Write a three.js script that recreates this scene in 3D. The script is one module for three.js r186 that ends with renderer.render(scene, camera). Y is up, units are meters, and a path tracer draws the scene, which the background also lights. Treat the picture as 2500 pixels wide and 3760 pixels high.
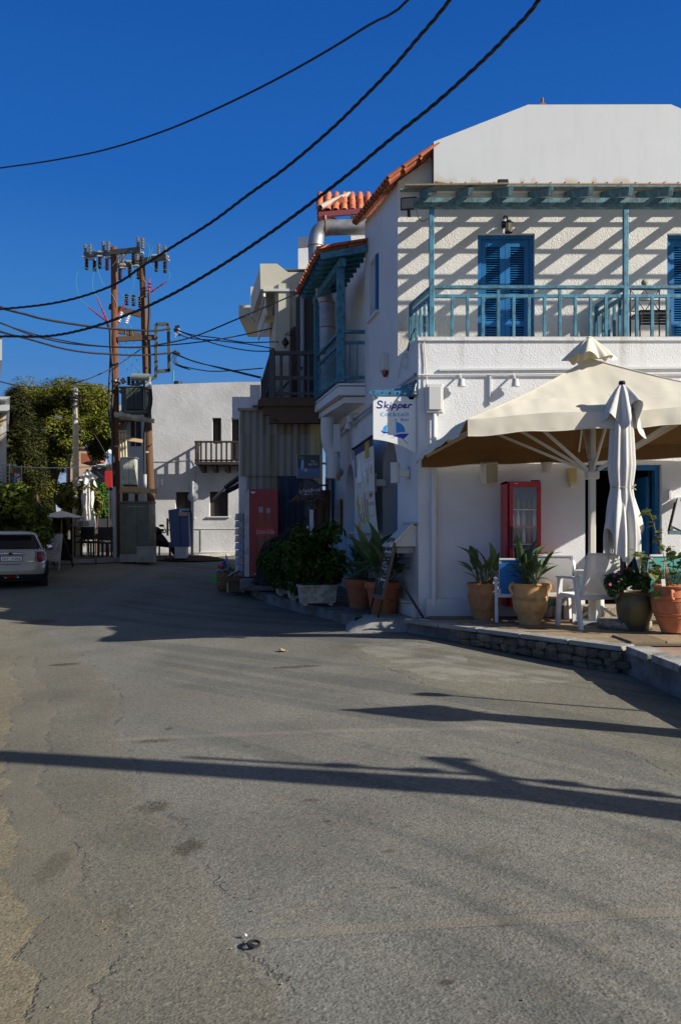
import * as THREE from 'three';
import { mergeGeometries, mergeVertices, toCreasedNormals } from 'three/addons/utils/BufferGeometryUtils.js';
import { RoundedBoxGeometry } from 'three/addons/geometries/RoundedBoxGeometry.js';

// ---------------------------------------------------------------- camera, sky, sun, exposure
const FOCAL = 2880, CX = 1250, CY = 1960, EYE = 1.62;      // the lens in pixels of the 2500 x 3760 picture
const scene = new THREE.Scene();
const camera = new THREE.PerspectiveCamera(2 * Math.atan(CY / FOCAL) * 180 / Math.PI, 2500 / 3920, 0.1, 1500);
camera.position.set(0, EYE, 0);
camera.lookAt(0, EYE, -10);
camera.setViewOffset(2500, 3920, 0, 0, 2500, 3760);
camera.updateProjectionMatrix();

const renderer = new THREE.WebGLRenderer({ antialias: true });
renderer.setSize(680, 1024);
renderer.toneMapping = THREE.LinearToneMapping;
renderer.toneMappingExposure = 1.38;
renderer.shadowMap.enabled = true;

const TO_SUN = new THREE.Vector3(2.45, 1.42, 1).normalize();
{
  const W = 512, H = 256, data = new Float32Array(W * H * 4);
  const mix = (a, b, t) => a + (b - a) * t;
  const stops = [[-90, .10, .10, .10], [-3, .16, .18, .21], [0, .46, .47, .48], [3.5, .20, .27, .38], [7, .075, .185, .385], [14, .034, .150, .405], [24, .0115, .090, .335], [36, .0070, .064, .272], [55, .028, .056, .115], [90, .036, .052, .078]];  // unseen horizon band brightened and zenith reddened to light the shaded walls
  for (let j = 0; j < H; j++) for (let i = 0; i < W; i++) {
    const el = ((j + .5) / H - .5) * 180, az = ((i + .5) / W - .5) * 2 * Math.PI;
    let k = 0; while (k < stops.length - 2 && el > stops[k + 1][0]) k++;
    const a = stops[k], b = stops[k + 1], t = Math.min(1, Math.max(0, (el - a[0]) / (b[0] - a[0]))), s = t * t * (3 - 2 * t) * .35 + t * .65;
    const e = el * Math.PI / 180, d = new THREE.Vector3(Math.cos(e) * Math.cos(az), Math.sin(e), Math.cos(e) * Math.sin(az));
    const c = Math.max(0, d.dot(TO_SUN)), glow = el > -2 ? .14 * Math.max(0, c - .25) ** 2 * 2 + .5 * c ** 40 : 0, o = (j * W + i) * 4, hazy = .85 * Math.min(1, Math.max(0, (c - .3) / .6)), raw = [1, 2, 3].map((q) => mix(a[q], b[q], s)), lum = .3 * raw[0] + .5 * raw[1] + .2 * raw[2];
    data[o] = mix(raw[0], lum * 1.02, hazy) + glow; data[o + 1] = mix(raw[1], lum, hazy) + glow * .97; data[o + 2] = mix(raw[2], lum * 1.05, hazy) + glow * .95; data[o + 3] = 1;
  }
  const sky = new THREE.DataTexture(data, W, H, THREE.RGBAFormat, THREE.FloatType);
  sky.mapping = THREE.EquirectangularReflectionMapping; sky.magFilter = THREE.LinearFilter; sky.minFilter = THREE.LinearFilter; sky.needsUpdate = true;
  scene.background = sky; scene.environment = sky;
}
const sun = new THREE.DirectionalLight(new THREE.Color(1, .935, .84), 5);
sun.target.position.set(0, 0, -15); sun.position.copy(TO_SUN).multiplyScalar(60).add(sun.target.position);
sun.castShadow = true; sun.shadow.mapSize.set(2048, 2048);
Object.assign(sun.shadow.camera, { left: -30, right: 30, top: 30, bottom: -30, near: 1, far: 160 });
sun.shadow.radius = 1;
scene.add(sun, sun.target);

// ---------------------------------------------------------------- helpers
const V = (x, y, z) => new THREE.Vector3(x, y, z);
const at = (x, y, d) => V((x - CX) * d / FOCAL, EYE + (CY - y) * d / FOCAL, -d);  // a picture point at a known distance -> where it stands
const PX = (x, d) => (x - CX) * d / FOCAL, PY = (y, d) => EYE + (CY - y) * d / FOCAL;
function rng(seed) { let s = seed >>> 0; return () => { s = (s + 0x6D2B79F5) | 0; let t = Math.imul(s ^ (s >>> 15), 1 | s); t = (t + Math.imul(t ^ (t >>> 7), 61 | t)) ^ t; return ((t ^ (t >>> 14)) >>> 0) / 4294967296; }; }
const R = rng(20240);
const rr = (a, b, r = R) => a + (b - a) * r();
const HN = new Float32Array(65536); { const h = rng(77); for (let i = 0; i < 65536; i++) HN[i] = h(); }
const hash2 = (i, j) => HN[((i * 73 + (j & 255) * 151) ^ ((j >> 8) * 311)) & 65535];
function vnoise(x, y) {
  const i = Math.floor(x), j = Math.floor(y), u = x - i, v = y - j, a = u * u * (3 - 2 * u), b = v * v * (3 - 2 * v);
  const p = hash2(i, j), q = hash2(i + 1, j), r = hash2(i, j + 1), s = hash2(i + 1, j + 1);
  return p + (q - p) * a + (r - p) * b + (p - q - r + s) * a * b;
}
const fbm = (x, y, n = 4) => { let s = 0, a = .5, t = 0; for (let k = 0; k < n; k++) { s += a * vnoise(x, y); t += a; a *= .5; x = x * 2.03 + 17.3; y = y * 2.03 + 9.1; } return s / t; };
const smooth = (a, b, x) => { const t = Math.min(1, Math.max(0, (x - a) / (b - a))); return t * t * (3 - 2 * t); };
function lerpList(list, x) { if (x <= list[0][0]) return list[0][1]; for (let k = 1; k < list.length; k++) if (x <= list[k][0]) return list[k - 1][1] + (list[k][1] - list[k - 1][1]) * (x - list[k - 1][0]) / (list[k][0] - list[k - 1][0]); return list[list.length - 1][1]; }
const crossFall = (d) => .06 * (1 - Math.min(1, Math.max(0, (d - 14) / 5)));           // the road falls to the left before it straightens out
const groundY = (d, x = 1) => -crossFall(d) * Math.min(7, Math.max(0, 1 - x)) + lerpList([[0, 0], [8, 0], [9.5, .03], [12, .13], [16, .2], [19, .28], [21, .42], [23, .59], [25, .74], [27, .78], [60, .8], [400, .8]], d);

function uvm(g) {                                                       // texture coordinates in metres, from the side a face looks to
  g = g.index ? g.toNonIndexed() : g;
  const p = g.attributes.position, n = p.count, uv = new Float32Array(n * 2), a = V(), b = V(), c = V();
  for (let i = 0; i < n; i += 3) {
    a.fromBufferAttribute(p, i); b.fromBufferAttribute(p, i + 1).sub(a); c.fromBufferAttribute(p, i + 2).sub(a); b.cross(c);
    const X = Math.abs(b.x), Y = Math.abs(b.y), Z = Math.abs(b.z);
    for (let k = i; k < i + 3; k++) {
      const x = p.getX(k), y = p.getY(k), z = p.getZ(k);
      if (Y >= X && Y >= Z) { uv[2 * k] = x; uv[2 * k + 1] = -z; } else if (X >= Z) { uv[2 * k] = -z; uv[2 * k + 1] = y; } else { uv[2 * k] = x; uv[2 * k + 1] = y; }
    }
  }
  g.setAttribute('uv', new THREE.BufferAttribute(uv, 2));
  return g;
}
const bake = (g, x, y, z, rx = 0, ry = 0, rz = 0) => { if (rx || ry || rz) g.applyMatrix4(new THREE.Matrix4().makeRotationFromEuler(new THREE.Euler(rx, ry, rz))); g.translate(x, y, z); return g; };
const box = (w, h, d, x = 0, y = 0, z = 0, rx = 0, ry = 0, rz = 0) => bake(new THREE.BoxGeometry(w, h, d), x, y, z, rx, ry, rz);
const rbox = (w, h, d, r, x = 0, y = 0, z = 0, rx = 0, ry = 0, rz = 0, seg = 2) => bake(new RoundedBoxGeometry(w, h, d, seg, Math.min(r, w / 2.01, h / 2.01, d / 2.01)), x, y, z, rx, ry, rz);
const cyl = (r0, r1, h, x = 0, y = 0, z = 0, seg = 16, rx = 0, ry = 0, rz = 0) => bake(new THREE.CylinderGeometry(r1, r0, h, seg), x, y, z, rx, ry, rz);  // r0 below
const ball = (r, x, y, z, sx = 1, sy = 1, sz = 1, seg = 12) => { const g = new THREE.SphereGeometry(r, seg, Math.ceil(seg * .7)); g.scale(sx, sy, sz); g.translate(x, y, z); return g; };
const curve = (pts) => new THREE.CatmullRomCurve3(pts.map((p) => (p.isVector3 ? p : V(...p))), false, 'centripetal');
const tube = (pts, r, seg = 24, rad = 6) => new THREE.TubeGeometry(curve(pts), seg, r, rad, false);
function bar(p, q, w, h = w, up = V(0, 1, 0)) {                           // a straight beam of w x h from p to q
  p = p.isVector3 ? p : V(...p); q = q.isVector3 ? q : V(...q);
  const d = q.clone().sub(p), L = d.length(), z = d.normalize();
  if (Math.abs(z.dot(up)) > .99) up = V(1, 0, 0);
  const x = up.clone().cross(z).normalize(), y = z.clone().cross(x), g = new THREE.BoxGeometry(w, h, L);
  return g.applyMatrix4(new THREE.Matrix4().makeBasis(x, y, z).setPosition(p.clone().add(q).multiplyScalar(.5)));
}
function rod(p, q, r0, r1 = r0, seg = 8) {
  p = p.isVector3 ? p : V(...p); q = q.isVector3 ? q : V(...q);
  const d = q.clone().sub(p), L = d.length(), g = new THREE.CylinderGeometry(r1, r0, L, seg);
  g.applyMatrix4(new THREE.Matrix4().makeRotationFromQuaternion(new THREE.Quaternion().setFromUnitVectors(V(0, 1, 0), d.normalize())));
  return g.translate((p.x + q.x) / 2, (p.y + q.y) / 2, (p.z + q.z) / 2);
}
const lathe = (prof, seg = 32, x = 0, y = 0, z = 0) => new THREE.LatheGeometry(prof.map(([r, h]) => new THREE.Vector2(r, h)), seg).translate(x, y, z);
const shape = (pts, holes = []) => { const s = new THREE.Shape(pts.map(([x, y]) => new THREE.Vector2(x, y))); for (const h of holes) s.holes.push(h.getPoints ? h : new THREE.Path(h.map(([x, y]) => new THREE.Vector2(x, y)))); return s; };
const prism = (pts, depth, holes = [], bevel = 0) => new THREE.ExtrudeGeometry(pts instanceof THREE.Shape ? pts : shape(pts, holes), bevel ? { depth: depth - 2 * bevel, bevelEnabled: true, bevelSize: bevel, bevelThickness: bevel, bevelSegments: 2, bevelOffset: -bevel } : { depth, bevelEnabled: false });   // grows from z = 0 to z = depth
const rect = (x0, y0, x1, y1) => [[x0, y0], [x1, y0], [x1, y1], [x0, y1]];
function rayPrism(x0, x1, y0, y1, d, depth) {                              // an upright block whose sides run away from the street, at a slant
  const a = PX(x0, d), b = PX(x1, d), q = (d + depth) / d * 1.004, g = prism([[a, d], [b, d], [b * q, d + depth], [a * q, d + depth]], PY(y0, d) - PY(y1, d)); return g.rotateX(-Math.PI / 2).translate(0, PY(y1, d), 0);
}
function sheet(fn, nu, nv, two = false) {                                 // a surface from a function of u, v in 0..1
  const pos = [], uv = [], idx = [];
  for (let j = 0; j <= nv; j++) for (let i = 0; i <= nu; i++) { const p = fn(i / nu, j / nv); pos.push(p.x, p.y, p.z); uv.push(i / nu, j / nv); }
  for (let j = 0; j < nv; j++) for (let i = 0; i < nu; i++) { const a = j * (nu + 1) + i, b = a + 1, c = a + nu + 1, d = c + 1; idx.push(a, b, d, a, d, c); }
  const g = new THREE.BufferGeometry(); g.setAttribute('position', new THREE.Float32BufferAttribute(pos, 3)); g.setAttribute('uv', new THREE.Float32BufferAttribute(uv, 2)); g.setIndex(idx); g.computeVertexNormals(); return g;
}
const mapTo = (g, m) => g.applyMatrix4(m);
const merge = (list) => { if (!Array.isArray(list)) return list; if (list.length === 1) return list[0]; const any = list.some((g) => !g.index); list = list.map((g) => { g = any && g.index ? g.toNonIndexed() : g; for (const k of Object.keys(g.attributes)) if (!['position', 'normal', 'uv', 'color'].includes(k)) g.deleteAttribute(k); return g; }); return mergeGeometries(list); };
const used = new Map(), BASE = new WeakMap();
const numbered = (n) => { const k = used.get(n) || 0; used.set(n, k + 1); return k ? n + '_' + String(k).padStart(3, '0') : n; };
const baseOf = (o) => { while (o && !BASE.has(o)) o = o.parent; return o ? BASE.get(o) : V(0, 0, 0); };
function tag(o, label, category, group) { o.userData.label = label; o.userData.category = category; if (group) o.userData.group = group; return o; }
function thing(name, label, category, base = V(0, 0, 0), group) { const o = new THREE.Group(); o.name = numbered(name); if (!base.isVector3) base = V(...base); o.position.copy(base); BASE.set(o, base.clone()); scene.add(o); return tag(o, label, category, group); }
function local(o) { BASE.set(o, V(0, 0, 0)); return o; }                 // parts of this thing are given in its own axes
function part(name, g, m, parent, opt = {}) {
  g = merge(g); if (!opt.uv) g = uvm(g);
  const b = baseOf(parent); if (b.lengthSq()) g.translate(-b.x, -b.y, -b.z);
  const o = new THREE.Mesh(g, m); o.name = name; o.castShadow = o.receiveShadow = true;
  if (opt.label) o.userData.label = opt.label; if (opt.kind) o.userData.kind = opt.kind;
  parent.add(o); return o;
}
function single(name, label, category, g, m, opt = {}) { const t = part(name, g, m, scene, opt); t.name = numbered(name); return tag(t, label, category, opt.group); }
function struct(name, g, m, opt = {}) { const o = part(name, g, m, scene, opt); o.name = numbered(name); o.userData.kind = 'structure'; return o; }
function copy(src, label, pos, turn = 0) { const o = src.clone(); o.name = numbered(src.name.replace(/_\d{3}$/, '')); scene.add(o); o.position.copy(pos.isVector3 ? pos : V(...pos)); o.rotation.y = turn; BASE.set(o, V(0, 0, 0)); o.userData = { ...src.userData, label }; return o; }

// ---------------------------------------------------------------- textures and materials
function canvas(w, h, draw) { const c = document.createElement('canvas'); c.width = w; c.height = h; draw(c.getContext('2d'), w, h); const t = new THREE.CanvasTexture(c); t.colorSpace = THREE.SRGBColorSpace; t.wrapS = t.wrapT = THREE.RepeatWrapping; t.anisotropy = 8; return t; }
function field(n, fn, m = n, wrap = true) {                               // grey data texture, 0..1
  const d = new Uint8Array(n * m * 4); for (let j = 0; j < m; j++) for (let i = 0; i < n; i++) { const v = Math.max(0, Math.min(255, fn(i / n, j / m) * 255)), o = (j * n + i) * 4; d[o] = d[o + 1] = d[o + 2] = v; d[o + 3] = 255; }
  const t = new THREE.DataTexture(d, n, m); t.magFilter = THREE.LinearFilter; t.minFilter = THREE.LinearMipmapLinearFilter; if (wrap) t.wrapS = t.wrapT = THREE.RepeatWrapping; t.needsUpdate = true; return t;
}
function colours(n, m, fn, wrap = true) {                                 // colour data texture; fn returns linear rgb
  const d = new Uint8Array(n * m * 4), enc = (v) => { v = Math.max(0, Math.min(1, v)); return 255 * (v < .0031308 ? v * 12.92 : 1.055 * v ** (1 / 2.4) - .055); };
  for (let j = 0; j < m; j++) for (let i = 0; i < n; i++) { const c = fn(i / n, j / m), o = (j * n + i) * 4; d[o] = enc(c[0]); d[o + 1] = enc(c[1]); d[o + 2] = enc(c[2]); d[o + 3] = 255; }
  const t = new THREE.DataTexture(d, n, m); t.colorSpace = THREE.SRGBColorSpace; t.magFilter = THREE.LinearFilter; t.minFilter = THREE.LinearMipmapLinearFilter; if (wrap) t.wrapS = t.wrapT = THREE.RepeatWrapping; t.anisotropy = 8; t.needsUpdate = true; return t;
}
const rep = (t, sx, sy = sx) => { t = t.clone(); t.repeat.set(1 / sx, 1 / sy); t.needsUpdate = true; return t; };   // one repeat every sx metres
// noise that repeats over the unit square
const tile = (u, v, f, seed = 0) => { const w = (a) => a * a * (3 - 2 * a), x = u * f, y = v * f, i = Math.floor(x), j = Math.floor(y), a = w(x - i), b = w(y - j), h = (p, q) => HN[(((p % f) + f) % f * 157 + (((q % f) + f) % f) * 269 + seed * 911) & 65535]; const p = h(i, j), q = h(i + 1, j), r = h(i, j + 1), s = h(i + 1, j + 1); return p + (q - p) * a + (r - p) * b + (p - q - r + s) * a * b; };
const tfbm = (u, v, f, n, seed = 0) => { let s = 0, a = .5, t = 0; for (let k = 0; k < n; k++) { s += a * tile(u, v, f, seed + k * 3); t += a; a *= .55; f *= 2; } return s / t; };
const C = (r, g, b) => new THREE.Color().setRGB(r, g, b);
const M = (col, rough = .8, o = {}) => new THREE.MeshStandardMaterial({ color: Array.isArray(col) ? C(...col) : new THREE.Color(col), roughness: rough, side: THREE.DoubleSide, ...o });
const P = (col, rough = .8, o = {}) => new THREE.MeshPhysicalMaterial({ color: Array.isArray(col) ? C(...col) : new THREE.Color(col), roughness: rough, side: THREE.DoubleSide, ...o });

const stuccoB = field(512, (u, v) => { const a = tfbm(u, v, 60, 3, 1), b = tfbm(u, v, 16, 2, 5); return (smooth(.25, .8, a) * .75 + b * .25) * (.25 + 1.3 * tfbm(u, v, 3, 3, 17)); });
const smoothB = field(512, (u, v) => tfbm(u, v, 6, 5, 9) * .7 + tfbm(u, v, 64, 2, 2) * .3);
const dirtC = (tint, amt) => colours(512, 512, (u, v) => { const k = 1 - amt * smooth(.38, .8, tfbm(u, v, 4, 5, 12)) - amt * .35 * (tfbm(u, v, 48, 2, 3) - .5), s = 1 - (1 - k) * 1; return [tint[0] * s, tint[1] * (s - (1 - k) * .04), tint[2] * (s - (1 - k) * .12)]; });
const clothB = field(256, (u, v) => tfbm(u, v, 5, 2, 21));
const white1 = [1, 1, 1];
const dirtWall = dirtC(white1, .17), dirtFaint = dirtC(white1, .04), dirtLight = dirtC(white1, .1), dirtMid = dirtC(white1, .26), dirtHeavy = dirtC(white1, .5);
const woodC = colours(256, 512, (u, v) => { const g = tfbm(u, v * .12, 24, 3, 4) * .6 + tile(u, v, 64, 7) * .15 + tfbm(u, v, 4, 3, 8) * .25, k = .55 + .75 * g; return [k, k * .98, k * .95]; });
const woodB = field(256, (u, v) => tfbm(u, v * .12, 32, 3, 4), 256);
const wallWear = (base) => colours(1024, 768, (u, v) => { const top = smooth(.80, .985, v) * smooth(.52, .8, tfbm(u, .3, 48, 3, 41)) * .22, foot = (1 - smooth(.05, .13 + .06 * tfbm(u, .5, 10, 3, 5), v)) * .20, blot = .10 * smooth(.45, .85, tfbm(u, v, 5, 5, 12)), s = 1 - Math.min(.5, top + foot + blot + .03 * (tfbm(u, v, 60, 2, 3) - .5)), t = (1 - s) * .25; return [base[0] * s, base[1] * (s - t * .4), base[2] * (s - t)]; });
const wornWall = wallWear([1, 1, 1]);
const MAT = {
  stucco: M([.74, .745, .745], .9, { map: rep(wornWall, 7, 4.72), bumpMap: rep(stuccoB, 1.0), bumpScale: .003 }),
  stuccoCream: M([.74, .72, .655], .9, { map: rep(wornWall, 6, 4.72), bumpMap: rep(stuccoB, 1.0), bumpScale: .005 }),
  plaster: M([.69, .695, .70], .88, { map: rep(dirtLight, 4.3), bumpMap: rep(smoothB, 1.7), bumpScale: .012 }),
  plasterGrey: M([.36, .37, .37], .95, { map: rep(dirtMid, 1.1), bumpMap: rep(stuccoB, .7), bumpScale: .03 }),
  farWhite: M([.55, .555, .555], .9, { map: rep(dirtWall, 5), bumpMap: rep(smoothB, 2.5), bumpScale: .015 }),
  cream: M([.58, .555, .45], .9, { map: rep(dirtLight, 4) }),
  ochre: M([.62, .52, .26], .9, { map: rep(dirtMid, 3) }),
  peach: M([.60, .42, .28], .9, { map: rep(dirtLight, 5) }),
  kerbWhite: M([.44, .43, .40], .95, { map: rep(dirtHeavy, .8), bumpMap: rep(stuccoB, .5), bumpScale: .012 }),
  poleConcrete: M([.50, .455, .35], .95, { map: rep(dirtMid, 1.2) }),
  paleBlue: M([.50, .57, .65], .9),
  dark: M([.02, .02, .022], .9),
  sheetWhite: M([.60, .62, .61], .55, { map: rep(dirtFaint, 4) }),
  rust: M([.36, .17, .07], .9, { map: rep(dirtMid, .6) }),
  blue: M([.010, .165, .42], .42, { map: rep(dirtMid, .9), bumpMap: rep(woodB, .3, 1), bumpScale: .002 }),
  blueSlat: M([.012, .17, .43], .45),
  teal: M([.055, .235, .34], .55, { map: rep(dirtHeavy, .45), bumpMap: rep(woodB, .2, .8), bumpScale: .003 }),
  tealOld: M([.13, .25, .28], .8, { map: rep(dirtHeavy, .37), bumpMap: rep(woodB, .2, .8), bumpScale: .006 }),
  oldWood: M([.23, .185, .13], .9, { map: rep(woodC, .3, 1.3), bumpMap: rep(woodB, .2, .8), bumpScale: .006 }),
  deck: [0, 1, 2, 3].map((k) => M([[.22, .165, .10], [.29, .225, .145], [.15, .11, .07], [.36, .26, .15]][k], .8, { map: rep(woodC, .35, .9), bumpMap: rep(woodB, .12, .5), bumpScale: .004 })),
  darkWood: M([.035, .026, .024], .75, { map: rep(woodC, .3, 1) }),
  brownWood: M([.10, .055, .028], .7, { map: rep(woodC, .4, 1.2), bumpMap: rep(woodB, .2, .8), bumpScale: .004 }),
  greyWood: M([.075, .075, .08], .75, { map: rep(woodC, .3, 1) }),
  poleWood: M([.165, .062, .027], .85, { map: rep(woodC, .25, 2.2), bumpMap: rep(woodB, .1, 1), bumpScale: .008 }),
  poleWoodB: M([.14, .072, .036], .9, { map: rep(woodC, .25, 2), bumpMap: rep(woodB, .1, 1), bumpScale: .008 }),
  plank: M([.40, .29, .17], .85, { map: rep(woodC, .2, 1.3) }),
  tiles: [0, 1, 2, 3].map((k) => M([[.55, .165, .07], [.47, .135, .06], [.60, .20, .095], [.42, .13, .065]][k], .8, { map: rep(dirtMid, .5) })),
  mortar: M([.38, .35, .31], .95),
  terracotta: [[.47, .22, .085], [.58, .34, .14], [.58, .20, .085], [.40, .125, .05]].map((c) => M(c, .82, { map: rep(dirtMid, .5), bumpMap: rep(smoothB, .3), bumpScale: .004 })),
  darkPot: M([.12, .105, .05], .5, { map: colours(256, 256, (u, v) => { const a = smooth(.5, .75, tfbm(u, v, 3, 4, 31)), k = .5 + .7 * tile(u, v, 40, 3) * .4 + tfbm(u, v * 1, 8, 3, 2) * .5; return [k * (.7 + a * 2.2), k * (.7 + a * 1.55), k * (.75 + a * .35)]; }) }),
  soil: M([.06, .04, .028], 1),
  concrete: M([.34, .33, .30], .95, { map: rep(dirtMid, 1.6), bumpMap: rep(stuccoB, .6), bumpScale: .008 }),
  concreteDark: M([.22, .215, .20], .95, { map: rep(dirtHeavy, 1.1), bumpMap: rep(stuccoB, .5), bumpScale: .012 }),
  stone: [[.40, .33, .23], [.32, .27, .19], [.46, .40, .30], [.27, .24, .19]].map((c) => M(c, .95, { map: rep(dirtHeavy, .4), bumpMap: rep(stuccoB, .3), bumpScale: .012 })),
  pebble: M([.50, .44, .35], .95, { map: rep(colours(256, 256, (u, v) => { const k = .55 + .8 * smooth(.3, .7, tile(u, v, 40, 3)); return [k, k * .97, k * .9]; }), .5), bumpMap: rep(stuccoB, .3), bumpScale: .01 }),
  inner_sheet: M([.20, .105, .038], .95),  // brown paints the shade and warm through-light under the parasol cloth
  canvasCloth: P([.68, .64, .52], .95, { map: rep(dirtLight, 2.3), bumpMap: rep(clothB, 1.3), bumpScale: .02 }),
  canvasGrey: P([.60, .595, .56], .95, { bumpMap: rep(smoothB, .5), bumpScale: .004 }),
  whiteCloth: P([.66, .65, .62], .95, { transmission: .1, thickness: 0 }),
  whiteMetal: M([.66, .66, .645], .4),
  creamMetal: M([.70, .67, .58], .5),
  steel: M([.40, .41, .42], .55, { metalness: .7, map: rep(dirtMid, .7), bumpMap: rep(smoothB, .5), bumpScale: .003 }),
  galv: M([.42, .44, .45], .5, { metalness: .6, map: rep(dirtMid, .6) }),
  paintSteel: M([.40, .42, .42], .5),
  black: M([.012, .012, .013], .5),
  blackMatt: M([.010, .010, .011], .9),
  cable: M([.013, .013, .015], .6),
  rubber: M([.016, .016, .016], .9),
  plasticWhite: M([.58, .58, .55], .45),
  plasticGrey: M([.36, .37, .38], .5),
  red: M([.52, .008, .012], .3), redCloth: M([.40, .018, .018], .8), redCable: M([.28, .02, .03], .5),
  glass: P([1, 1, 1], .03, { transmission: 1, thickness: 0, ior: 1.5 }),
  darkGlass: P([.012, .013, .015], .12, { specularIntensity: .7 }),
  chrome: M([.75, .76, .78], .12, { metalness: 1 }),
  insulBrown: M([.045, .018, .012], .25), insulGrey: M([.27, .25, .23], .35), insulWhite: M([.72, .72, .72], .25),
  copperGreen: M([.06, .25, .23], .7), greenPaint: M([.075, .105, .095], .5), greenPaintDark: M([.035, .055, .05], .5),
  cabinet: M([.10, .115, .092], .6, { map: rep(dirtMid, 1.3) }),
  tealCloth: M([.10, .42, .40], .8), blueCloth: M([.02, .18, .50], .8), whiteMesh: P([.78, .77, .73], .9, { transmission: .25, thickness: 0 }),
  navy: M([.018, .03, .085], .6), bakelite: M([.03, .028, .028], .3),
};
const leaf = (c, t = .3) => P(c, .6, { transmission: t, thickness: 0, specularIntensity: .45 });
const LEAF = { strelitzia: [leaf([.095, .145, .055], .15), leaf([.135, .19, .065], .15), leaf([.07, .115, .045], .15)], vine: [leaf([.13, .17, .035], .35), leaf([.08, .12, .028], .3)], bush: leaf([.055, .10, .018], .25), peri: leaf([.045, .095, .03], .2) };
const foliage = (t = .25) => P([1, 1, 1], .95, { vertexColors: true, transmission: t, thickness: 0, specularIntensity: .15 });
const FOL = foliage(.22), FOLD = foliage(.12);
// ---------------------------------------------------------------- ground and road
const onRoad = (x, y) => { let d = 6; for (let k = 0; k < 60; k++) d = d * .5 + .5 * (EYE - groundY(d, (x - CX) * d / FOCAL)) * FOCAL / (y - CY); return [(x - CX) * d / FOCAL, d]; };
const edge = (pts) => pts.map(([x, y]) => onRoad(x, y)).map(([x, d]) => [d, x]).sort((a, b) => a[0] - b[0]);
const z5 = (l) => l.map(([x, y]) => [x / 1.2544, 2900 + y / 1.2544]), z3 = (l) => l.map(([x, y]) => [x / 1.2544, 2200 + y / 1.2544]), z4 = (l) => l.map(([x, y]) => [1250 + x / 1.2544, 2200 + y / 1.2544]);
const edgeA = edge([[1145, 4100], ...z5([[1390, 1079], [1350, 1020], [1340, 950], [1330, 900], [1280, 820], [1190, 760], [1110, 740], [1080, 600], [1050, 560], [1020, 480], [1015, 420], [940, 360], [920, 310], [900, 270], [830, 230], [800, 150], [760, 110], [690, 60], [650, 0]]), ...z3([[600, 740], [560, 660], [540, 560], [560, 440], [430, 300], [300, 220], [200, 130]])]);
const edgeB = edge([[300, 4100], ...z5([[400, 1079], [410, 950], [430, 870], [480, 840], [530, 740], [490, 640], [460, 560], [430, 480], [415, 400], [380, 320], [350, 270], [300, 160], [230, 60]]), ...z3([[215, 900], [220, 760], [230, 680], [240, 560], [240, 480], [160, 300], [110, 130]])]);
const edgeC = edge([[60, 4100], ...z5([[70, 1079], [68, 920], [130, 840], [100, 760], [225, 640], [170, 570], [110, 440], [25, 400], [40, 300], [18, 200], [10, 120]]), ...z3([[15, 800], [50, 650], [30, 520], [95, 470], [60, 330], [70, 250], [100, 120]])]);
const edgeD = edge(z4([[-40, 225], [170, 300], [450, 420], [640, 462], [860, 545], [1050, 610], [1300, 700], [1450, 790], [1700, 880]]));   // seam along the right side
const cut1 = [[420, 2716], [820, 2698], [1250, 2682], [1700, 2672], [2000, 2668]].map(([x, y]) => onRoad(x, y)), cut2 = [[985, 3425], [1250, 3410], [1450, 3400], [1650, 3385], [2050, 3366], [2500, 3342], [3200, 3300]].map(([x, y]) => onRoad(x, y));
const cut3 = [[900, 2460], [1250, 2450], [1500, 2440]].map(([x, y]) => onRoad(x, y));
const spots = [[1140, 2940, 70, 12, .5], [1430, 3125, 60, 8, .6], [1850, 3395, 60, 12, .4], [1635, 3605, 65, 16, .85], [1610, 3575, 25, 8, .5], [1490, 3035, 50, 7, .6], [1295, 3082, 40, 6, .4], [920, 2985, 40, 6, .35], [1200, 3016, 22, 6, .8], [570, 2720, 190, 13, .7], [1440, 3258, 36, 8, .75], [1660, 3240, 25, 5, .4], [690, 3110, 110, 46, .75], [560, 2965, 130, 36, .6], [1590, 3485, 70, 9, .4], [240, 2440, 95, 7, .85], [150, 2283, 110, 12, .55], [1080, 2449, 190, 7, .7], [640, 2742, 20, 5, .6], [905, 2742, 26, 4, .7], [310, 2395, 40, 5, .3], [1900, 2726, 26, 4, .7], [1700, 2770, 40, 5, .4], [1520, 3240, 70, 7, .3], [1920, 2240, 30, 5, .4], [1350, 2740, 60, 8, .3], [620, 2675, 30, 9, .7], [1810, 3130, 170, 36, .22], [200, 3180, 90, 90, .35], [440, 3350, 60, 40, .3]].map(([x, y, w, h, k]) => { const [X, d] = onRoad(x, y), [X1] = onRoad(x + w, y), [, d1] = onRoad(x, y - h); return [X, d, Math.abs(X1 - X) * .5, Math.abs(d1 - d) * .62, k]; });
const patchPoly = [[1300, 2364], [1640, 2362], [1730, 2432], [2050, 2456], [2135, 2495], [1910, 2520], [1600, 2496], [1470, 2440], [1360, 2410]].map(([x, y]) => onRoad(x, y));
const inPoly = (x, y, p) => { let c = false; for (let i = 0, j = p.length - 1; i < p.length; j = i++) if ((p[i][1] > y) !== (p[j][1] > y) && x < (p[j][0] - p[i][0]) * (y - p[i][1]) / (p[j][1] - p[i][1]) + p[i][0]) c = !c; return c; };
const nearLine = (x, z, l) => { let m = 9; for (let k = 1; k < l.length; k++) { const [a, b] = l[k - 1], [c, d] = l[k], t = Math.max(0, Math.min(1, ((x - a) * (c - a) + (z - b) * (d - b)) / ((c - a) ** 2 + (d - b) ** 2))); m = Math.min(m, Math.hypot(x - a - t * (c - a), z - b - t * (d - b))); } return m; };
const rc = [0, 0, 0], road0 = [.172, .165, .138];
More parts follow.
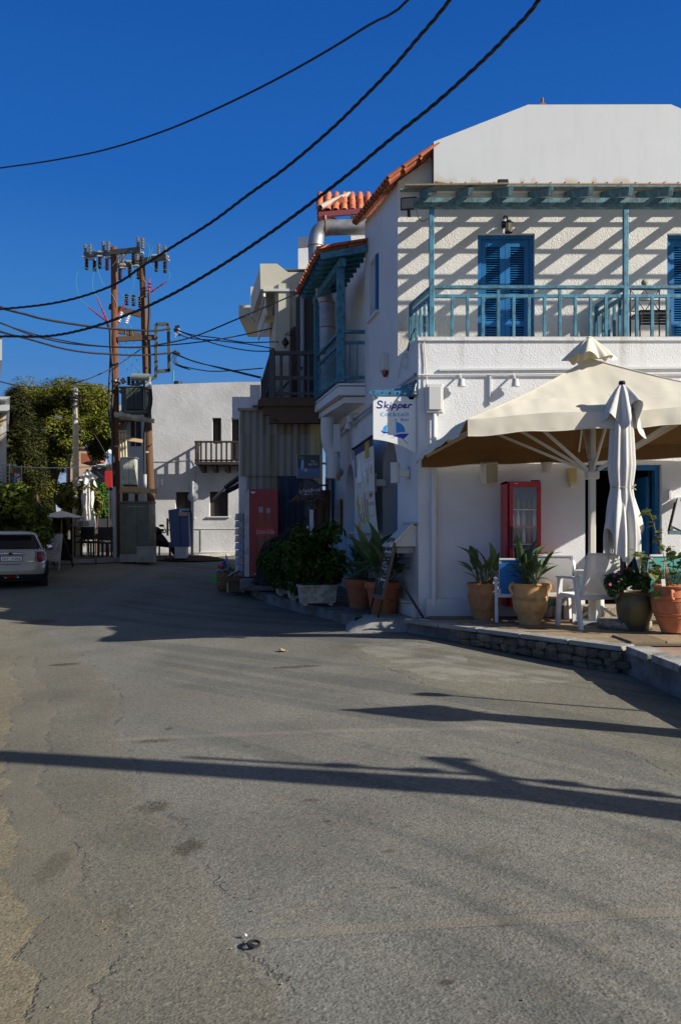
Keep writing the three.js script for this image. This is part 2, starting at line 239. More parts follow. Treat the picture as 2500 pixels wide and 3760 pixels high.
function roadAt(X, d, px) {                                             // base colour [r, g, b] and height of the road surface; px = size of a texel
  const wob = (fbm(X * 2.3, d * 2.3, 3) - .5) * .22 + (fbm(X * 14, d * 14, 2) - .5) * .07;
  const a = X - lerpList(edgeA, d) - wob, b = X - lerpList(edgeB, d) - wob * 1.2, c = X - lerpList(edgeC, d) - wob * 1.3, dd = X - lerpList(edgeD, d) - wob * .8, bandD = d > 5.2 && d < 11;
  let r = road0[0], g = road0[1], bl = road0[2], h = .5;
  const big = fbm(X * .32 + 7, d * .32, 4), mid = fbm(X * 1.7 + 31, d * 1.7 + 4, 3), g1 = fbm(X * 55, d * 55, 2), g2 = vnoise(X * 125 + 3, d * 125), g3 = vnoise(X * 170, d * 170 + 5);
  let k = .72 + .42 * big + .32 * (mid - .5);
  // worn, smoother streaks left by tyres that turn off to the right
  const ang = X * .82 + d * .57 + .05 * d * d * .3, st = Math.max(0, fbm(ang * 4.2, (d * .82 - X * .57) * .16 + 5, 3) - .49);
  if (a > 0) { k *= 1 - 1.7 * Math.min(.13, st) * smooth(.2, 1.2, a); r -= .03 * st; bl += .012 * st; }
  if (a < 0) { const q = smooth(0, -.08, a); g *= 1 - .02 * q; bl *= 1 - .11 * q; k *= 1 - .05 * q; }
  if (b < 0) { r *= 1.06; g *= 1.04; bl *= 1.0; k *= 1.0 + .12 * (fbm(X * 3, d * 1.1, 3) - .5); }
  if (c < 0) { const q = 1 - smooth(7, 13, d); r *= 1 + .20 * q; g *= 1 + .11 * q; bl *= 1 - .04 * q; }
  if (bandD && dd > 0) { r *= 1.1; g *= 1.07; bl *= .97; }
  const spec = g1 * .55 + g2 * .45; let grain = 1 + (spec - .5) * .85 + (g3 - .5) * .5 * (px < .006 ? 1 : .5);
  if (b < 0 && c > 0) grain = 1 + (grain - 1) * .55;
  if (g2 > .86) grain *= 1.2; if (g3 < .1) grain *= .6; if (g2 < .09) grain *= .72;
  h = .45 + .4 * (spec - .5) + .25 * (g3 - .5);
  const crack = (q, w, s) => { const m = Math.abs(q + (g1 - .5) * .06 + (g2 - .5) * .02); if (m < w) { const t = 1 - m / w, v = smooth(.40, .68, fbm(X * 6 + s, d * 6, 3)); k *= 1 - .42 * t * v; h -= .6 * t * v; } else if (q < 0 && q > -.10) { const t = (1 + q / .10) * smooth(.3, .6, fbm(X * 3 + s, d * 3, 2)); k *= 1 + .16 * t; r *= 1 + .04 * t; } else if (q > 0 && q < .05) k *= 1 - .07 * (1 - q / .05); };
  if (d < 12) { crack(a, .014 + px, 1); crack(b, .010 + px, 9); crack(c, .014 + px, 21); if (bandD) crack(dd, .012 + px, 40); }
  if (d < 5.5) { const m = nearLine(X, d, cut2) + (g1 - .5) * .01; if (m < .042) { k *= 1.1; h -= .15; grain = 1 + (grain - 1) * .5; r *= 1.05; bl *= .95; } else if (m < .05 && g1 > .42) { k *= .8; h -= .3; } }
  else if (d < 9) { const m = nearLine(X, d, cut1) + (g1 - .5) * .012; if (m < .055) { k *= 1.17; r *= 1.05; g *= 1.02; grain = 1 + (grain - 1) * .6; } }
  if (d > 8 && d < 12) { const m = nearLine(X, d, cut3); if (m < .04) k *= 1.1; }
  for (const s of spots) { const e = ((X - s[0]) / s[2]) ** 2 + ((d - s[1]) / s[3]) ** 2; if (e < 2.2) { const t = (1 - smooth(.25, 1.6, e + (mid - .5) * 1.2 + (g1 - .5) * .9)) * s[4]; k *= 1 - .72 * t; r *= 1 + .08 * t; bl *= 1 - .16 * t; } }
  if (d > 8.5 && d < 12 && X > 0) { if (inPoly(X + wob, d + wob, patchPoly)) { const n = .8 * smooth(.36, .66, fbm(X * 2.6, d * 4.2, 5)); r = r * (1 - n) + .285 * n; g = g * (1 - n) + .27 * n; bl = bl * (1 - n) + .225 * n; grain = 1 + (grain - 1) * (1 - .6 * n); } }
  const n = fbm(X * .9 + 50, d * .9 + 8, 4); if (n > .62) { const t = smooth(.62, .75, n) * .12; k *= 1 - t; }
  if (fbm(X * 4 + 90, d * 4, 2) > .74 && g1 > .5) { r *= 1.04; bl *= .94; }
  k *= grain; rc[0] = r * k; rc[1] = g * k; rc[2] = bl * k; return h;
}
function roadSheet(x0, x1, d0, d1, n, m, y0, label) {
  const hh = new Float32Array(n * m), px = (x1 - x0) / n, map = colours(n, m, (u, v) => { const h = roadAt(x0 + (x1 - x0) * u, d0 + (d1 - d0) * v, px); hh[Math.min(m - 1, Math.round(v * m)) * n + Math.round(u * n)] = h; return rc; }, false);
  const bump = field(n, (u, v) => hh[Math.min(m - 1, Math.round(v * m)) * n + Math.round(u * n)], m, false);
  const g = sheet((u, v) => { const d = d0 + (d1 - d0) * v, x = x0 + (x1 - x0) * u; return V(x, groundY(d, x) + y0 + (fbm(x * .35, d * .35, 2) - .5) * .035 * smooth(2, 4, d) * (1 - smooth(10, 11.5, d)), -d); }, 40, 60);
  struct('road', g, M([1, 1, 1], .92, { map, bumpMap: bump, bumpScale: .0065 }), { uv: true });
}
{
  const mid = colours(512, 512, (u, v) => { const k = .8 + .35 * tfbm(u, v, 5, 5, 61) + .35 * (tile(u, v, 120, 3) - .5); return [.17 * k, .158 * k, .126 * k]; });
  const g = sheet((u, v) => { const d = lerpList([[0, -60], [.12, 0], [.3, 12], [.42, 20], [.55, 27], [.7, 60], [1, 420]], v), s = d > 60 ? 420 : 120; const x = (u - .5) * 2 * s; return V(x, groundY(Math.max(0, d), x) - .05, -d); }, 40, 60);
  struct('ground', g, M([1, 1, 1], .95, { map: rep(mid, 4) }));
  roadSheet(-3.4, 3.45, 1.3, 5.4, 2048, 1280, 0);
  roadSheet(-5.6, 5.2, 5.4, 11.6, 2048, 1024, 0);
  roadSheet(-16, 4.4, 11.6, 30, 1536, 1024, 0);
  roadSheet(-12, -3.4, 0, 5.4, 512, 512, -.004); roadSheet(3.45, 9, 0, 5.4, 512, 512, -.004);
}

// ---------------------------------------------------------------- frames of the corner building
const FZ = 12.4, CXW = 1.23, TERR = .32;                                 // front plane, corner, terrace level
const sideDir = V(-.2, 0, -.98).normalize();                             // street wall, going away from the corner
const SIDE = new THREE.Matrix4().makeBasis(sideDir.clone().negate(), V(0, 1, 0), V(-.98, 0, .2).normalize()).setPosition(CXW, 0, -FZ);   // x runs back to the corner (x < 0 along the wall), z out to the street
const onSide = (g) => mapTo(g, SIDE);
const sideU = (x) => -(3.764 / (.2041 + (x - CX) / FOCAL) - FZ) / .98;    // local x on the street wall of a picture column
const sideD = (u) => FZ - u * .98, sideX = (u) => CXW + u * .2;          // distance, world x of a local x
const sideY = (y, u) => PY(y, sideD(u));

// terrace of the bar
{
  const E = [[1.01, 11.92], [3.28, 9.02], [3.42, 6.4], [9, 6.4], [9, 12.8], [1.3, 12.8]];
  const slab = prism(E.map(([x, d]) => [x, d]), .5); slab.applyMatrix4(new THREE.Matrix4().makeRotationX(-Math.PI / 2)); slab.translate(0, -.215, 0);
  const terrace = struct('terrace', slab, MAT.concreteDark);
  const dir = V(3.28 - 1.01, 0, -(9.02 - 11.92)), L = dir.length(); dir.normalize();
  const nrm = V(-dir.z, 0, dir.x), r = rng(5);                             // points away from the terrace? checked below
  if (nrm.x > 0) nrm.negate();
  const face = new THREE.Matrix4().makeBasis(dir, V(0, 1, 0), dir.clone().cross(V(0, 1, 0))).setPosition(1.01, 0, -11.92);
  const ramp = Math.atan2(.14, L);
  for (let k = 0; k < 5; k++) { const x0 = L / 5 * k, w = L / 5 - .012; part('kerb_stone', mapTo(rbox(w, .058, .27, .012, x0 + w / 2, .300, -.06 + rr(-.006, .006, r)), face), MAT.concrete, terrace); }
  for (let k = 0; k < 4; k++) { const w = .62 + .05 * k; part('kerb_stone', rbox(.28, .08, w - .015, .012, 3.40 + k * .04, .298, -(8.98 - .31 - k * .66), 0, rr(-.03, .03, r), 0), MAT.kerbWhite, terrace); }
  // rubble below the capping: stones of their own
  const stones = [];
  for (let row = 0; row < 3; row++) { let x = L * .30 + r() * .1; while (x < L - .05) { const w = rr(.10, .26, r), h = rr(.07, .10, r), y = .21 - row * .085 + rr(-.01, .01, r); if (y > .02 + .13 * (1 - x / L)) stones.push([x + w / 2, y, w, h]); x += w + .012; } }
  const hull = [0, 1, 2, 3].map((s) => { const q = rng(90 + s), g = new THREE.IcosahedronGeometry(.5, 1), p = g.attributes.position, m = new Map(); for (let i = 0; i < p.count; i++) { const key = [p.getX(i), p.getY(i), p.getZ(i)].map((v) => v.toFixed(3)).join(); if (!m.has(key)) m.set(key, rr(.82, 1.18, q)); const k = m.get(key), c = (v) => Math.sign(v) * Math.abs(v * 2) ** .6 / 2; p.setXYZ(i, c(p.getX(i)) * k, c(p.getY(i)) * k, c(p.getZ(i)) * k); } g.computeVertexNormals(); return uvm(g); });
  stones.forEach(([x, y, w, h], i) => { const o = new THREE.Mesh(hull[i % 4], MAT.stone[(i * 7 + (i >> 2)) % 4]); o.name = 'stone'; o.matrixAutoUpdate = true; const p = V(x, y, .05).applyMatrix4(face); o.position.copy(p); o.rotation.y = Math.atan2(-dir.z, dir.x); o.scale.set(w * 1.08, h * 1.1, .16); o.castShadow = o.receiveShadow = true; terrace.add(o); });
  for (let k = 0; k < 9; k++) part('stone', rbox(.10, rr(.12, .2, r), .28, .03, 3.36 + k * .012 + rr(0, .02, r), .10 + rr(-.02, .03, r), -(8.9 - k * .29), rr(-.1, .1, r), .03, rr(-.1, .1, r)), MAT.kerbWhite, terrace);
  // the deck: planks of their own, laid along the front
  const edgeX = (d) => 1.01 + (11.92 - d) / (11.92 - 9.02) * (3.28 - 1.01) + .19;
  for (let d = 12.28, row = 0; d > 9.25; d -= .121, row++) {
    let x = Math.max(edgeX(d), 1.36); const end = 5.6; let first = true;
    while (x < end) { const w = Math.min(first ? rr(.5, 1.5, r) : rr(1.2, 2.1, r), end - x); if (w > .08) part('plank', rbox(w - .006, .028, .109, .004, x + w / 2, TERR - .004 + rr(-.002, .002, r), -d + rr(-.002, .002, r), 0, rr(-.003, .003, r), 0), MAT.deck[Math.floor(r() * 4)], terrace); x += w; first = false; }
  }
  for (let k = 0; k < 7; k++) { part('plank', rbox(.42 - .006, .03, .62, .004, 3.62 + k * .42, TERR + .018, -9.55, 0, .02, rr(-.006, .006, r)), MAT.deck[(k * 3) % 4], terrace); }
  part('step_block', rbox(1.4, .07, .5, .01, 5.05, TERR + .02, -9.02), MAT.concrete, terrace);
  part('plinth', rbox(2.1, .30, .10, .01, CXW + 1.16, TERR + .13, -(FZ - .05)), MAT.stucco, terrace);
  part('step', rbox(2.3, .20, .45, .012, CXW + 2.2 + 1.15, TERR + .09, -(FZ - .225)), MAT.pebble, terrace);
  part('paving', box(6, .012, 2.4, 6.5, TERR - .02 + .012, -7.8), M([.36, .24, .17], .9, { map: rep(dirtMid, 1.2) }), terrace);
}
// pavement along the street wall and the worn ramp at the corner
{
  const L = [[.24, 12.75], [-.18, 14], [-1.0, 15.6], [-1.5, 16.6], [-2.1, 18.2], [-2.62, 19.6], [-2.62, 20.6]], r = rng(8);
  const left = (d) => lerpList(L.map(([x, dd]) => [dd, x]), d) + (vnoise(d * 3, 2) - .5) * .06;
  const top = (d) => groundY(d) + lerpList([[12.7, .12], [14, .10], [17, .12], [20, .13]], d);
  const g1 = sheet((u, v) => { const d = 12.75 + v * 7.8, x0 = left(d), x1 = CXW - .2041 * (d - FZ) + .1; return V(x0 + (x1 - x0) * u, top(d), -d); }, 6, 40), g2 = sheet((u, v) => { const d = 12.75 + v * 7.8; return V(left(d) - .02 * u, top(d) - u * .4, -d); }, 2, 40);
  struct('pavement', [g1, g2], MAT.concreteDark);
  const gq = rng(404), gs = []; for (let k = 0; k < 260; k++) { const d = rr(2.4, 8, gq), e = k % 4, X = (e === 0 ? lerpList(edgeA, d) : e === 1 ? lerpList(edgeB, d) : e === 2 ? lerpList(edgeC, d) - gq() * .5 : rr(-2.4, 2.4, gq)) + (gq() - .5) * .3, s = rr(.002, .0055, gq); gs.push(new THREE.TetrahedronGeometry(s, 1).scale(1.2, .7, 1).rotateY(gq() * 6).translate(X, groundY(d, X) + s * .3, -d)); }
  const grit = struct('grit', gs, MAT.stone[0]); grit.userData = { kind: 'stuff', label: 'loose grit scattered along the cracks of the asphalt', category: 'grit' };
  struct('ramp', sheet((u, v) => { const x = .06 + u * 1.2, d = 13.0 - v * (1.0 + .2 * u), e = Math.min(1, u * 3.2) ** .7 * (1 - smooth(.5, 1, v)), g = groundY(d, x) - .03; return V(x, g + (.291 + .006 * fbm(x * 9, d * 9, 2) - g) * e, -d); }, 20, 20), MAT.concrete);
}
// ---------------------------------------------------------------- the white corner building with the bar
const UZ = 13.57, SLAB = 4.70;                                           // upper front wall, balcony floor
const bar_ = thing('bar_building', 'white two storey corner building with blue shutters and a cocktail bar below', 'building', [CXW, .3, -FZ]);
{
  const B = bar_, X = (x) => PX(x, FZ), Y = (y) => PY(y, FZ), front = (pts, holes, depth, d, m, name = 'wall') => { const g = prism(pts, depth, holes); g.translate(0, 0, -d - depth); return part(name, g, m, B); };
  // lower front wall with the bar door
  const dx0 = X(2147), dx1 = X(2428), dy1 = Y(1706);
  front([[CXW, .25], [dx0, .25], [dx0, dy1], [dx1, dy1], [dx1, .25], [9.5, .25], [9.5, SLAB], [CXW, SLAB]], [], .32, FZ, MAT.stucco);
  // room behind the door
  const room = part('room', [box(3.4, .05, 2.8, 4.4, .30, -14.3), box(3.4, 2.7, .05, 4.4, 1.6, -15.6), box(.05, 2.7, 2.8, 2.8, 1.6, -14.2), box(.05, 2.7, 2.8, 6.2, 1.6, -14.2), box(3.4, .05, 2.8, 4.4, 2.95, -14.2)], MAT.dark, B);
  part('counter', rbox(1.1, 1.0, .4, .02, 4.7, .8, -14.6), MAT.brownWood, room);
  const door = part('door', [box(.075, dy1 - .32, .12, dx1 - .0385, (dy1 + .32) / 2, -FZ - .14), box(dx1 - dx0 - .16, .08, .12, (dx0 + dx1) / 2, dy1 - .042, -FZ - .14)], MAT.blue, B);
  part('door_leaf', [box(.045, 2.2, .62, dx1 - .13, 1.44, -FZ - .56), box(.05, 2.0, .10, dx1 - .14, 1.44, -FZ - .26)], MAT.blue, door);
  // street wall below: arched doorway, arched niche, blue door at the far end
  const a0 = sideU(1404), a1 = sideU(1459), aTop = 3.30, n0 = sideU(1270), n1 = sideU(1300), nTop = 3.16, nB = 1.66;
  const arch = (x0, x1, y0, top) => { const s = new THREE.Path(), r = (x1 - x0) / 2; s.moveTo(x0, y0); s.lineTo(x1, y0); s.lineTo(x1, top - r * 1.25); s.absellipse((x0 + x1) / 2, top - r * 1.25, r, r * 1.25, 0, Math.PI, false); s.lineTo(x0, y0); return s; };
  const lowS = shape([[-8.1, .1], [.0, .1], [.0, SLAB], [-8.1, SLAB]]); lowS.holes.push(arch(a0, a1, .33, aTop), arch(n0, n1, nB, nTop));
  part('wall', onSide(new THREE.ExtrudeGeometry(lowS, { depth: .32, bevelEnabled: false, curveSegments: 20 }).translate(0, 0, -.325)), MAT.plaster, B);
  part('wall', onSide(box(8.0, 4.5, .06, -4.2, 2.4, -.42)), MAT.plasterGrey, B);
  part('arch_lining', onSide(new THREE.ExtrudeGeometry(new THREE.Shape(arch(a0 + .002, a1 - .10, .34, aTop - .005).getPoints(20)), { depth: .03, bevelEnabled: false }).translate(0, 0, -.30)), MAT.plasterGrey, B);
  part('door_frame', onSide(box(.085, 2.75, .16, a1 - .045, 1.72, -.09)), MAT.blue, B);
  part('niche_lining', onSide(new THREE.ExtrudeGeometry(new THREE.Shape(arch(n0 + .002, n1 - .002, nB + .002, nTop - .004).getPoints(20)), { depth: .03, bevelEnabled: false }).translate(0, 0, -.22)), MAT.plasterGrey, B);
  part('sill', onSide(rbox(n1 - n0 + .1, .05, .12, .01, (n0 + n1) / 2, nB - .02, .02)), MAT.plaster, B);
  const d0 = sideU(1206), d1 = sideU(1226); part('side_door', onSide(box(.34, 2.5, .08, d1 - .16, 1.7, .03)), MAT.blue, B); part('door_frame', onSide(box(.12, 2.6, .12, d0 + .2, 1.75, .05)), MAT.paintSteel, B);
  part('plinth', onSide(rbox(a1 < 0 ? -a1 - .05 : .5, .34, .08, .01, a1 / 2, .36, .04)), MAT.stucco, B);
  // balcony floor, its front and its left end
  const sp = shape([[.985, UZ + .4], [CXW - .012, FZ - .03], [9.5, FZ - .03], [9.5, UZ + .4]]);
  const slab = prism(sp, .06); slab.rotateX(-Math.PI / 2); slab.translate(0, SLAB - .03, 0); part('balcony_slab', slab, MAT.stucco, B);
  // upper front wall, gable shaped, with two shuttered doors
  const U = (x) => PX(x, UZ), q0 = U(1753), q1 = U(1962), qt = PY(857, UZ), w0 = U(2448), w1 = w0 + (q1 - q0);
  const ux = CXW - .2041 * (UZ - FZ);
  front([[ux, SLAB + .03], [q0, SLAB + .03], [q0, qt], [q1, qt], [q1, SLAB + .03], [w0, SLAB + .03], [w0, qt], [w1, qt], [w1, SLAB + .03], [9.5, SLAB + .03], [9.5, 8.6], [2.7, 8.45], [1.55, 8.1], [ux, 7.72]], [], .3, UZ, MAT.stuccoCream);
  const ledge = shape([[U(1600), 7.50], [9.5, 7.50], [9.5, 7.62], [U(1610), 7.62]]); part('cornice', prism(ledge, .10, [], .01).translate(0, 0, -UZ + .012), MAT.stuccoCream, B);
  const shutters = (x0, x1, n) => {
    const d = part('door', [box(.07, qt - SLAB - .03, .10, x0 + .036, (qt + SLAB) / 2 + .01, -UZ - .13), box(.07, qt - SLAB - .03, .10, x1 - .036, (qt + SLAB) / 2 + .01, -UZ - .13), box(x1 - x0 - .145, .07, .10, (x0 + x1) / 2, qt - .037, -UZ - .13)], MAT.blue, B);
    const m = (x0 + x1) / 2, yb = SLAB + .06, yt = qt - .08, zz = -UZ - .12;
    for (const [a, b] of [[x0 + .075, m - .004], [m + .004, x1 - .075]]) {
      const s = .085; part('shutter_frame', [box(s, yt - yb, .045, a + s / 2, (yt + yb) / 2, zz), box(s, yt - yb, .045, b - s / 2, (yt + yb) / 2, zz), box(b - a - 2 * s, .12, .044, (a + b) / 2, yt - .06, zz), box(b - a - 2 * s, .13, .044, (a + b) / 2, yb + .065, zz), box(b - a - 2 * s, .10, .044, (a + b) / 2, yb + .52, zz)], MAT.blue, d);
      const slatG = uvm(box(b - a - 2 * s, .008, .05, 0, 0, 0, .62, 0, 0)), bz = baseOf(B);
      for (let y = yb + .15; y < yt - .13; y += .041) { if (y > yb + .45 && y < yb + .59) continue; const o = new THREE.Mesh(slatG, MAT.blueSlat); o.name = 'slat'; o.position.set((a + b) / 2 - bz.x, y - bz.y, zz - bz.z); o.castShadow = o.receiveShadow = true; d.add(o); }
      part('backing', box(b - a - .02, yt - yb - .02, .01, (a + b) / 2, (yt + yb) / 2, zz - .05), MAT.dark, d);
    }
    part('knob', ball(.02, m + .05, yb + 1.0, zz + .04), MAT.black, d);
  };
  shutters(q0, q1); shutters(w0, w1);
  // upper street wall with its small window, then the set-back wall behind the street balcony
  const v0 = -(15.72 - FZ) / .98, uF = -(UZ - FZ) / .98, uB = -3.66, W0 = sideU(1357), W1 = sideU(1391);
  const up = shape([[uB, SLAB - .01], [uF, SLAB - .01], [uF, 7.68], [uB, 7.98]]); up.holes.push(new THREE.Path(rect(W0, 5.86, W1, 6.98).map(([a, b]) => new THREE.Vector2(a, b))));
  part('wall', onSide(new THREE.ExtrudeGeometry(up, { depth: .3, bevelEnabled: false }).translate(0, 0, -.30)), MAT.plaster, B);
  const win = part('window', onSide(box(W1 - W0 - .02, 1.1, .04, (W0 + W1) / 2, 6.42, -.27)), MAT.plaster, B);
  part('shutter', onSide(box(.05, 1.04, .30, W1 - .06, 6.42, -.1)), MAT.blue, win); part('shutter_bar', onSide(box(.10, .06, .18, W1 - .14, 6.72, -.12)), MAT.teal, win); part('sill', onSide(rbox(W1 - W0 + .12, .05, .34, .01, (W0 + W1) / 2, 5.83, -.10)), MAT.plaster, win);
  part('wall', onSide(box(3.4, 3.5, .2, uB - 1.7, 6.4, -.42)), MAT.stuccoCream, B);
  // plain back of the house
  part('back_wall', [box(7.8, 8.6, 1.0, 5.3, 4.5, -20.6), box(.3, 8.4, 8, 9.4, 4.4, -16.6)], MAT.plaster, B);
  part('roof_slab', box(7.6, .14, 7.2, 5.8, 8.40, -17.3), MAT.concrete, B);
  // corner pilaster edges are left to the plaster; drainpipe, electric box
  part('drainpipe', [rod(at(1593, 1520, FZ - .07), at(1593, 2222, FZ - .07), .045, .045, 12)], MAT.whiteMetal, B);
  const eb = part('electric_box', rbox(.27, .46, .11, .02, PX(1594, FZ - .08), PY(1464, FZ - .08), -FZ + .07), MAT.plasticWhite, B); part('lid', rbox(.20, .37, .03, .012, PX(1596, FZ - .12), PY(1462, FZ - .12), -FZ + .135), MAT.plasticWhite, eb);
  part('conduit', tube([at(1534, 1377, FZ - .03), at(1700, 1376, FZ - .03), at(1950, 1375, FZ - .03), at(2520, 1372, FZ - .03)], .016, 30, 6), MAT.whiteMetal, B);
  part('conduit', bar(at(1612, 1358, FZ - .02), at(2560, 1350, FZ - .02), .03, .03), MAT.whiteMetal, B); part('conduit', bar(at(1799, 1374, FZ - .02), at(1799, 1485, FZ - .02), .028, .028), MAT.whiteMetal, B);
  part('conduit', tube([onV(-.05, 4.15, .04), onV(-2, 4.13, .05), onV(-4, 4.10, .05), onV(-6.2, 4.04, .05)], .022, 20, 6), MAT.plasticWhite, B); part('conduit', tube([onV(-.05, 4.05, .04), onV(-3, 4.02, .05), onV(-6.1, 3.9, .05)], .015, 20, 6), MAT.plasticGrey, B);
  part('cable', tube([at(1556, 1255, FZ - .02), at(1562, 1330, FZ - .02), at(1566, 1400, FZ - .03), at(1566, 1520, FZ - .02), at(1570, 1600, FZ - .02), at(1590, 1622, FZ - .03)], .008, 24, 5), MAT.plasticWhite, B);
  part('cable', tube([onV(-.3, 4.8, .03), onV(-.55, 4.62, .04), onV(-.7, 4.45, .05), onV(-.62, 4.35, .04), onV(-.5, 4.45, .04), onV(-.75, 4.62, .03), onV(-1.1, 4.28, .03)], .01, 30, 5), MAT.plasticWhite, B);
  part('cable', tube([onV(-.12, 4.9, .02), onV(-.3, 4.72, .06), onV(-.4, 4.6, .05)], .010, 10, 5), MAT.rubber, B);
  part('coping', rbox(8.2, .03, .08, .008, CXW + 4.1, SLAB + .012, -FZ - .025), MAT.stucco, B);
  // white sheet cladding of the gable
  const pd = 13.28, pts = [[1592, 675], [1592, 520], [1938, 384], [2462, 383], [2780, 520], [2780, 676]].map(([x, y]) => [PX(x, pd), PY(y, pd)]);
  const cw = 5.6, chh = 1.36, cx0 = PX(1592, pd), cy0 = PY(676, pd), cmap = colours(1024, 256, (u, v) => { const s = 1 - .07 * smooth(.45, .85, tfbm(u, v * .06, 40, 3, 3)) * (.4 + .6 * v) - .05 * tfbm(u, v, 5, 4, 8), low = 1 - smooth(0, .035 + .09 * smooth(.55, .8, tile(u, .5, 60, 4)) + .16 * smooth(.06, 0, u), v), rr_ = low * (.35 + .65 * tfbm(u, v, 30, 2, 6)) * .75; return [.65 * s * (1 - rr_ * .25), .67 * s * (1 - rr_ * .55), .665 * s * (1 - rr_ * .82)]; }), cg = prism(pts, .05).translate(0, 0, -pd - .05), cp = cg.attributes.position, cu = cg.attributes.uv; for (let i = 0; i < cp.count; i++) cu.setXY(i, Math.min(.999, (cp.getX(i) - cx0) / cw), (cp.getY(i) - cy0) / chh + .004);
  const clad = part('cladding', cg, M([1, 1, 1], .5, { map: cmap}), B, { uv: true });
  part('rusty_edge', [bar(at(1592, 676, pd - .004), at(2780, 677, pd - .004), .012, .022), bar(at(1598, 668, pd - .004), at(1640, 676, pd - .004), .006, .03)], MAT.rust, clad);
  part('shade_return', box(.03, .70, .35, PX(1592, pd) + .02, PY(600, pd), -pd - .23), MAT.blackMatt, clad);  // black box stands in for the shadow behind the left panel edge
  for (let k = 0; k < 18; k++) part('rivet', ball(.010, PX(1606 + k * 52, pd - .005), PY(669, pd - .005), -pd + .004, 1, 1, 1, 6), MAT.rust, clad);
  part('roof_pipe', [rod(at(1990, 384, 13.6), at(1990, 360, 13.6), .022, .022), box(.09, .03, .05, ...at(1992, 384, 13.4).toArray())], MAT.rust, B);
}
function onV(x, y, z) { return V(x, y, z).applyMatrix4(SIDE); }

// tiles of the roof edges: each a half barrel of its own
const tileGeo = [0, 1, 2].map((s) => { const q = rng(300 + s); return uvm(mergeGeometries([sheet((u, v) => { const a = Math.PI * u, r = .088 - .016 * v + (q() - .5) * .001; return V(-Math.cos(a) * r, Math.sin(a) * r * .9, -.42 * v); }, 8, 1), sheet((u, v) => { const a = Math.PI * u, r = .088 - .014 * v; return V(-Math.cos(a) * r, Math.sin(a) * r * .9, 0); }, 8, 1)])); });
function tileRoof(parent, origin, along, upSlope, n, rows, gap, seed, step = .33) {   // columns run along, rows climb the slope
  const q = rng(seed), zAx = upSlope.clone().normalize().negate(), xAx = along.clone().normalize(), yAx = zAx.clone().cross(xAx); if (yAx.y < 0) { yAx.negate(); xAx.negate(); }
  const m = new THREE.Matrix4().makeBasis(xAx, yAx, zAx), rot = new THREE.Quaternion().setFromRotationMatrix(m), b = baseOf(parent);
  for (let i = 0; i < n; i++) for (let j = 0; j < rows; j++) {
    const o = new THREE.Mesh(tileGeo[(i + j * 2) % 3], MAT.tiles[Math.floor(q() * 4)]); o.name = 'tile'; o.castShadow = o.receiveShadow = true;
    o.position.copy(origin).addScaledVector(along.clone().normalize(), i * gap + (q() - .5) * .012).addScaledVector(zAx, -j * step + (q() - .5) * .02).addScaledVector(yAx, .02 + .014 * j * 0 + (j % 2) * .004).sub(b); o.quaternion.copy(rot); o.rotateX(.045); o.rotateZ((q() - .5) * .06); parent.add(o);
    if (i < n - 1) { const p = o.clone(); p.material = MAT.tiles[(i + j) % 4]; p.position.addScaledVector(along.clone().normalize(), gap / 2).addScaledVector(yAx, .012); p.rotateZ(Math.PI); parent.add(p); }
  }
}
{
  const upS = V(Math.cos(.6), Math.sin(.6), 0).add(V(0, 0, .0)).normalize();
  const start = onV(-1.0, 7.62, .20), along = onV(-3.75, 7.94, .20).sub(start);
  const roof = part('roof_edge', sheet((u, v) => start.clone().addScaledVector(along, u).addScaledVector(upS, .03 + v * 1.1).add(V(0, -.03, 0)), 2, 2), MAT.tiles[1], bar_);
  tileRoof(roof, start, along, upS, 15, 3, along.length() / 14, 41);
  // small hipped roof farther back, sunlit
  const back = part('back_roof', box(2.0, 1.3, .2, 1.25, 9.0, -19.9), MAT.cream, bar_);
  const s2 = at(1172, 778, 19.3), up2 = V(0, .62, -.78); tileRoof(back, s2, V(1, 0, 0), up2, 9, 4, .205, 43);
  tileRoof(back, s2.clone().add(V(-.02, .01, -.95)), V(0, 0, 1), V(.78, .5, 0), 4, 2, .22, 44);
  part('ridge', [tube([at(1176, 762, 19.25), at(1215, 742, 19.6), at(1262, 722, 20.1), at(1282, 713, 20.3)], .07, 12, 6)], MAT.mortar, back);
  part('gutter', [bar(at(1170, 790, 19.28), at(1345, 775, 19.28), .09, .12), rod(at(1192, 792, 19.25), at(1193, 818, 19.25), .05)], M([.22, .05, .06], .5), back);
  part('roof_deck', sheet((u, v) => s2.clone().add(V(u * 2 - .05, v * .98 - .05, -v * 1.23)), 1, 1), MAT.tiles[3], back);
  part('eave_board', bar(at(1205, 795, 19.5), at(1245, 815, 19.5), .09, .06), MAT.plank, back);
  part('parapet', box(1.6, .75, .3, 1.05, PY(905, 18.7), -18.85), MAT.plaster, bar_);
}
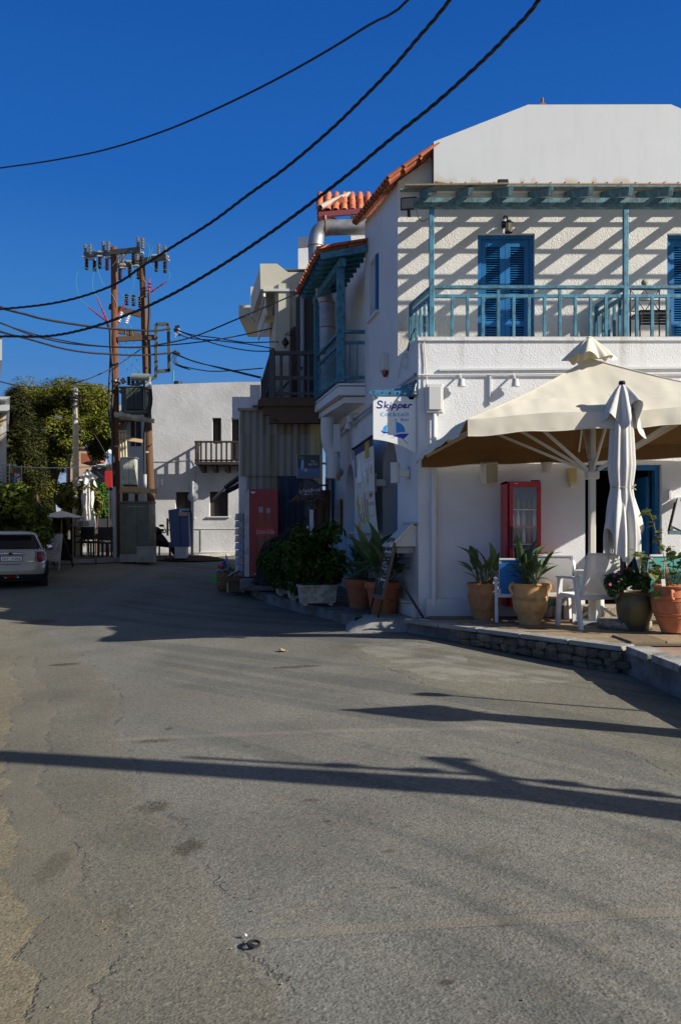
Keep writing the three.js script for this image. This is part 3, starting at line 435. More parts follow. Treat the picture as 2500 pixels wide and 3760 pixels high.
// smoke duct over the street balcony
{
  const d = 18.0, r = .175, t = thing('smoke_duct', 'fat galvanised smoke duct bending over the tiled street balcony roof', 'duct', at(1200, 1300, d));
  part('pipe', rod(at(1345, 834, d), at(1192, 836, d), r, r, 24), MAT.steel, t);
  part('elbow', new THREE.TubeGeometry(curve([at(1205, 836, d), at(1184, 840, d), at(1167, 858, d), at(1160, 888, d), at(1159, 910, d)]), 10, r * 1.01, 24), MAT.steel, t);
  part('pipe', [rod(at(1159, 905, d), at(1162, 1000, d), r, r, 24)], MAT.steel, t); part('pipe', rod(at(1166, 990, d), at(1200, 1120, d), r, r, 24), MAT.steel, t); part('pipe', rod(at(1200, 1110, d), at(1203, 1440, d), r, r, 24), MAT.steel, t);
  for (const [x, y, a] of [[1197, 836, 1], [1159, 905, 0], [1200, 1115, 0], [1201, 1205, 0]]) part('seam', bake(new THREE.TorusGeometry(r * 1.02, .014, 6, 28), ...at(x, y, d).toArray(), a ? 0 : Math.PI / 2, a ? Math.PI / 2 : 0, 0), MAT.rust, t);
}
// ---------------------------------------------------------------- balcony front: pergola, railing, lamps
{
  const t = thing('pergola', 'weathered turquoise timber pergola over the upper front balcony', 'pergola', [1.2, SLAB, -12.45]), d = 12.45, r = rng(12);
  for (const x of [1584, 2295]) part('post', rbox(.078, 6.78 - SLAB - .02, .078, .008, PX(x, d), (6.78 + SLAB) / 2, -d), MAT.teal, t);
  part('post', rbox(.078, 2.06, .078, .008, 7.6, 5.74, -d), MAT.teal, t);
  part('beam', rbox(7.6, .15, .10, .01, 1.16 + 3.8, 6.86, -d), MAT.tealOld, t);
  const yA = 6.98, dA = 12.2, yB = 7.50, dB = UZ - .01;
  for (let k = -0; k < 11; k++) { const x = 1.40 + .622 * k; part('rafter', bar([x, yA - .03, -dA], [x, yB - .04, -dB], .072, .12), MAT.tealOld, t); }
  for (let k = 0; k < 6; k++) { const f = .03 + k * .185, x0 = 1.02 + rr(-.05, .04, r), x1 = 8.4; part('lath', bar([x0, yA + (yB - yA) * f + .05, -(dA + (dB - dA) * f)], [x1, yA + (yB - yA) * f + .05 + rr(-.015, .015, r), -(dA + (dB - dA) * f) + rr(-.01, .01, r)], .046, .026), k % 2 ? MAT.oldWood : MAT.tealOld, t); }
  part('lath', bar([1.0, 7.02, -12.16], [2.6, 7.06, -12.20], .06, .025), MAT.oldWood, t);
}
{
  const d = 12.45, t = thing('balcony_railing', 'turquoise wooden balcony railing with square balusters above the parasol', 'railing', [1.45, SLAB, -d]), yb = SLAB + .05, yt = 5.53, ym = 5.39, xs = PX(1584, d), x2 = PX(2295, d);
  part('top_rail', rbox(8.4 - xs, .05, .075, .006, (8.4 + xs) / 2, yt, -d), MAT.teal, t); part('mid_rail', rbox(8.4 - xs, .055, .04, .006, (8.4 + xs) / 2, ym, -d), MAT.teal, t); part('bottom_rail', rbox(8.4 - xs, .03, .04, .004, (8.4 + xs) / 2, yb - .02, -d), MAT.teal, t);
  for (let k = 0, x = 1659; x < 2640; k++, x += 56.4) if (Math.abs(x - 2295) > 26) { const tall = k % 4 === 3, y1 = tall ? yt - .02 : ym - .02; part('baluster', rbox(.046, y1 - yb + .02, .046, .004, PX(x, d), (y1 + yb) / 2, -d), MAT.teal, t); }
  const side = (X0, D0, X1, D1, n) => { const a = V(X0, 0, -D0), b = V(X1, 0, -D1), p = (u, y) => a.clone().lerp(b, u).setY(y); part('top_rail', bar(p(0, yt), p(1, yt), .07, .05), MAT.teal, t); part('mid_rail', bar(p(0, ym), p(1, ym), .04, .055), MAT.teal, t); part('bottom_rail', bar(p(0, yb), p(1, yb), .04, .04), MAT.teal, t); for (let k = 0; k < n; k++) { const q = p((k + .6) / n, 0); part('baluster', rbox(.044, ym - yb, .044, .004, q.x, (ym + yb) / 2, q.z), MAT.teal, t); } part('newel', rbox(.06, yt - yb + .04, .06, .006, ...p(1, (yt + yb) / 2).toArray()), MAT.teal, t); };
  side(xs, d + .02, 1.20, 13.44, 5); side(x2 - .02, d + .05, x2 - .12, 13.5, 5);
}
{
  const lampAt = at(1866, 826, UZ - .10), t = thing('wall_lamp', 'small black carriage lamp on the wall above the blue shutter door', 'lamp', lampAt);
  part('bracket', [bake(new THREE.TorusGeometry(.05, .014, 6, 14, Math.PI), lampAt.x - .05, lampAt.y + .10, lampAt.z, 0, .6, 0), rbox(.06, .12, .03, .01, lampAt.x - .07, lampAt.y + .04, -UZ + .02)], MAT.black, t);
  part('shade', [cyl(.075, .03, .05, lampAt.x, lampAt.y + .06, lampAt.z, 14), cyl(.066, .066, .014, lampAt.x, lampAt.y - .125, lampAt.z, 14)], MAT.black, t);
  part('lens', cyl(.05, .055, .14, lampAt.x, lampAt.y - .04, lampAt.z, 14), P([.30, .25, .15], .2, { clearcoat: 1 }), t);
  for (let k = 0; k < 6; k++) part('cage_bar', rod([lampAt.x + .06 * Math.cos(k), lampAt.y + .04, lampAt.z + .06 * Math.sin(k)], [lampAt.x + .06 * Math.cos(k), lampAt.y - .12, lampAt.z + .06 * Math.sin(k)], .005, .005, 5), MAT.black, t);
}
function floodlight(label, p, w, h, ry, rx, lens = M([.26, .25, .20], .3)) { const t = thing('floodlight', label, 'floodlight', p); const q = (g) => bake(g, p.x, p.y, p.z, rx, ry, 0); part('housing', q(rbox(w, h, .07, .012)), MAT.black, t); part('lens', q(box(w * .8, h * .76, .008, 0, 0, .038)), lens, t); part('bracket', bar(p.clone().add(V(0, -h * .5, -.03)), p.clone().add(V(.02, -h * .5 - .06, -.14)), .05, .02), MAT.black, t); return t; }
floodlight('black floodlight tilted up on the lower edge of the white gable panel', at(1846, 676, 12.75), .175, .145, 0, -.25, MAT.bakelite);
{ const f = floodlight('black floodlight with a pale lens at the left end of the pergola', at(1500, 748, 12.9), .27, .20, -.45, .25); part('cord', tube([at(1530, 765, 12.9), at(1536, 800, 12.9), at(1552, 812, 13.2), at(1570, 803, 13.5)], .008, 14, 5), MAT.cable, f); part('arm', bar(at(1530, 745, 12.8), at(1580, 752, 12.6), .05, .05), MAT.tealOld, f); }
{ // black iron chair on the balcony
  const c = at(2366, 1236, 13.0), t = thing('iron_chair', 'black iron chair with crossed lattice back behind the balcony railing', 'chair', c), x0 = -.24, x1 = .24, p = (x, y, z) => V(c.x + x, SLAB + .03 + y, c.z + z);
  for (const [x, z] of [[x0, 0], [x1, 0], [x0, .42], [x1, .42]]) part('leg', rod(p(x, 0, z), p(x, z ? .46 : .95, z), .014), MAT.black, t);
  part('seat', rbox(.50, .04, .46, .012, c.x, SLAB + .49, c.z + .21), MAT.black, t);
  part('back_rail', [rod(p(x0, .94, 0), p(x1, .94, 0), .014), rod(p(x0, .58, 0), p(x1, .58, 0), .012), rod(p(x0, .76, 0), p(x1, .76, 0), .008)], MAT.black, t);
  part('lattice', [rod(p(x0, .58, 0), p(0, .94, 0), .008), rod(p(0, .58, 0), p(x1, .94, 0), .008), rod(p(0, .58, 0), p(x0, .94, 0), .008), rod(p(x1, .58, 0), p(0, .94, 0), .008)], MAT.black, t);
  part('seat_slat', [0, 1, 2, 3].map((k) => box(.48, .03, .02, c.x, SLAB + .42 - k * .045, c.z + .43)), MAT.blackMatt, t);
}
single('wall_ornament', 'small round stone ornament on the balcony rail beside the second shutter', 'ornament', [ball(.05, ...at(2364, 1038, 12.5).toArray(), 1, 1, 1), ball(.025, ...at(2364, 1030, 12.5).toArray())], MAT.stone[2]);

// spotlights under the slab
for (const [x, y, l, s] of [[1693, 1405, 'small white spotlight under the conduit above the parasol, the left one', 1], [1891, 1405, 'small white spotlight close to the top left slope of the parasol', 1]]) { const p = at(x, y, FZ - .13), t = thing('spotlight', l, 'spotlight', p, ); part('shade', [cyl(.055, .05, .07, p.x, p.y + .02, p.z, 16), cyl(.066, .06, .05, p.x, p.y - .035, p.z, 16)], MAT.plasticWhite, t); part('stem', bar([p.x, p.y + .05, p.z], [p.x, p.y + .17, -FZ], .02, .02), MAT.plasticWhite, t); }
{ const p = at(1795, 1735, FZ - .16), t = thing('loudspeaker', 'cream loudspeaker tilted on the front wall left of the red fridge', 'loudspeaker', p); part('cabinet', bake(rbox(.24, .34, .18, .03), p.x, p.y, p.z, .25, .3, .06), MAT.creamMetal, t); part('grille', bake(rbox(.19, .29, .02, .01, 0, 0, .09), p.x, p.y, p.z, .25, .3, .06), M([.42, .36, .24], .8), t); }
{ const p = at(2005, 1717, FZ - .14), t = thing('wall_spot', 'cream round wall spotlight above the fridge under the parasol', 'lamp', p); part('shade', cyl(.09, .09, .16, p.x, p.y, p.z, 20), MAT.creamMetal, t); part('stem', bar(p, [p.x, p.y + .05, -FZ], .04, .04), MAT.creamMetal, t); }
{ const p = at(2101, 1745, FZ - .06), t = thing('junction_box', 'small yellow box on the wall left of the bar door', 'box', p); part('cover', rbox(.14, .26, .10, .03, ...p.toArray()), M([.62, .50, .22], .6), t); part('stub', rbox(.10, .08, .08, .02, p.x, p.y - .16, p.z), MAT.creamMetal, t); }
// siren on the street wall
{ const u = sideU(1421), t = thing('alarm_siren', 'white alarm siren with a red lower lens on the shaded street wall', 'siren', onV(u, 4.5, .03)); part('case', onSide(rbox(.26, .30, .15, .03, u, PY(1342, sideD(u)) + .04, .045)), MAT.plasticWhite, t); part('lens', onSide(ball(.12, u, PY(1360, sideD(u)) - .03, .04, 1, .8, .35)), M([.16, .01, .012], .3), t); }
// two white cylinder lamps on the street wall
for (const [x, y, l] of [[1451, 1737, 'white cylinder wall lamp beside the large arched doorway'], [1364, 1773, 'white cylinder wall lamp in front of the paper cocktail banner']]) {
  const u = sideU(x + 52), p = onV(u, PY(y, sideD(u)), .24), t = thing('cylinder_lamp', l, 'lamp', p);
  part('body', cyl(.075, .075, .30, p.x, p.y, p.z, 20), MAT.plasticWhite, t); part('rim', [cyl(.08, .08, .03, p.x, p.y + .15, p.z, 20), cyl(.08, .08, .03, p.x, p.y - .15, p.z, 20)], MAT.plasticWhite, t);
  part('bracket', onSide(rbox(.09, .13, .2, .02, u, p.y, .10)), MAT.creamMetal, t); part('plate', onSide(rbox(.05, .2, .02, .008, u, p.y, .012)), MAT.plasticGrey, t);
}
// clip spots high on the street wall
for (const [x, y, l] of [[1313, 1538, 'white clip spotlight under the side balcony, nearer the hanging sign'], [1307, 1562, 'white clip spotlight under the side balcony, just beyond the first'], [1253, 1592, 'white clip spotlight beside the white downpipe']]) { const u = sideU(x), p = onV(u, PY(y, sideD(u)), .16), t = thing('clip_spot', l, 'spotlight', p); part('shade', [cyl(.08, .06, .14, p.x, p.y, p.z, 16), cyl(.085, .085, .02, p.x, p.y - .07, p.z, 16)], MAT.plasticWhite, t); part('arm', onSide(rod([u, p.y + .12, 0], [u, p.y + .06, .16], .018)), MAT.plasticWhite, t); }

// ---------------------------------------------------------------- street balcony with its tiled roof
{
  const t = thing('street_balcony', 'small white side balcony with turquoise posts and railing under a tiled lean-to', 'balcony', onV(-4.8, SLAB, .3));
  const A = V(0, 0, -16), Bq = V(-.54, 0, -18.25), wallAt = (p) => V(CXW - .2041 * (-p.z - FZ), 0, p.z), o = Bq.clone().sub(A).normalize();
  const A2 = A.clone().addScaledVector(o, -.08).add(V(-.06, 0, 0)), B2 = Bq.clone().addScaledVector(o, .15).add(V(-.06, 0, 0));
  const sl = (y, lift, shrink) => [A2, B2].map((p) => p.clone().setY(y));
  { const q = [A2, B2, wallAt(B2), wallAt(A2)].map((p) => [p.x, -p.z]); const g = prism(q, .17); g.rotateX(-Math.PI / 2); g.translate(0, SLAB - .26, 0); part('slab', g, MAT.plaster, t); const g2 = prism([A2.clone().add(V(.12, 0, -.12)), B2.clone().add(V(.12, 0, .1)), wallAt(B2), wallAt(A2).add(V(0, 0, -.12))].map((p) => [p.x, -p.z]), .12); g2.rotateX(-Math.PI / 2); g2.translate(0, SLAB - .40, 0); part('slab_underside', g2, MAT.plaster, t); const g3 = prism(q, .04); g3.rotateX(-Math.PI / 2); g3.translate(0, SLAB - .065, 0); part('slab_rim', g3, MAT.plaster, t); }
  const P0 = (p, y) => p.clone().setY(y), yT = 7.02;
  for (const p of [A, Bq]) part('post', rbox(.145, yT - SLAB, .145, .01, p.x, (yT + SLAB) / 2, p.z, 0, .2, 0), MAT.teal, t);
  part('plate', bar(P0(A, yT + .08).addScaledVector(o, -.2), P0(Bq, yT + .08).addScaledVector(o, .2), .13, .16), MAT.teal, t);
  const yb = SLAB + .06, ym = 5.52, yt = 5.74;
  const rail = (p, q, n) => { part('top_rail', bar(P0(p, yt), P0(q, yt), .09, .06), MAT.teal, t); part('mid_rail', bar(P0(p, ym), P0(q, ym), .05, .06), MAT.teal, t); part('bottom_rail', bar(P0(p, yb + .05), P0(q, yb + .05), .05, .06), MAT.teal, t); for (let k = 1; k < n; k++) { const s = p.clone().lerp(q, k / n); part('baluster', rbox(.026, ym - yb, .026, .004, s.x, (ym + yb) / 2, s.z), MAT.teal, t); } };
  rail(A, Bq, 11); rail(A.clone().add(V(.03, 0, 0)), wallAt(A), 3);
  // lean-to roof: boards, rafters, tiles
  const e0 = V(-.42, 7.28, -15.75), e1 = V(-1.0, 7.28, -18.55), along = e1.clone().sub(e0), w0 = V(.60, 7.46, -15.75), up = w0.clone().sub(e0);
  part('roof_boards', sheet((u, v) => e0.clone().addScaledVector(along, u).addScaledVector(up, v * 1.02).add(V(0, -.03, 0)), 1, 1), MAT.navy, t);
  for (let k = 0; k < 9; k++) { const p = e0.clone().addScaledVector(along, .04 + k * .115).add(V(.06, -.075, 0)), q = p.clone().addScaledVector(up, .98); part('rafter', bar(p, q, .07, .09), MAT.teal, t); }
  for (let k = 0; k < 8; k++) { const v = .1 + k * .12; part('ceiling_board', bar(e0.clone().addScaledVector(up, v).add(V(0, -.045, .02)), e1.clone().addScaledVector(up, v).add(V(0, -.045, 0)), .115, .012), MAT.blue, t); }
  part('barge_board', bar(e0.clone().add(V(.02, -.10, .03)), w0.clone().add(V(0, -.10, .03)), .04, .13), MAT.teal, t);
  tileRoof(t, e0.clone().add(V(-.05, 0, .02)), along, up, 15, 3, along.length() / 14, 51);
}
// ---------------------------------------------------------------- the bar's sign
{
  const d = FZ + .11, t = thing('hanging_sign', 'white hanging sign with blue lettering and two sailing boats', 'sign', at(1450, 1540, d));
  const x0 = PX(1370, d), x1 = PX(1527, d), yT = PY(1457, d), yL = PY(1613, d), yR = PY(1666, d), W = x1 - x0, H = yT - yR;
  const art = canvas(768, Math.round(768 * H / W), (c, w, h) => {
    c.fillStyle = '#e9ebe8'; c.fillRect(0, 0, w, h);
    const k = w / 840, X = (x) => (x - 140) * k, Y = (y) => (y - 395) * k;             // measured on an enlarged view of the panel
    c.lineCap = c.lineJoin = 'round';
    const ln = (pts, lw, col) => { c.strokeStyle = col; c.lineWidth = lw * k; c.beginPath(); pts.forEach((q, i) => (i ? (q.length === 2 ? c.lineTo(X(q[0]), Y(q[1])) : c.bezierCurveTo(X(q[0]), Y(q[1]), X(q[2]), Y(q[3]), X(q[4]), Y(q[5]))) : c.moveTo(X(q[0]), Y(q[1])))); c.stroke(); };
    const navy = '#1c1f86', lw = 27;
    ln([[322, 505], [300, 470, 240, 470, 232, 510], [228, 560, 320, 550, 305, 590], [290, 622, 230, 615, 212, 605]], 30, navy);
    ln([[378, 492], [358, 612]], lw, navy); ln([[428, 548], [395, 575, 380, 580, 368, 585]], lw, navy); ln([[385, 578], [400, 600, 412, 610, 428, 612]], lw, navy);
    ln([[478, 552], [463, 612]], lw, navy); ln([[487, 515], [488, 514]], 26, navy);
    ln([[530, 555], [500, 655]], lw, navy); ln([[525, 575], [550, 530, 600, 545, 588, 580], [575, 615, 530, 618, 518, 600]], lw, navy);
    ln([[642, 555], [608, 655]], lw, navy); ln([[637, 575], [662, 530, 712, 545, 700, 580], [688, 615, 645, 618, 630, 600]], lw, navy);
    ln([[730, 582], [770, 590, 800, 560, 780, 548], [750, 535, 718, 575, 730, 600], [745, 620, 780, 610, 798, 600]], lw, navy);
    ln([[842, 550], [825, 612]], lw, navy); ln([[836, 580], [850, 550, 875, 540, 895, 552]], lw, navy);
    c.fillStyle = '#2f9fe0'; c.textAlign = 'left';
    const fit = (s, x, y, wid, size, col) => { c.font = 'bold ' + Math.round(size * k) + 'px sans-serif'; c.fillStyle = col; c.save(); c.translate(X(x), Y(y)); c.scale(wid * k / c.measureText(s).width, 1); c.fillText(s, 0, 0); c.restore(); };
    fit('Cocktail', 268, 780, 572, 105, '#2f9be0'); fit('Bar', 672, 872, 174, 84, '#2f86cc');
    const poly = (pts, col) => { c.fillStyle = col; c.beginPath(); pts.forEach((q, i) => (i ? (q.length === 2 ? c.lineTo(X(q[0]), Y(q[1])) : c.quadraticCurveTo(X(q[0]), Y(q[1]), X(q[2]), Y(q[3]))) : c.moveTo(X(q[0]), Y(q[1])))); c.fill(); };
    poly([[600, 885], [780, 950, 762, 1082], [600, 1105]], '#2c8fdc'); poly([[520, 1150], [640, 1060, 870, 1095], [760, 1085, 660, 1095], [560, 1120, 520, 1150]], '#3aa0e6'); poly([[520, 1160], [660, 1100, 845, 1122], [740, 1222], [690, 1205], [560, 1185, 520, 1160]], '#1a35b4');
    ln([[582, 830], [598, 1110]], 18, '#3aa0e6'); ln([[555, 832], [615, 838]], 8, '#3aa0e6'); ln([[700, 1205], [822, 1320]], 10, '#1b2f78'); ln([[485, 1190], [520, 1215, 560, 1200, 545, 1165]], 6, '#556');
    poly([[412, 945], [330, 965, 325, 1050], [405, 1062]], '#3aa6ea'); poly([[270, 1060], [360, 1030, 455, 1095], [380, 1060, 270, 1060]], '#3aa0e6'); poly([[285, 1068], [370, 1065, 455, 1100], [370, 1118], [335, 1112], [285, 1068]], '#1a35b4');
    ln([[420, 915], [415, 1065]], 9, '#3aa0e6'); ln([[405, 918], [432, 922]], 5, '#3aa0e6'); ln([[352, 1125], [298, 1175]], 5, '#556'); ln([[445, 1100], [455, 1125, 470, 1118, 480, 1115]], 4, '#556');
    c.fillStyle = '#555'; for (const [x, y] of [[155, 482], [158, 798], [160, 1118], [952, 490], [952, 805], [955, 1120], [958, 1420], [560, 1278]]) { c.beginPath(); c.arc(X(x), Y(y), 5 * k, 0, 7); c.fill(); }
  });
  const s = new THREE.Shape(); s.moveTo(x0, yT); s.lineTo(x1, yT); s.lineTo(x1, yR); s.quadraticCurveTo(x0 + W * .55, yL - .03, x0, yL); s.lineTo(x0, yT);
  const g = new THREE.ExtrudeGeometry(s, { depth: .02, bevelEnabled: false, curveSegments: 20 }).translate(0, 0, -d - .02), p = g.attributes.position, uv = g.attributes.uv;
  for (let i = 0; i < p.count; i++) uv.setXY(i, (p.getX(i) - x0) / W, (p.getY(i) - yR) / H);
  part('panel', g, M([1, 1, 1], .45, { map: art }), t, { uv: true });
  const z = (x, y) => [PX(1340 + x / 5.2267, d), PY(1380 + y / 5.2267, d)];
  const holes = [[165, 325, 33], [322, 332, 28], [472, 335, 29], [620, 338, 28], [770, 338, 27], [238, 330, 12], [395, 332, 12], [548, 335, 12], [710, 330, 11]].map(([x, y, r]) => { const h = new THREE.Path(), [a, b] = z(x, y); h.absarc(a, b, r / 5.2267 * d / FOCAL, 0, Math.PI * 2, true); return h; });
  const outline = [[62, 325], [120, 275], [430, 268], [560, 240], [660, 205], [820, 150], [960, 90], [1005, 60], [1012, 390], [960, 400], [925, 455], [860, 455], [800, 385], [150, 380], [120, 370]].map(([x, y]) => z(x, y));
  const bracket = shape(outline, holes);
  part('bracket', prism(bracket, .03).translate(0, 0, -d - .03), M([.045, .22, .40], .6, { map: rep(dirtHeavy, .3) }), t);
  for (const y of [186, 222, 258]) part('slot', box(.095, .008, .006, z(878, y)[0], z(878, y)[1], -d + .005), MAT.plasticGrey, t);
  part('bolt', rbox(.045, .04, .05, .006, ...z(225, 410), -d + .012), MAT.tealOld, t);
  part('hinge_bar', rbox(.03, H * .96, .03, .006, x1 + .022, (yT + yR) / 2, -d - .02), MAT.plaster, t);
  const lp = at(1522, 1440, d - .12); const l = part('spot_lamp', [lathe([[.012, .05], [.02, .03], [.03, 0], [.058, -.035], [.05, -.04], [0, -.02]], 16, lp.x, lp.y, lp.z), rod([lp.x, lp.y + .05, lp.z], [lp.x + .03, lp.y + .16, lp.z - .04], .012)], MAT.steel, t);
}
// ---------------------------------------------------------------- parasols
const fold = (t, seed) => (vnoise(t * 3 + seed, seed) - .5) * .6 + (vnoise(t * 9, seed + 4) - .5) * .3;
{
  const c = V(PX(2172, 11.3), TERR, -11.3), t = thing('open_parasol', 'large open square cream parasol with sagging valance over the terrace', 'parasol', c);
  const apex = at(2162, 1318, 11.3), NL = at(1716, 1541, 10.6), FL = at(1548, 1662, 12.25), NR = at(2920, 1478, 10.3), FR = at(2700, 1625, 12.2), cor = [NL, NR, FR, FL];
  const pan = (a, b, seed) => sheet((u, v) => { const e = a.clone().lerp(b, u), p = apex.clone().lerp(e, v); p.y += -.05 * Math.sin(Math.PI * u) * Math.sin(Math.PI * Math.min(1, v * .9)) + .035 * Math.sin(2 * Math.PI * u) ** 2 * v - .05 * Math.sin(Math.PI * v) + (fbm(u * 5 + seed, v * 4) - .5) * .025 * v; return p; }, 24, 16);
  for (let k = 0; k < 4; k++) { part('panel', pan(cor[k], cor[(k + 1) % 4], k * 7), MAT.canvasCloth, t); part('inner_sheet', pan(cor[k], cor[(k + 1) % 4], k * 7).translate(0, -.012, 0), MAT.inner_sheet, t); }  // brown sheet added below the cloth, coloured as its shaded underside
  for (const e of cor) part('ridge_seam', tube([0, .25, .5, .75, 1].map((v) => apex.clone().lerp(e, v).add(V(0, -.05 * Math.sin(Math.PI * v) + .004, 0))), .009, 24, 5), MAT.canvasCloth, t);
  for (let k = 0; k < 4; k++) {
    const a = cor[k], b = cor[(k + 1) % 4], n = V(b.z - a.z, 0, a.x - b.x).normalize(); const out = a.clone().add(b).multiplyScalar(.5).sub(apex).setY(0); if (n.dot(out) < 0) n.negate();
    const drop = (u, v) => { const p = a.clone().lerp(b, u); p.y += -.10 * 0 - v * (.215 + .012 * Math.sin(u * 9 * Math.PI)) + (v ? 0 : 0) - .012 * v; p.addScaledVector(n, .01 + v * (k === 3 ? .16 * (1 - Math.abs(u - .5)) + .05 : .03) + v * .07 * fold(u * 2.2, k * 5)); p.y += .035 * Math.sin(2 * Math.PI * u) ** 2 * (1 - v * .5); return p; };
    part('valance', sheet(drop, 60, 8), MAT.canvasCloth, t); part('valance_shade_sheet', sheet((u, v) => drop(u, v * .985).addScaledVector(n, -.008), 60, 8), MAT.inner_sheet, t);  // brown inner sheet paints the shade inside the valance
    part('hem', tube(Array.from({ length: 21 }, (_, i) => { const u = i / 20, p = a.clone().lerp(b, u); p.y += -(.215 + .012 * Math.sin(u * 9 * Math.PI)) - .012 + .0175 * Math.sin(2 * Math.PI * u) ** 2; return p.addScaledVector(n, .01 + (k === 3 ? .16 * (1 - Math.abs(u - .5)) + .05 : .03) + .07 * fold(u * 2.2, k * 5)); }), .006, 40, 5), MAT.canvasCloth, t);
  }
  // vent cap with a ruffled skirt
  part('cap', sheet((u, v) => { const a = u * Math.PI * 2, r = .03 + .29 * v ** .85, w = .03 * v * v * Math.sin(a * 7 + 1 + Math.sin(a * 2)) + .035 * v * Math.sin(a * 4 + .5) + .02 * v * Math.sin(a * 13); return V(apex.x + Math.cos(a) * (r + w), apex.y + .30 - .30 * v ** 1.1 + .03 * v * Math.sin(a * 7 + 2 + Math.sin(a * 3)) - .02 * v * Math.sin(a * 2), apex.z + Math.sin(a) * (r * .9 + w)); }, 90, 10), MAT.canvasCloth, t);
  part('finial', ball(.05, apex.x, apex.y + .29, apex.z, 1, .7, 1), MAT.canvasCloth, t);
  part('pole', [rbox(.09, apex.y - TERR - .12, .09, .015, c.x, (apex.y + TERR - .1) / 2, c.z)], MAT.creamMetal, t);
  part('hub', rbox(.17, .12, .17, .02, c.x, PY(1745, 11.3), c.z), MAT.creamMetal, t); part('winder', [rbox(.03, .7, .03, .006, c.x - .05, 2.9, c.z + .05), ball(.025, c.x - .06, 2.66, c.z + .06)], MAT.steel, t);
  const ends = [NL, NR, FR, FL, NL.clone().lerp(NR, .5), NR.clone().lerp(FR, .5), FR.clone().lerp(FL, .5), FL.clone().lerp(NL, .5)];
  for (const e of ends) { const tip = apex.clone().lerp(e, .97).add(V(0, -.10, 0)), m = apex.clone().lerp(e, .62).add(V(0, -.14, 0)); const rib = part('rib', bar(apex.clone().add(V(0, -.16, 0)), tip, .025, .035), MAT.creamMetal, t); part('strut', bar(V(c.x, PY(1738, 11.3), c.z).lerp(m, .05), m, .03, .04), MAT.creamMetal, rib); }
  part('foot', [rbox(.5, .05, .5, .01, c.x, TERR + .03, c.z)], MAT.galv, t);
}
// a furled parasol: cloth gathered round its pole and tied with a cord
function furled(name, label, base, m, o = {}) {
  const t = local(thing(name, label, 'parasol', base, o.group)), H = o.h || 3.34, k = H / 3.34, s = o.seed || 0, fat = o.fat || 1;
  const prof = [[3.26, .045], [3.1, .09], [2.7, .13], [2.2, .155], [2.0, .135], [1.92, .122], [1.75, .15], [1.5, .185], [1.25, .205], [1.0, .205], [.7, .19]];
  const rad = (y) => lerpList([...prof].reverse().map(([a, b]) => [a, b]), y);
  const hem = (a) => .88 + .30 * Math.sin(a * 2 + 1.1 + s) * .55 + .26 * Math.abs(Math.sin(a * 2.5 + .6 + s)) + .12 * Math.sin(a * 7 + s);
  part('cloth', sheet((u, v) => { const a = u * Math.PI * 2, y0 = 3.26, y1 = hem(a), y = y0 + (y1 - y0) * v, below = 1 - smooth(1.3, 1.9, y), r = rad(y) * fat * (1 + below * .45 * Math.max(0, hem(a) - .92) + .20 * (Math.abs(Math.sin(a * 3 + s + .9 * below + .25 * Math.sin(y * 2))) * 1.6 - 1) + (.08 + .08 * below) * Math.sin(a * 11 + y * .6 + s) + .10 * below * Math.sin(a * 3 + 1)); return V(Math.cos(a) * r, y * k, Math.sin(a) * r); }, 150, 46), m, t, { uv: true });
  part('hood', sheet((u, v) => { const a = u * Math.PI * 2, y = 3.28 - v * (.46 + .16 * Math.sin(a * 4 + s) + .10 * Math.sin(a * 3 + 1)), r = (.04 + .205 * v ** .75) * fat * (1 + (.10 + .16 * v) * Math.sin(a * 8 + s) + .06 * Math.sin(a * 5)); return V(Math.cos(a) * r, y * k, Math.sin(a) * r); }, 120, 16), m, t, { uv: true });
  part('cord', [bake(new THREE.TorusGeometry(.125 * fat, .010, 6, 40), 0, 1.92 * k, 0, Math.PI / 2 + .07, 0, 0), rod([.09 * fat, 1.91 * k, .09 * fat], [.15 * fat, 1.95 * k, .10 * fat], .012), rod([.09 * fat, 1.91 * k, .09 * fat], [.14 * fat, 1.88 * k, .12 * fat], .010)], M([.45, .40, .28], .9), t);
  part('cap', lathe([[0, 3.34], [.036, 3.335], [.044, 3.315], [.044, 3.29], [0, 3.27]].map(([r, y]) => [r, y * k]), 20), MAT.blackMatt, t);
  part('pole', cyl(.026, .026, 3.2 * k, 0, 1.6 * k, 0, 14), o.pole || MAT.bakelite, t);
  return t;
}
furled('furled_parasol', 'furled grey white parasol tied with cord in front of the open parasol', V(PX(2282, 10.45), TERR, -10.45), MAT.canvasGrey, { seed: 1 });
single('concrete_weight', 'round pebble concrete parasol weight behind the dark glazed pot', 'weight', lathe([[0, TERR + .135], [.33, TERR + .13], [.355, TERR + .11], [.36, TERR + .0], [0, TERR + 0]], 40, PX(2290, 10.75), 0, -10.75), MAT.pebble);
// two more furled parasols of the terrace stand just outside the picture; their shadows cross the road
furled('furled_parasol', 'furled grey white parasol near the kerb outside the right edge', V(5.65, 0, -5.2), MAT.canvasGrey, { seed: 4, h: 3.2 });
{ const p = V(5.34, 0, -6.15), t = thing('lantern_post', 'slim post with a lamp at the terrace edge outside the picture', 'lamp', p); part('post', rod(p, p.clone().add(V(0, 2.5, 0)), .03, .022), MAT.paintSteel, t); part('lamp', ball(.09, p.x, p.y + 2.55, p.z), MAT.plasticWhite, t); }

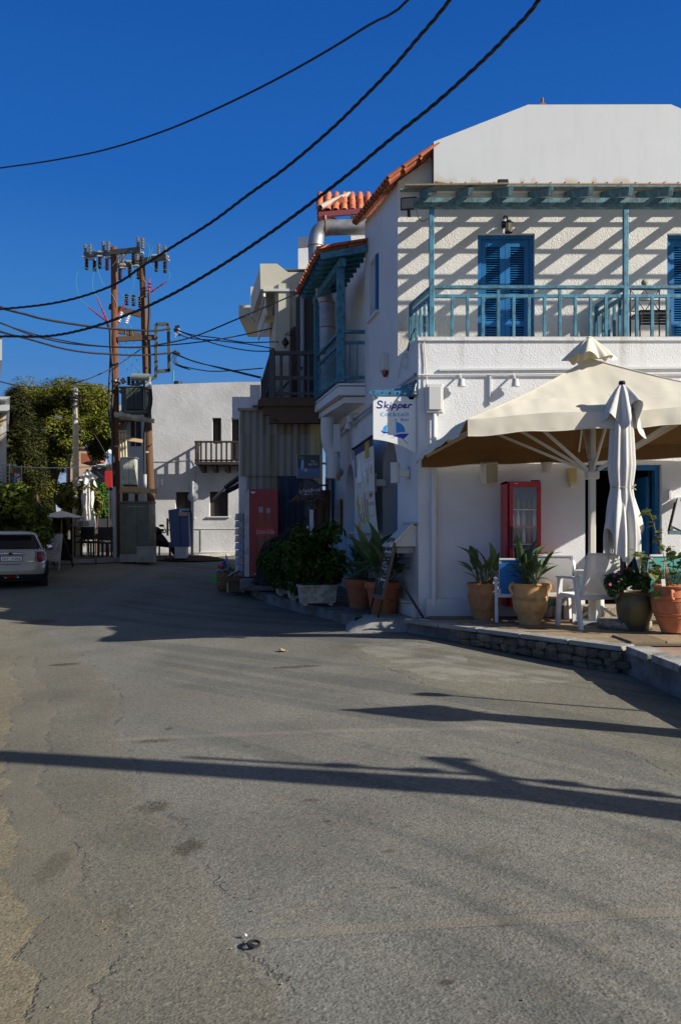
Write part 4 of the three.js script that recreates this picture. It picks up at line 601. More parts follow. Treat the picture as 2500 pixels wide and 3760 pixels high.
// ---------------------------------------------------------------- furniture
function armchair(label, pos, turn, cloth, o = {}) {
  const t = local(thing(o.name || 'armchair', label, 'chair', pos)), m = MAT.whiteMetal, w = o.w || .56, q = w / 2;
  for (const s of [-1, 1]) {
    part('leg', bar([s * q, 0, .26], [s * q, .63, .20], .045, .055), m, t); part('leg', bar([s * q, 0, -.28], [s * q, .64, -.16], .045, .055), m, t);
    part('armrest', rbox(.06, .03, .50, .012, s * q, .645, .02), m, t); part('side_rail', bar([s * (q - .02), .40, -.20], [s * (q - .02), .42, .22], .03, .045), m, t);
    part('back_post', bar([s * (q - .05), .40, -.20], [s * (q - .05), .93, -.36], .035, .045), m, t);
  }
  part('front_rail', rbox(w - .04, .05, .035, .006, 0, .42, .22), m, t); part('rear_rail', rbox(w - .04, .055, .035, .006, 0, .40, -.21), m, t);
  part('seat', sheet((u, v) => V((u - .5) * (w - .07), .435 - .03 * Math.sin(Math.PI * v), -.19 + v * .42), 6, 8), cloth, t);
  part('backrest', sheet((u, v) => V((u - .5) * (w - .08), .42 + v * .54, -.215 - v * .165 - .03 * Math.sin(Math.PI * v)), 6, 10), cloth, t);
  part('back_rail', rbox(w - .06, .03, .03, .008, 0, .95, -.375), m, t);
  t.rotation.y = turn; return t;
}
const DEG = Math.PI / 180;
armchair('white armchair with pale mesh back, nearest on the terrace beside the dark pot', V(PX(2168, 10.8), TERR, -10.9), 196 * DEG, MAT.whiteMesh, { w: .58 }).scale.setScalar(1.08);
armchair('white armchair with white cloth back behind the pale clay pot', V(PX(2012, 11.55), TERR, -11.6), 176 * DEG, MAT.whiteCloth, { w: .62 }).scale.setScalar(1.04);
armchair('white armchair with a bright blue cloth seat between the two clay pots', V(PX(1882, 11.65), TERR, -11.7), 172 * DEG, MAT.blueCloth, { w: .5 }).scale.setScalar(.98);
armchair('white chair with turquoise cloth behind the flowering pot', V(PX(2425, 11.2), TERR, -11.25), 182 * DEG, MAT.tealCloth, { w: .66 }).scale.setScalar(1.05);
armchair('white chair with turquoise cloth at the right picture edge', V(PX(2590, 11.1), TERR, -11.1), 176 * DEG, MAT.tealCloth, { w: .66 }).scale.setScalar(1.05);
armchair('white chair with turquoise cloth behind the bar table facing the street', V(PX(2110, 12.0), TERR + .0, -12.02), 20 * DEG, MAT.tealCloth, { w: .54 });
{ const c = V(PX(2196, 11.75), TERR, -11.72), t = thing('bar_table', 'round white pedestal table with splayed feet behind the nearest white armchair', 'table', c); part('top', cyl(.36, .36, .03, c.x, c.y + .74, c.z, 36), MAT.whiteMetal, t); part('column', cyl(.075, .065, .70, c.x, c.y + .37, c.z, 20), MAT.whiteMetal, t); for (let k = 0; k < 4; k++) { const a = k * Math.PI / 2 + .3; part('foot', bar([c.x + .05 * Math.cos(a), c.y + .20, c.z + .05 * Math.sin(a)], [c.x + .30 * Math.cos(a), c.y + .02, c.z + .30 * Math.sin(a)], .05, .04), MAT.whiteMetal, t); } }
for (const [x, l, m] of [[2013, 'turquoise bowl on the step behind the pale clay pot', MAT.tealCloth], [2046, 'grey blue bowl on the step beside the turquoise bowl', M([.16, .24, .32], .5)]]) single('bowl', l, 'bowl', lathe([[0, .01], [.06, 0], [.10, .08], [.105, .10], [.095, .10], [.055, .02], [0, .02]], 24, PX(x, 12.1), TERR + .19, -12.12), m);
{ // drinks fridge with a glass door
  const d = 11.95, x0 = PX(1868, d), x1 = PX(1984, d), y1 = PY(1768, d), y0 = TERR + .19, z0 = -d, z1 = -d - .40, xm = (x0 + x1) / 2, w = x1 - x0, t = thing('drinks_fridge', 'tall red drinks fridge with glass door against the front wall', 'fridge', V(xm, y0, -d - .2));
  part('case', [box(.03, y1 - y0, .38, x0 + .015 - .05, (y0 + y1) / 2, -d - .2), box(.03, y1 - y0, .38, x1 - .015, (y0 + y1) / 2, -d - .2), box(w + .05, .03, .38, xm - .025, y1 - .015, -d - .2), box(w - .02, .34, .38, xm - .01, y0 + .17, -d - .2)], MAT.red, t);
  part('inner_sheet', box(w - .06, y1 - y0 - .1, .02, xm, (y0 + y1) / 2 + .04, -d - .36), M([.08, .19, .50], .6), t);
  const fd = part('door_frame', [box(.055, y1 - y0 - .02, .04, x0 + .03, (y0 + y1) / 2, -d + .01), box(.055, y1 - y0 - .02, .04, x1 - .03, (y0 + y1) / 2, -d + .01), box(w - .115, .075, .04, xm, y1 - .05, -d + .01), box(w - .115, .40, .04, xm, y0 + .21, -d + .01)], MAT.red, t);
  part('glass_pane', box(w - .11, y1 - y0 - .49, .006, xm, (y0 + .41 + y1 - .085) / 2, -d + .012), MAT.glass, fd); part('handle', rbox(.025, .34, .04, .01, x0 + .03, y0 + 1.05, -d + .05), MAT.black, fd);
  part('hinge', rbox(.14, .02, .03, .006, x1 - .08, y1 + .012, -d + .0), MAT.black, fd);
  const r = rng(66), bot = [0, 1, 2].map((k) => uvm(lathe([[0, 0], [.03, 0], [.032, .02], [.032, .13], [.014, .19], [.014, .24], [0, .24]], 10).toNonIndexed())), bm = [M([.05, .12, .05], .2), M([.25, .30, .40], .2), M([.35, .05, .05], .3), M([.03, .03, .04], .2), M([.55, .5, .48], .4)], bb = baseOf(t);
  for (let s = 0; s < 5; s++) { const y = y0 + .42 + s * .265; part('shelf', box(w - .07, .015, .30, xm, y, -d - .2), s % 2 ? MAT.red : MAT.plasticWhite, t); for (let k = 0; k < 5; k++) { const o = new THREE.Mesh(bot[k % 3], bm[Math.floor(r() * 5)]); o.name = 'bottle'; o.position.set(x0 + .07 + k * (w - .14) / 4 - bb.x, y + .01 - bb.y, -d - .09 - bb.z); o.castShadow = o.receiveShadow = true; t.add(o); } }
  part('label_strip', box(.06, .012, .004, x0 + .1, y1 - .03, -d + .034), MAT.plasticWhite, fd);
}
{ // slanted menu case at the right
  const t = thing('menu_case', 'slanted grey menu case with a dark frame fixed to the wall at the right edge', 'menu case', at(2462, 1910, 11.9)), d = 11.9, a = at(2446, 1950, d), b = at(2496, 1845, d), n = V(.9, 0, 0);
  part('board', bar(a.clone().add(V(.17, 0, .1)), b.clone().add(V(.17, 0, -.15)), .34, .05, V(0, 0, 1)), M([.13, .14, .17], .45, { map: rep(dirtMid, .5) }), t);
  part('frame', [bar(a.clone().add(V(0, 0, .12)), b.clone().add(V(0, 0, -.13)), .05, .07, V(0, 0, 1)), bar(a.clone().add(V(.34, 0, .12)), b.clone().add(V(.34, 0, -.13)), .06, .07, V(0, 0, 1))], MAT.darkWood, t); part('lower_edge', bar(a.clone().add(V(-.03, -.02, .13)), a.clone().add(V(.36, -.03, .13)), .05, .06), MAT.tealOld, t);
  part('wall_arm', [rbox(.16, .06, .45, .01, b.x + .2, b.y + .06, -12.2), rbox(.05, .16, .06, .01, b.x + .03, b.y + .14, -12.36)], MAT.plaster, t);
}
// ---------------------------------------------------------------- terrace pots and their plants
function strap(len, wid, bend) {                               // a leaf blade on its stalk, growing up along y and bending towards +z
  const stalk = .42, g = sheet((u, v) => { const s = v, c = s < stalk ? .010 : wid * Math.sin(Math.PI * Math.min(1, ((s - stalk) / (1 - stalk)) ** .8 * .97 + .02)) * .5 + .002, a = bend * s * s, x = (u - .5) * 2 * c, y = len * s * Math.cos(a * .62), z = len * s * Math.sin(a * .62); return V(x, y, z + (s < stalk ? Math.abs(u - .5) * .01 : Math.abs(x) * -.42 + 0)); }, 4, 14);
  return uvm(g);
}
function strelitzia(name, label, base, h, n, seed, m = LEAF.strelitzia, spread = 1, lean = 0) {
  const t = thing(name, label, 'plant', base), r = rng(seed), geos = [0, 1, 2, 3, 4, 5].map((k) => strap(h * rr(.78, 1.1, r), h * rr(.105, .15, r), rr(.1, 1.1, r)));
  for (let k = 0; k < n; k++) { const o = new THREE.Mesh(geos[Math.floor(r() * 6)], m[Math.floor(r() * 3)]); o.name = 'leaf'; const out = r(); o.rotation.order = 'YXZ'; o.rotation.y = k * 2.4 + r(); o.rotation.x = (.04 + out * out * .75) * spread; o.rotation.z = rr(-.35, .35, r); o.position.set(rr(-.09, .09, r) * spread, -.02, rr(-.09, .09, r) * spread); o.scale.setScalar(rr(.62, 1.05, r) * (1 - .2 * out)); o.castShadow = o.receiveShadow = true; t.add(o); }
  const dry = []; for (let k = 0; k < 14; k++) { const a = r() * 7, q = rr(.04, .13, r); dry.push(rod([base.x + Math.cos(a) * q, base.y - .02, base.z + Math.sin(a) * q], [base.x + Math.cos(a) * q * 1.7, base.y + rr(.06, .2, r), base.z + Math.sin(a) * q * 1.7], .009, .003, 5)); }
  part('dry_stem', dry, M([.30, .14, .05], .9), t, { kind: 'stuff' });
  return t;
}
function urn(name, label, base, h, r0, prof, m, o = {}) {
  const t = local(thing(name, label, 'pot', base));
  part('body', toCreasedNormals(lathe(prof.map(([r, y]) => [r * r0, y * h]), 48), .6), m, t, { uv: false });
  part('soil', cyl(r0 * .8, r0 * .8, .02, 0, h * .93, 0, 28), MAT.soil, t);
  for (const [y, r, q] of o.rings || []) part('ring', bake(new THREE.TorusGeometry(r * r0, q, 6, 48), 0, y * h, 0, Math.PI / 2), m, t);
  for (const a of o.handles || []) { const c = Math.cos(a), s = Math.sin(a), p = (r, y) => V(c * r * r0, y * h, s * r * r0); part('handle', tube([p(.93, .97), p(1.12, .96), p(1.16, .88), p(1.02, .76), p(.94, .72)], .020, 14, 8), m, t); }
  return t;
}
const tall = [[.0, 0], [.60, 0], [.62, .02], [.72, .22], [.86, .42], [.93, .60], [.90, .76], [.90, .86], [.96, .93], [1.0, .96], [1.02, .985], [.98, 1], [.88, .99], [.82, .94], [0, .93]];
const tallB = [[.0, 0], [.55, 0], [.56, .03], [.70, .24], [.87, .40], [.945, .55], [.94, .64], [.90, .78], [.93, .90], [1.0, .955], [1.05, .965], [1.05, .99], [.98, 1], [.90, .985], [.84, .94], [0, .93]];
{
  const pA = V(PX(1778, 11.85), TERR, -11.85), pB = V(PX(1945, 11.2), TERR, -11.2), pC = V(PX(2328, 10.5), TERR + .0, -10.5), pD = V(PX(2472, 10.15), TERR + .035, -10.15);
  urn('clay_pot', 'brown clay pot with a carved band, leftmost on the terrace', pA, .56, .265, tall, MAT.terracotta[0], { rings: [[.60, .935, .008], [.66, .93, .006], [.30, .80, .007]] });
  urn('clay_pot', 'pale ochre clay pot with a rope band and side handle on the terrace', pB, .60, .265, tallB, MAT.terracotta[1], { rings: [[.60, .95, .007], [.66, .955, .006], [.36, .85, .009], [.32, .81, .008], [.63, .96, .004]], handles: [-.2, Math.PI - .2] });
  const glazed = urn('glazed_pot', 'dark glazed pot with green and ochre streaks in front of the furled parasol', pC, .53, .235, [[0, 0], [.62, 0], [.64, .03], [.80, .22], [.95, .42], [1.0, .60], [.97, .76], [.88, .87], [.86, .91], [1.0, .965], [1.02, .985], [.98, 1], [.84, .98], [.80, .93], [0, .92]], MAT.darkPot, { handles: [.1, Math.PI] });
  const orange = urn('clay_pot', 'orange red clay pot with looped lugs at the right edge of the terrace', pD, .60, .28, [[0, 0], [.56, 0], [.58, .04], [.74, .22], [.92, .42], [1.0, .62], [.97, .78], [.86, .90], [.84, .93], [.96, .97], [.97, .99], [.92, 1], [.78, .98], [0, .93]], MAT.terracotta[2], { rings: [[.76, .985, .006], [.68, 1.0, .005], [.40, .92, .006], [.33, .86, .005]] });
  for (const a of [0, -1.3, 2.2]) part('lug', tube([V(.2, .53, .17), V(.26, .54, .24), V(.27, .47, .25), V(.24, .44, .2)].map((p) => p.applyAxisAngle(V(0, 1, 0), a)), .022, 12, 8), MAT.terracotta[2], orange);
  part('rim_band', bake(new THREE.TorusGeometry(.225, .012, 8, 48), 0, .518, 0, Math.PI / 2), MAT.terracotta[2], glazed);
  strelitzia('strelitzia', 'dark strelitzia with pointed leaves in the leftmost terrace pot', pA.clone().add(V(0, .54, 0)), .84, 26, 11, LEAF.strelitzia, 1.15);
  strelitzia('strelitzia', 'sunlit strelitzia with broad leaves in the pale ochre pot', pB.clone().add(V(0, .57, 0)), .84, 40, 23, LEAF.strelitzia, 1.2);
}
// clouds of small leaves: one geometry, colour varies from leaf to leaf
function leafCloud(seed, count, place, size, cols, o = {}) {
  const r = rng(seed), pos = new Float32Array(count * 18), col = new Float32Array(count * 18), nor = new Float32Array(count * 18), q = V(), n = V(), t = V(), b = V();
  for (let i = 0; i < count; i++) {
    const hit = place(r); q.copy(hit.p); const s = size * rr(.6, 1.25, r) * (hit.s || 1);
    n.set(r() - .5, r() - .5 + (o.up || .2), r() - .5).addScaledVector(hit.n || V(0, 0, 0), 1.1).normalize(); t.set(r() - .5, r() - .5 - (o.droop || 0), r() - .5).cross(n).normalize(); b.crossVectors(n, t);
    const L = o.long || 1.8, w = s * .5, l = s * L * .5, A = q.clone().addScaledVector(b, -l), B = q.clone().addScaledVector(t, w).addScaledVector(n, s * .12), D = q.clone().addScaledVector(t, -w).addScaledVector(n, s * .12), E = q.clone().addScaledVector(b, l);
    const c = cols[Math.floor(r() * cols.length)], k = rr(.7, 1.3, r) * (hit.c || 1);
    [A, B, E, A, E, D].forEach((p, j) => { p.toArray(pos, i * 18 + j * 3); n.toArray(nor, i * 18 + j * 3); col[i * 18 + j * 3] = c[0] * k; col[i * 18 + j * 3 + 1] = c[1] * k; col[i * 18 + j * 3 + 2] = c[2] * k; });
  }
  const g = new THREE.BufferGeometry(); g.setAttribute('position', new THREE.BufferAttribute(pos, 3)); g.setAttribute('normal', new THREE.BufferAttribute(nor, 3)); g.setAttribute('color', new THREE.BufferAttribute(col, 3)); g.setAttribute('uv', new THREE.BufferAttribute(new Float32Array(count * 12), 2)); return g;
}
const inBall = (r) => { let x, y, z; do { x = r() * 2 - 1; y = r() * 2 - 1; z = r() * 2 - 1; } while (x * x + y * y + z * z > 1); return V(x, y, z); };
// leaves gathered in clumps; clumps = [[x, y, z, radius], ...]
const clumped = (clumps, flat = .8, soft = .55) => (r) => { const c = clumps[Math.floor(r() * clumps.length)], d = inBall(r); const L = d.length() || 1; d.multiplyScalar(Math.pow(L, soft) / L); return { p: V(c[0] + d.x * c[3], c[1] + d.y * c[3] * flat, c[2] + d.z * c[3]), n: d.clone().setY(d.y + .3), c: (c[4] || 1) }; };
{
  // periwinkle
  const c = V(PX(2290, 10.45), TERR + .53, -10.42), t = thing('periwinkle', 'bushy periwinkle with pink flowers spilling out of the dark glazed pot', 'plant', c), r = rng(31), cl = [];
  for (let k = 0; k < 26; k++) { const a = r() * 6.28, q = r() ** .6; cl.push([c.x + .02 + Math.cos(a) * q * .30 - .04, c.y + .10 + r() * .22 * (1 - q * .5) - .08 * q * (Math.cos(a) < 0 ? 1.3 : .2), c.z + Math.sin(a) * q * .17, .085]); }
  for (let k = 0; k < 6; k++) cl.push([c.x + .17 + r() * .06, c.y + .16 + k * .05, c.z + .02, .06]);
  part('foliage', leafCloud(32, 2600, clumped(cl, 1), .034, [[.045, .10, .028], [.06, .13, .035], [.035, .075, .025]], { long: 2.4 }), FOL, t, { kind: 'stuff', uv: true });
  const pet = [0, 1, 2, 3, 4].map((k) => { const a = k * 1.2566; return sheet((u, v) => { const w = (u - .5) * .024 * Math.sin(Math.PI * (.15 + v * .8)), l = v * .024; return V(Math.cos(a) * l - Math.sin(a) * w, .003 + v * .004, Math.sin(a) * l + Math.cos(a) * w); }, 2, 2); }), fl = uvm(mergeGeometries(pet)), fm = [P([.55, .035, .22], .7, { transmission: .2, thickness: 0 }), P([.62, .10, .32], .7, { transmission: .2, thickness: 0 })];
  for (let k = 0; k < 26; k++) { const q = cl[k % cl.length], o = new THREE.Mesh(fl, fm[k % 2]); o.name = 'flower'; o.position.set(q[0] + rr(-.06, .06, r) - c.x, q[1] + rr(.03, .08, r) - c.y, q[2] + rr(.02, .09, r) - c.z); o.rotation.set(rr(.4, 1.4, r), r() * 6, rr(-.5, .5, r)); o.scale.setScalar(rr(.9, 1.4, r)); o.castShadow = o.receiveShadow = true; t.add(o); }
}
{
  // climber with broad leaves
  const c = V(PX(2462, 10.15), TERR + .60, -10.15), t = thing('climber', 'straggling climber with broad yellow green leaves in the orange red pot', 'plant', c), r = rng(45);
  const one = (() => { const s = new THREE.Shape(); s.moveTo(0, 0); s.bezierCurveTo(.05, -.015, .075, .03, .06, .055); s.lineTo(.045, .06); s.lineTo(.04, .09); s.lineTo(.018, .085); s.lineTo(0, .125); s.lineTo(-.018, .085); s.lineTo(-.04, .09); s.lineTo(-.045, .06); s.bezierCurveTo(-.075, .03, -.05, -.015, 0, 0); const g = new THREE.ShapeGeometry(s, 5), p = g.attributes.position; for (let i = 0; i < p.count; i++) p.setZ(i, -Math.abs(p.getX(i)) * .35 - p.getY(i) * p.getY(i) * 2.2); g.computeVertexNormals(); return uvm(g); })();
  const PTS = [[[2440, 2160], [2420, 2090], [2390, 2055], [2350, 2035], [2310, 2015]], [[2450, 2160], [2440, 2060], [2420, 1990], [2405, 1950], [2392, 1900], [2372, 1865]], [[2470, 2160], [2480, 2100], [2500, 2060], [2520, 2020]], [[2440, 2160], [2425, 2110], [2400, 2095], [2375, 2090]], [[2460, 2160], [2470, 2080], [2465, 2030], [2450, 2005]], [[2480, 2160], [2510, 2100], [2540, 2090]]];
  PTS.forEach((L, j) => {
    const q = curve(L.map(([x, y], i) => at(x, y, 10.15 - .05 * Math.sin(i * 2 + j) + (j === 1 ? .35 * i / 5 : 0)))); part('stem', new THREE.TubeGeometry(q, 20, .006, 5), M([.22, .14, .06], .9), t);
    const n = Math.round(q.getLength() * 26) + 4;
    for (let k = 0; k < n; k++) { const p = q.getPoint((k + .3) / n), o = new THREE.Mesh(one, LEAF.vine[r() < .62 ? 0 : 1]); o.name = 'leaf'; o.position.copy(p).add(V(rr(-.05, .05, r), rr(-.04, .04, r), rr(-.05, .05, r))).sub(c); o.rotation.order = 'YXZ'; o.rotation.set(rr(-2.4, -.6, r), r() * 6.28, rr(-.6, .6, r)); o.scale.setScalar(rr(.6, 1.05, r)); o.castShadow = o.receiveShadow = true; t.add(o); }
  });
  for (const [x0, x1] of [[2438, 2436], [2455, 2440], [2470, 2441]]) part('cane', rod(at(x0, 2160, 10.12), at(x1, 2062, 10.12), .006), M([.50, .32, .15], .8), t);
  part('plant_tag', rbox(.05, .11, .004, .002, ...at(2434, 2142, 10.0).toArray(), -.2), MAT.plasticWhite, t);
  const hang = V(PX(2398, 10), PY(2180, 9.9), -9.92); for (let k = 0; k < 3; k++) { const o = new THREE.Mesh(one, LEAF.vine[0]); o.name = 'leaf'; o.position.copy(hang).add(V(rr(-.04, .05, r), rr(-.05, .03, r), 0)).sub(c); o.rotation.set(2.2, r(), rr(-.8, .8, r)); t.add(o); }
}
// ---------------------------------------------------------------- along the shaded street wall
{ // hanging paper banner
  const uR = sideU(1371 + 58), uL = sideU(1304 + 30), yT = 3.36, yB = 1.63, w = uR - uL, t = thing('paper_banner', 'tall pale cocktail banner hanging off the shaded street wall', 'banner', onV((uL + uR) / 2, yB, .2));
  const art = canvas(512, 1024, (c, W, H) => {
    c.fillStyle = '#d9d6c8'; c.fillRect(0, 0, W, H); c.fillStyle = '#3a4068'; c.fillRect(0, 0, W, 90); c.fillStyle = '#7d80a0'; c.fillRect(0, 90, 60, 260); c.fillStyle = '#b9a53a'; c.fillRect(300, 0, 110, 190);
    c.fillStyle = '#f4f3ee'; c.beginPath(); c.moveTo(150, 110); c.quadraticCurveTo(70, 300, 60, 420); c.lineTo(190, 420); c.closePath(); c.fill(); c.beginPath(); c.moveTo(215, 120); c.lineTo(205, 330); c.lineTo(300, 400); c.closePath(); c.fill();
    c.font = 'italic bold 150px serif'; c.fillStyle = '#f8f8f4'; c.strokeStyle = '#6b6f90'; c.lineWidth = 6; c.save(); c.translate(190, 330); c.rotate(-.08); c.strokeText('Drink', 0, 0); c.fillText('Drink', 0, 0); c.restore();
    const r = rng(4); for (const [x, y, h, col] of [[60, 560, 330, '#c9b64a'], [110, 540, 420, '#d8d4c8'], [190, 600, 300, '#c49a3c'], [250, 560, 280, '#b1502e'], [300, 640, 180, '#b86c3c'], [340, 300, 180, '#c2a94a'], [420, 280, 200, '#c2864a']]) { c.fillStyle = col; c.fillRect(x, y, 26, h); c.fillStyle = '#8f7d36'; c.fillRect(x, y + h * .6, 26, h * .25); }
    for (const [x, y] of [[60, 660], [90, 720], [200, 880], [60, 930], [300, 860]]) { c.fillStyle = '#c4b341'; c.beginPath(); c.ellipse(x, y, 34, 44, 0, 0, 7); c.fill(); }
    c.strokeStyle = '#4a4a58'; c.lineWidth = 5; c.beginPath(); c.moveTo(70, 440); c.lineTo(190, 450); c.moveTo(75, 470); c.lineTo(160, 480); c.stroke();
    c.font = 'bold 64px sans-serif'; c.fillStyle = '#33343c'; c.fillText('I', 372, 640); c.fillStyle = '#b8322a'; c.beginPath(); c.moveTo(425, 640); c.bezierCurveTo(360, 590, 410, 560, 425, 600); c.bezierCurveTo(440, 560, 490, 590, 425, 640); c.fill(); c.font = 'bold 48px sans-serif'; c.fillStyle = '#51546a'; c.fillText('CRETE', 345, 720);
    c.strokeStyle = '#555'; c.lineWidth = 4; c.strokeRect(345, 575, 140, 260);
  });
  part('print', onSide(sheet((u, v) => V(uL + w * u, yB + (yT - yB) * v, .10 + .12 * v + .10 * u + .02 * Math.sin(v * 5)), 8, 16)), M([1, 1, 1], .7, { map: art }), t, { uv: true });
  part('rail', onSide(rod([uL - .02, yT + .01, .2], [uR + .03, yT + .01, .33], .022)), MAT.black, t); part('bracket', [onSide(bar([uR, yT, 0], [uR, yT, .33], .03, .05)), onSide(bar([uL, yT, 0], [uL, yT, .24], .03, .05))], MAT.black, t);
  part('cord', onSide(tube([[uL - .03, yT, .22], [uL - .10, yT - .08, .2], [uL - .02, yT - .22, .2]], .008, 10, 5)), MAT.cable, t);
}
{ const uR = sideU(1258), uL = sideU(1235), yT = 2.42, yB = 1.62, art = canvas(128, 192, (c, W, H) => { c.fillStyle = '#9aa9a4'; c.fillRect(0, 0, W, H); c.fillStyle = '#c8bb9a'; c.fillRect(0, 100, W, 92); c.strokeStyle = '#5c6f72'; c.strokeRect(4, 40, 110, 2); for (const [x, y, k] of [[20, 110, '#6a8050'], [80, 90, '#8a8a3c'], [55, 150, '#b0563a'], [95, 160, '#a88f44']]) { c.fillStyle = k; c.fillRect(x, y, 14, 60); } });
  const t = thing('framed_poster', 'small framed seaside poster beyond the arched niche', 'poster', onV((uL + uR) / 2, yB, .05)); part('print', onSide(sheet((u, v) => V(uL + (uR - uL) * u, yB + (yT - yB) * v, .05), 1, 1)), M([1, 1, 1], .7, { map: art }), t, { uv: true }); part('frame', [onSide(box(.05, yT - yB, .05, uR, (yT + yB) / 2, .03)), onSide(box(.02, yT - yB, .05, uL, (yT + yB) / 2, .025))], MAT.brownWood, t); part('shelf_box', onSide(rbox(uR - uL + .1, .34, .16, .01, uR - .02, yB - .2, .08)), MAT.plaster, t); }
{ // white wedge shaped menu stand on the wall
  const u1 = -.06, u0 = sideU(1462) + .18, t = thing('menu_stand', 'white wedge shaped menu lectern on the street wall near the corner', 'menu stand', onV(-.5, 1.6, .2)), y0 = PY(2006, 12.7), h = .34;
  const tri = shape([[0, 0], [.40, 0], [.06, h], [0, h]]), g = prism(tri, .40, [], .008); g.rotateY(-Math.PI / 2); part('body', onSide(g.translate(-.10, y0, 0)), MAT.plasticWhite, t);
  part('board', onSide(bar([-.30, y0 + .0, .44], [-.30, y0 + h + .03, .06], .50, .035, V(1, 0, 0).cross(V(0, h, -.38).normalize()))), MAT.plasticWhite, t); part('hood', onSide(rbox(.5, .03, .12, .01, -.28, y0 + h + .03, .05)), MAT.plasticGrey, t); part('wall_bracket', onSide(rbox(.10, .10, .30, .01, -.26, y0 - .06, .15)), MAT.plasticGrey, t);
}
{ // round topped pavement sign
  const t = thing('pavement_sign', 'narrow round topped menu board on black legs at the building corner', 'sign', V(.5, .28, -12.6)), a = V(.47, .285, -12.92), b = V(.60, .285, -12.42), top = V(PX(1440, 12.5), 1.56, -12.55), ux = b.clone().sub(a).normalize(), up = top.clone().sub(a.clone().add(b).multiplyScalar(.5)), H = up.length(), uy = up.clone().normalize(), uz = ux.clone().cross(uy).normalize(), w = a.distanceTo(b);
  const m = new THREE.Matrix4().makeBasis(ux, uy, uz).setPosition(a.clone().add(b).multiplyScalar(.5)), arc = (q, y0, y1) => { const s = new THREE.Shape(); s.moveTo(-q, y0); s.lineTo(q, y0); s.lineTo(q, y1); s.absellipse(0, y1, q, q, 0, Math.PI, false); s.lineTo(-q, y0); return s; };
  const q = w / 2; for (const s of [-1, 1]) part('leg', mapTo(bar([s * (q - .02), 0, 0], [s * (q - .02), H - q, 0], .03, .03), m), MAT.black, t);
  const outer = arc(q, .30, H - q); outer.holes.push(new THREE.Path(arc(q - .035, .36, H - q).getPoints(16)));
  part('frame', mapTo(new THREE.ExtrudeGeometry(outer, { depth: .04, bevelEnabled: false, curveSegments: 16 }).translate(0, 0, -.02), m), M([.11, .085, .08], .5), t);
  const art = canvas(256, 640, (c, W, Hh) => { c.fillStyle = '#2e3437'; c.fillRect(0, 0, W, Hh); c.fillStyle = '#5a7fa0'; c.beginPath(); c.arc(128, 60, 34, 0, 7); c.fill(); c.strokeStyle = '#cfd3d2'; c.lineWidth = 9; c.lineCap = 'round'; const g = rng(3); for (let k = 0; k < 9; k++) { const y = 160 + k * 38; c.strokeStyle = ['#d8dcda', '#cfc9a8', '#e4e6e4'][k % 3]; c.lineWidth = k === 0 || k === 8 ? 16 : 9; c.beginPath(); let x = 44 + g() * 30; c.moveTo(x, y); while (x < 206) { x += 8 + g() * 12; c.lineTo(x, y + (g() - .5) * 30); } c.stroke(); } c.lineWidth = 7; for (const [x, y] of [[50, 150], [206, 150], [50, 520], [206, 520]]) { c.beginPath(); c.moveTo(x, y - 34); c.lineTo(x + 8, y + 34); c.stroke(); } });
  const face = new THREE.ExtrudeGeometry(arc(q - .036, .362, H - q), { depth: .012, bevelEnabled: false, curveSegments: 16 }).translate(0, 0, -.006), p = face.attributes.position, uv = face.attributes.uv; for (let i = 0; i < p.count; i++) uv.setXY(i, 1 - (p.getX(i) / (2 * q) + .5), (p.getY(i) - .36) / (H - .36)); part('board', mapTo(face, m), M([1, 1, 1], .35, { map: art }), t, { uv: true });
  const k = V(1.30, .30, -12.30), hinge = V(.66, 1.32, -12.46); part('leg', bar(hinge, k, .035, .035), MAT.black, t); part('cord', tube([hinge.clone().lerp(k, .78), V(.95, .52, -12.5), V(.72, .58, -12.6)], .005, 12, 5), MAT.cable, t);
}
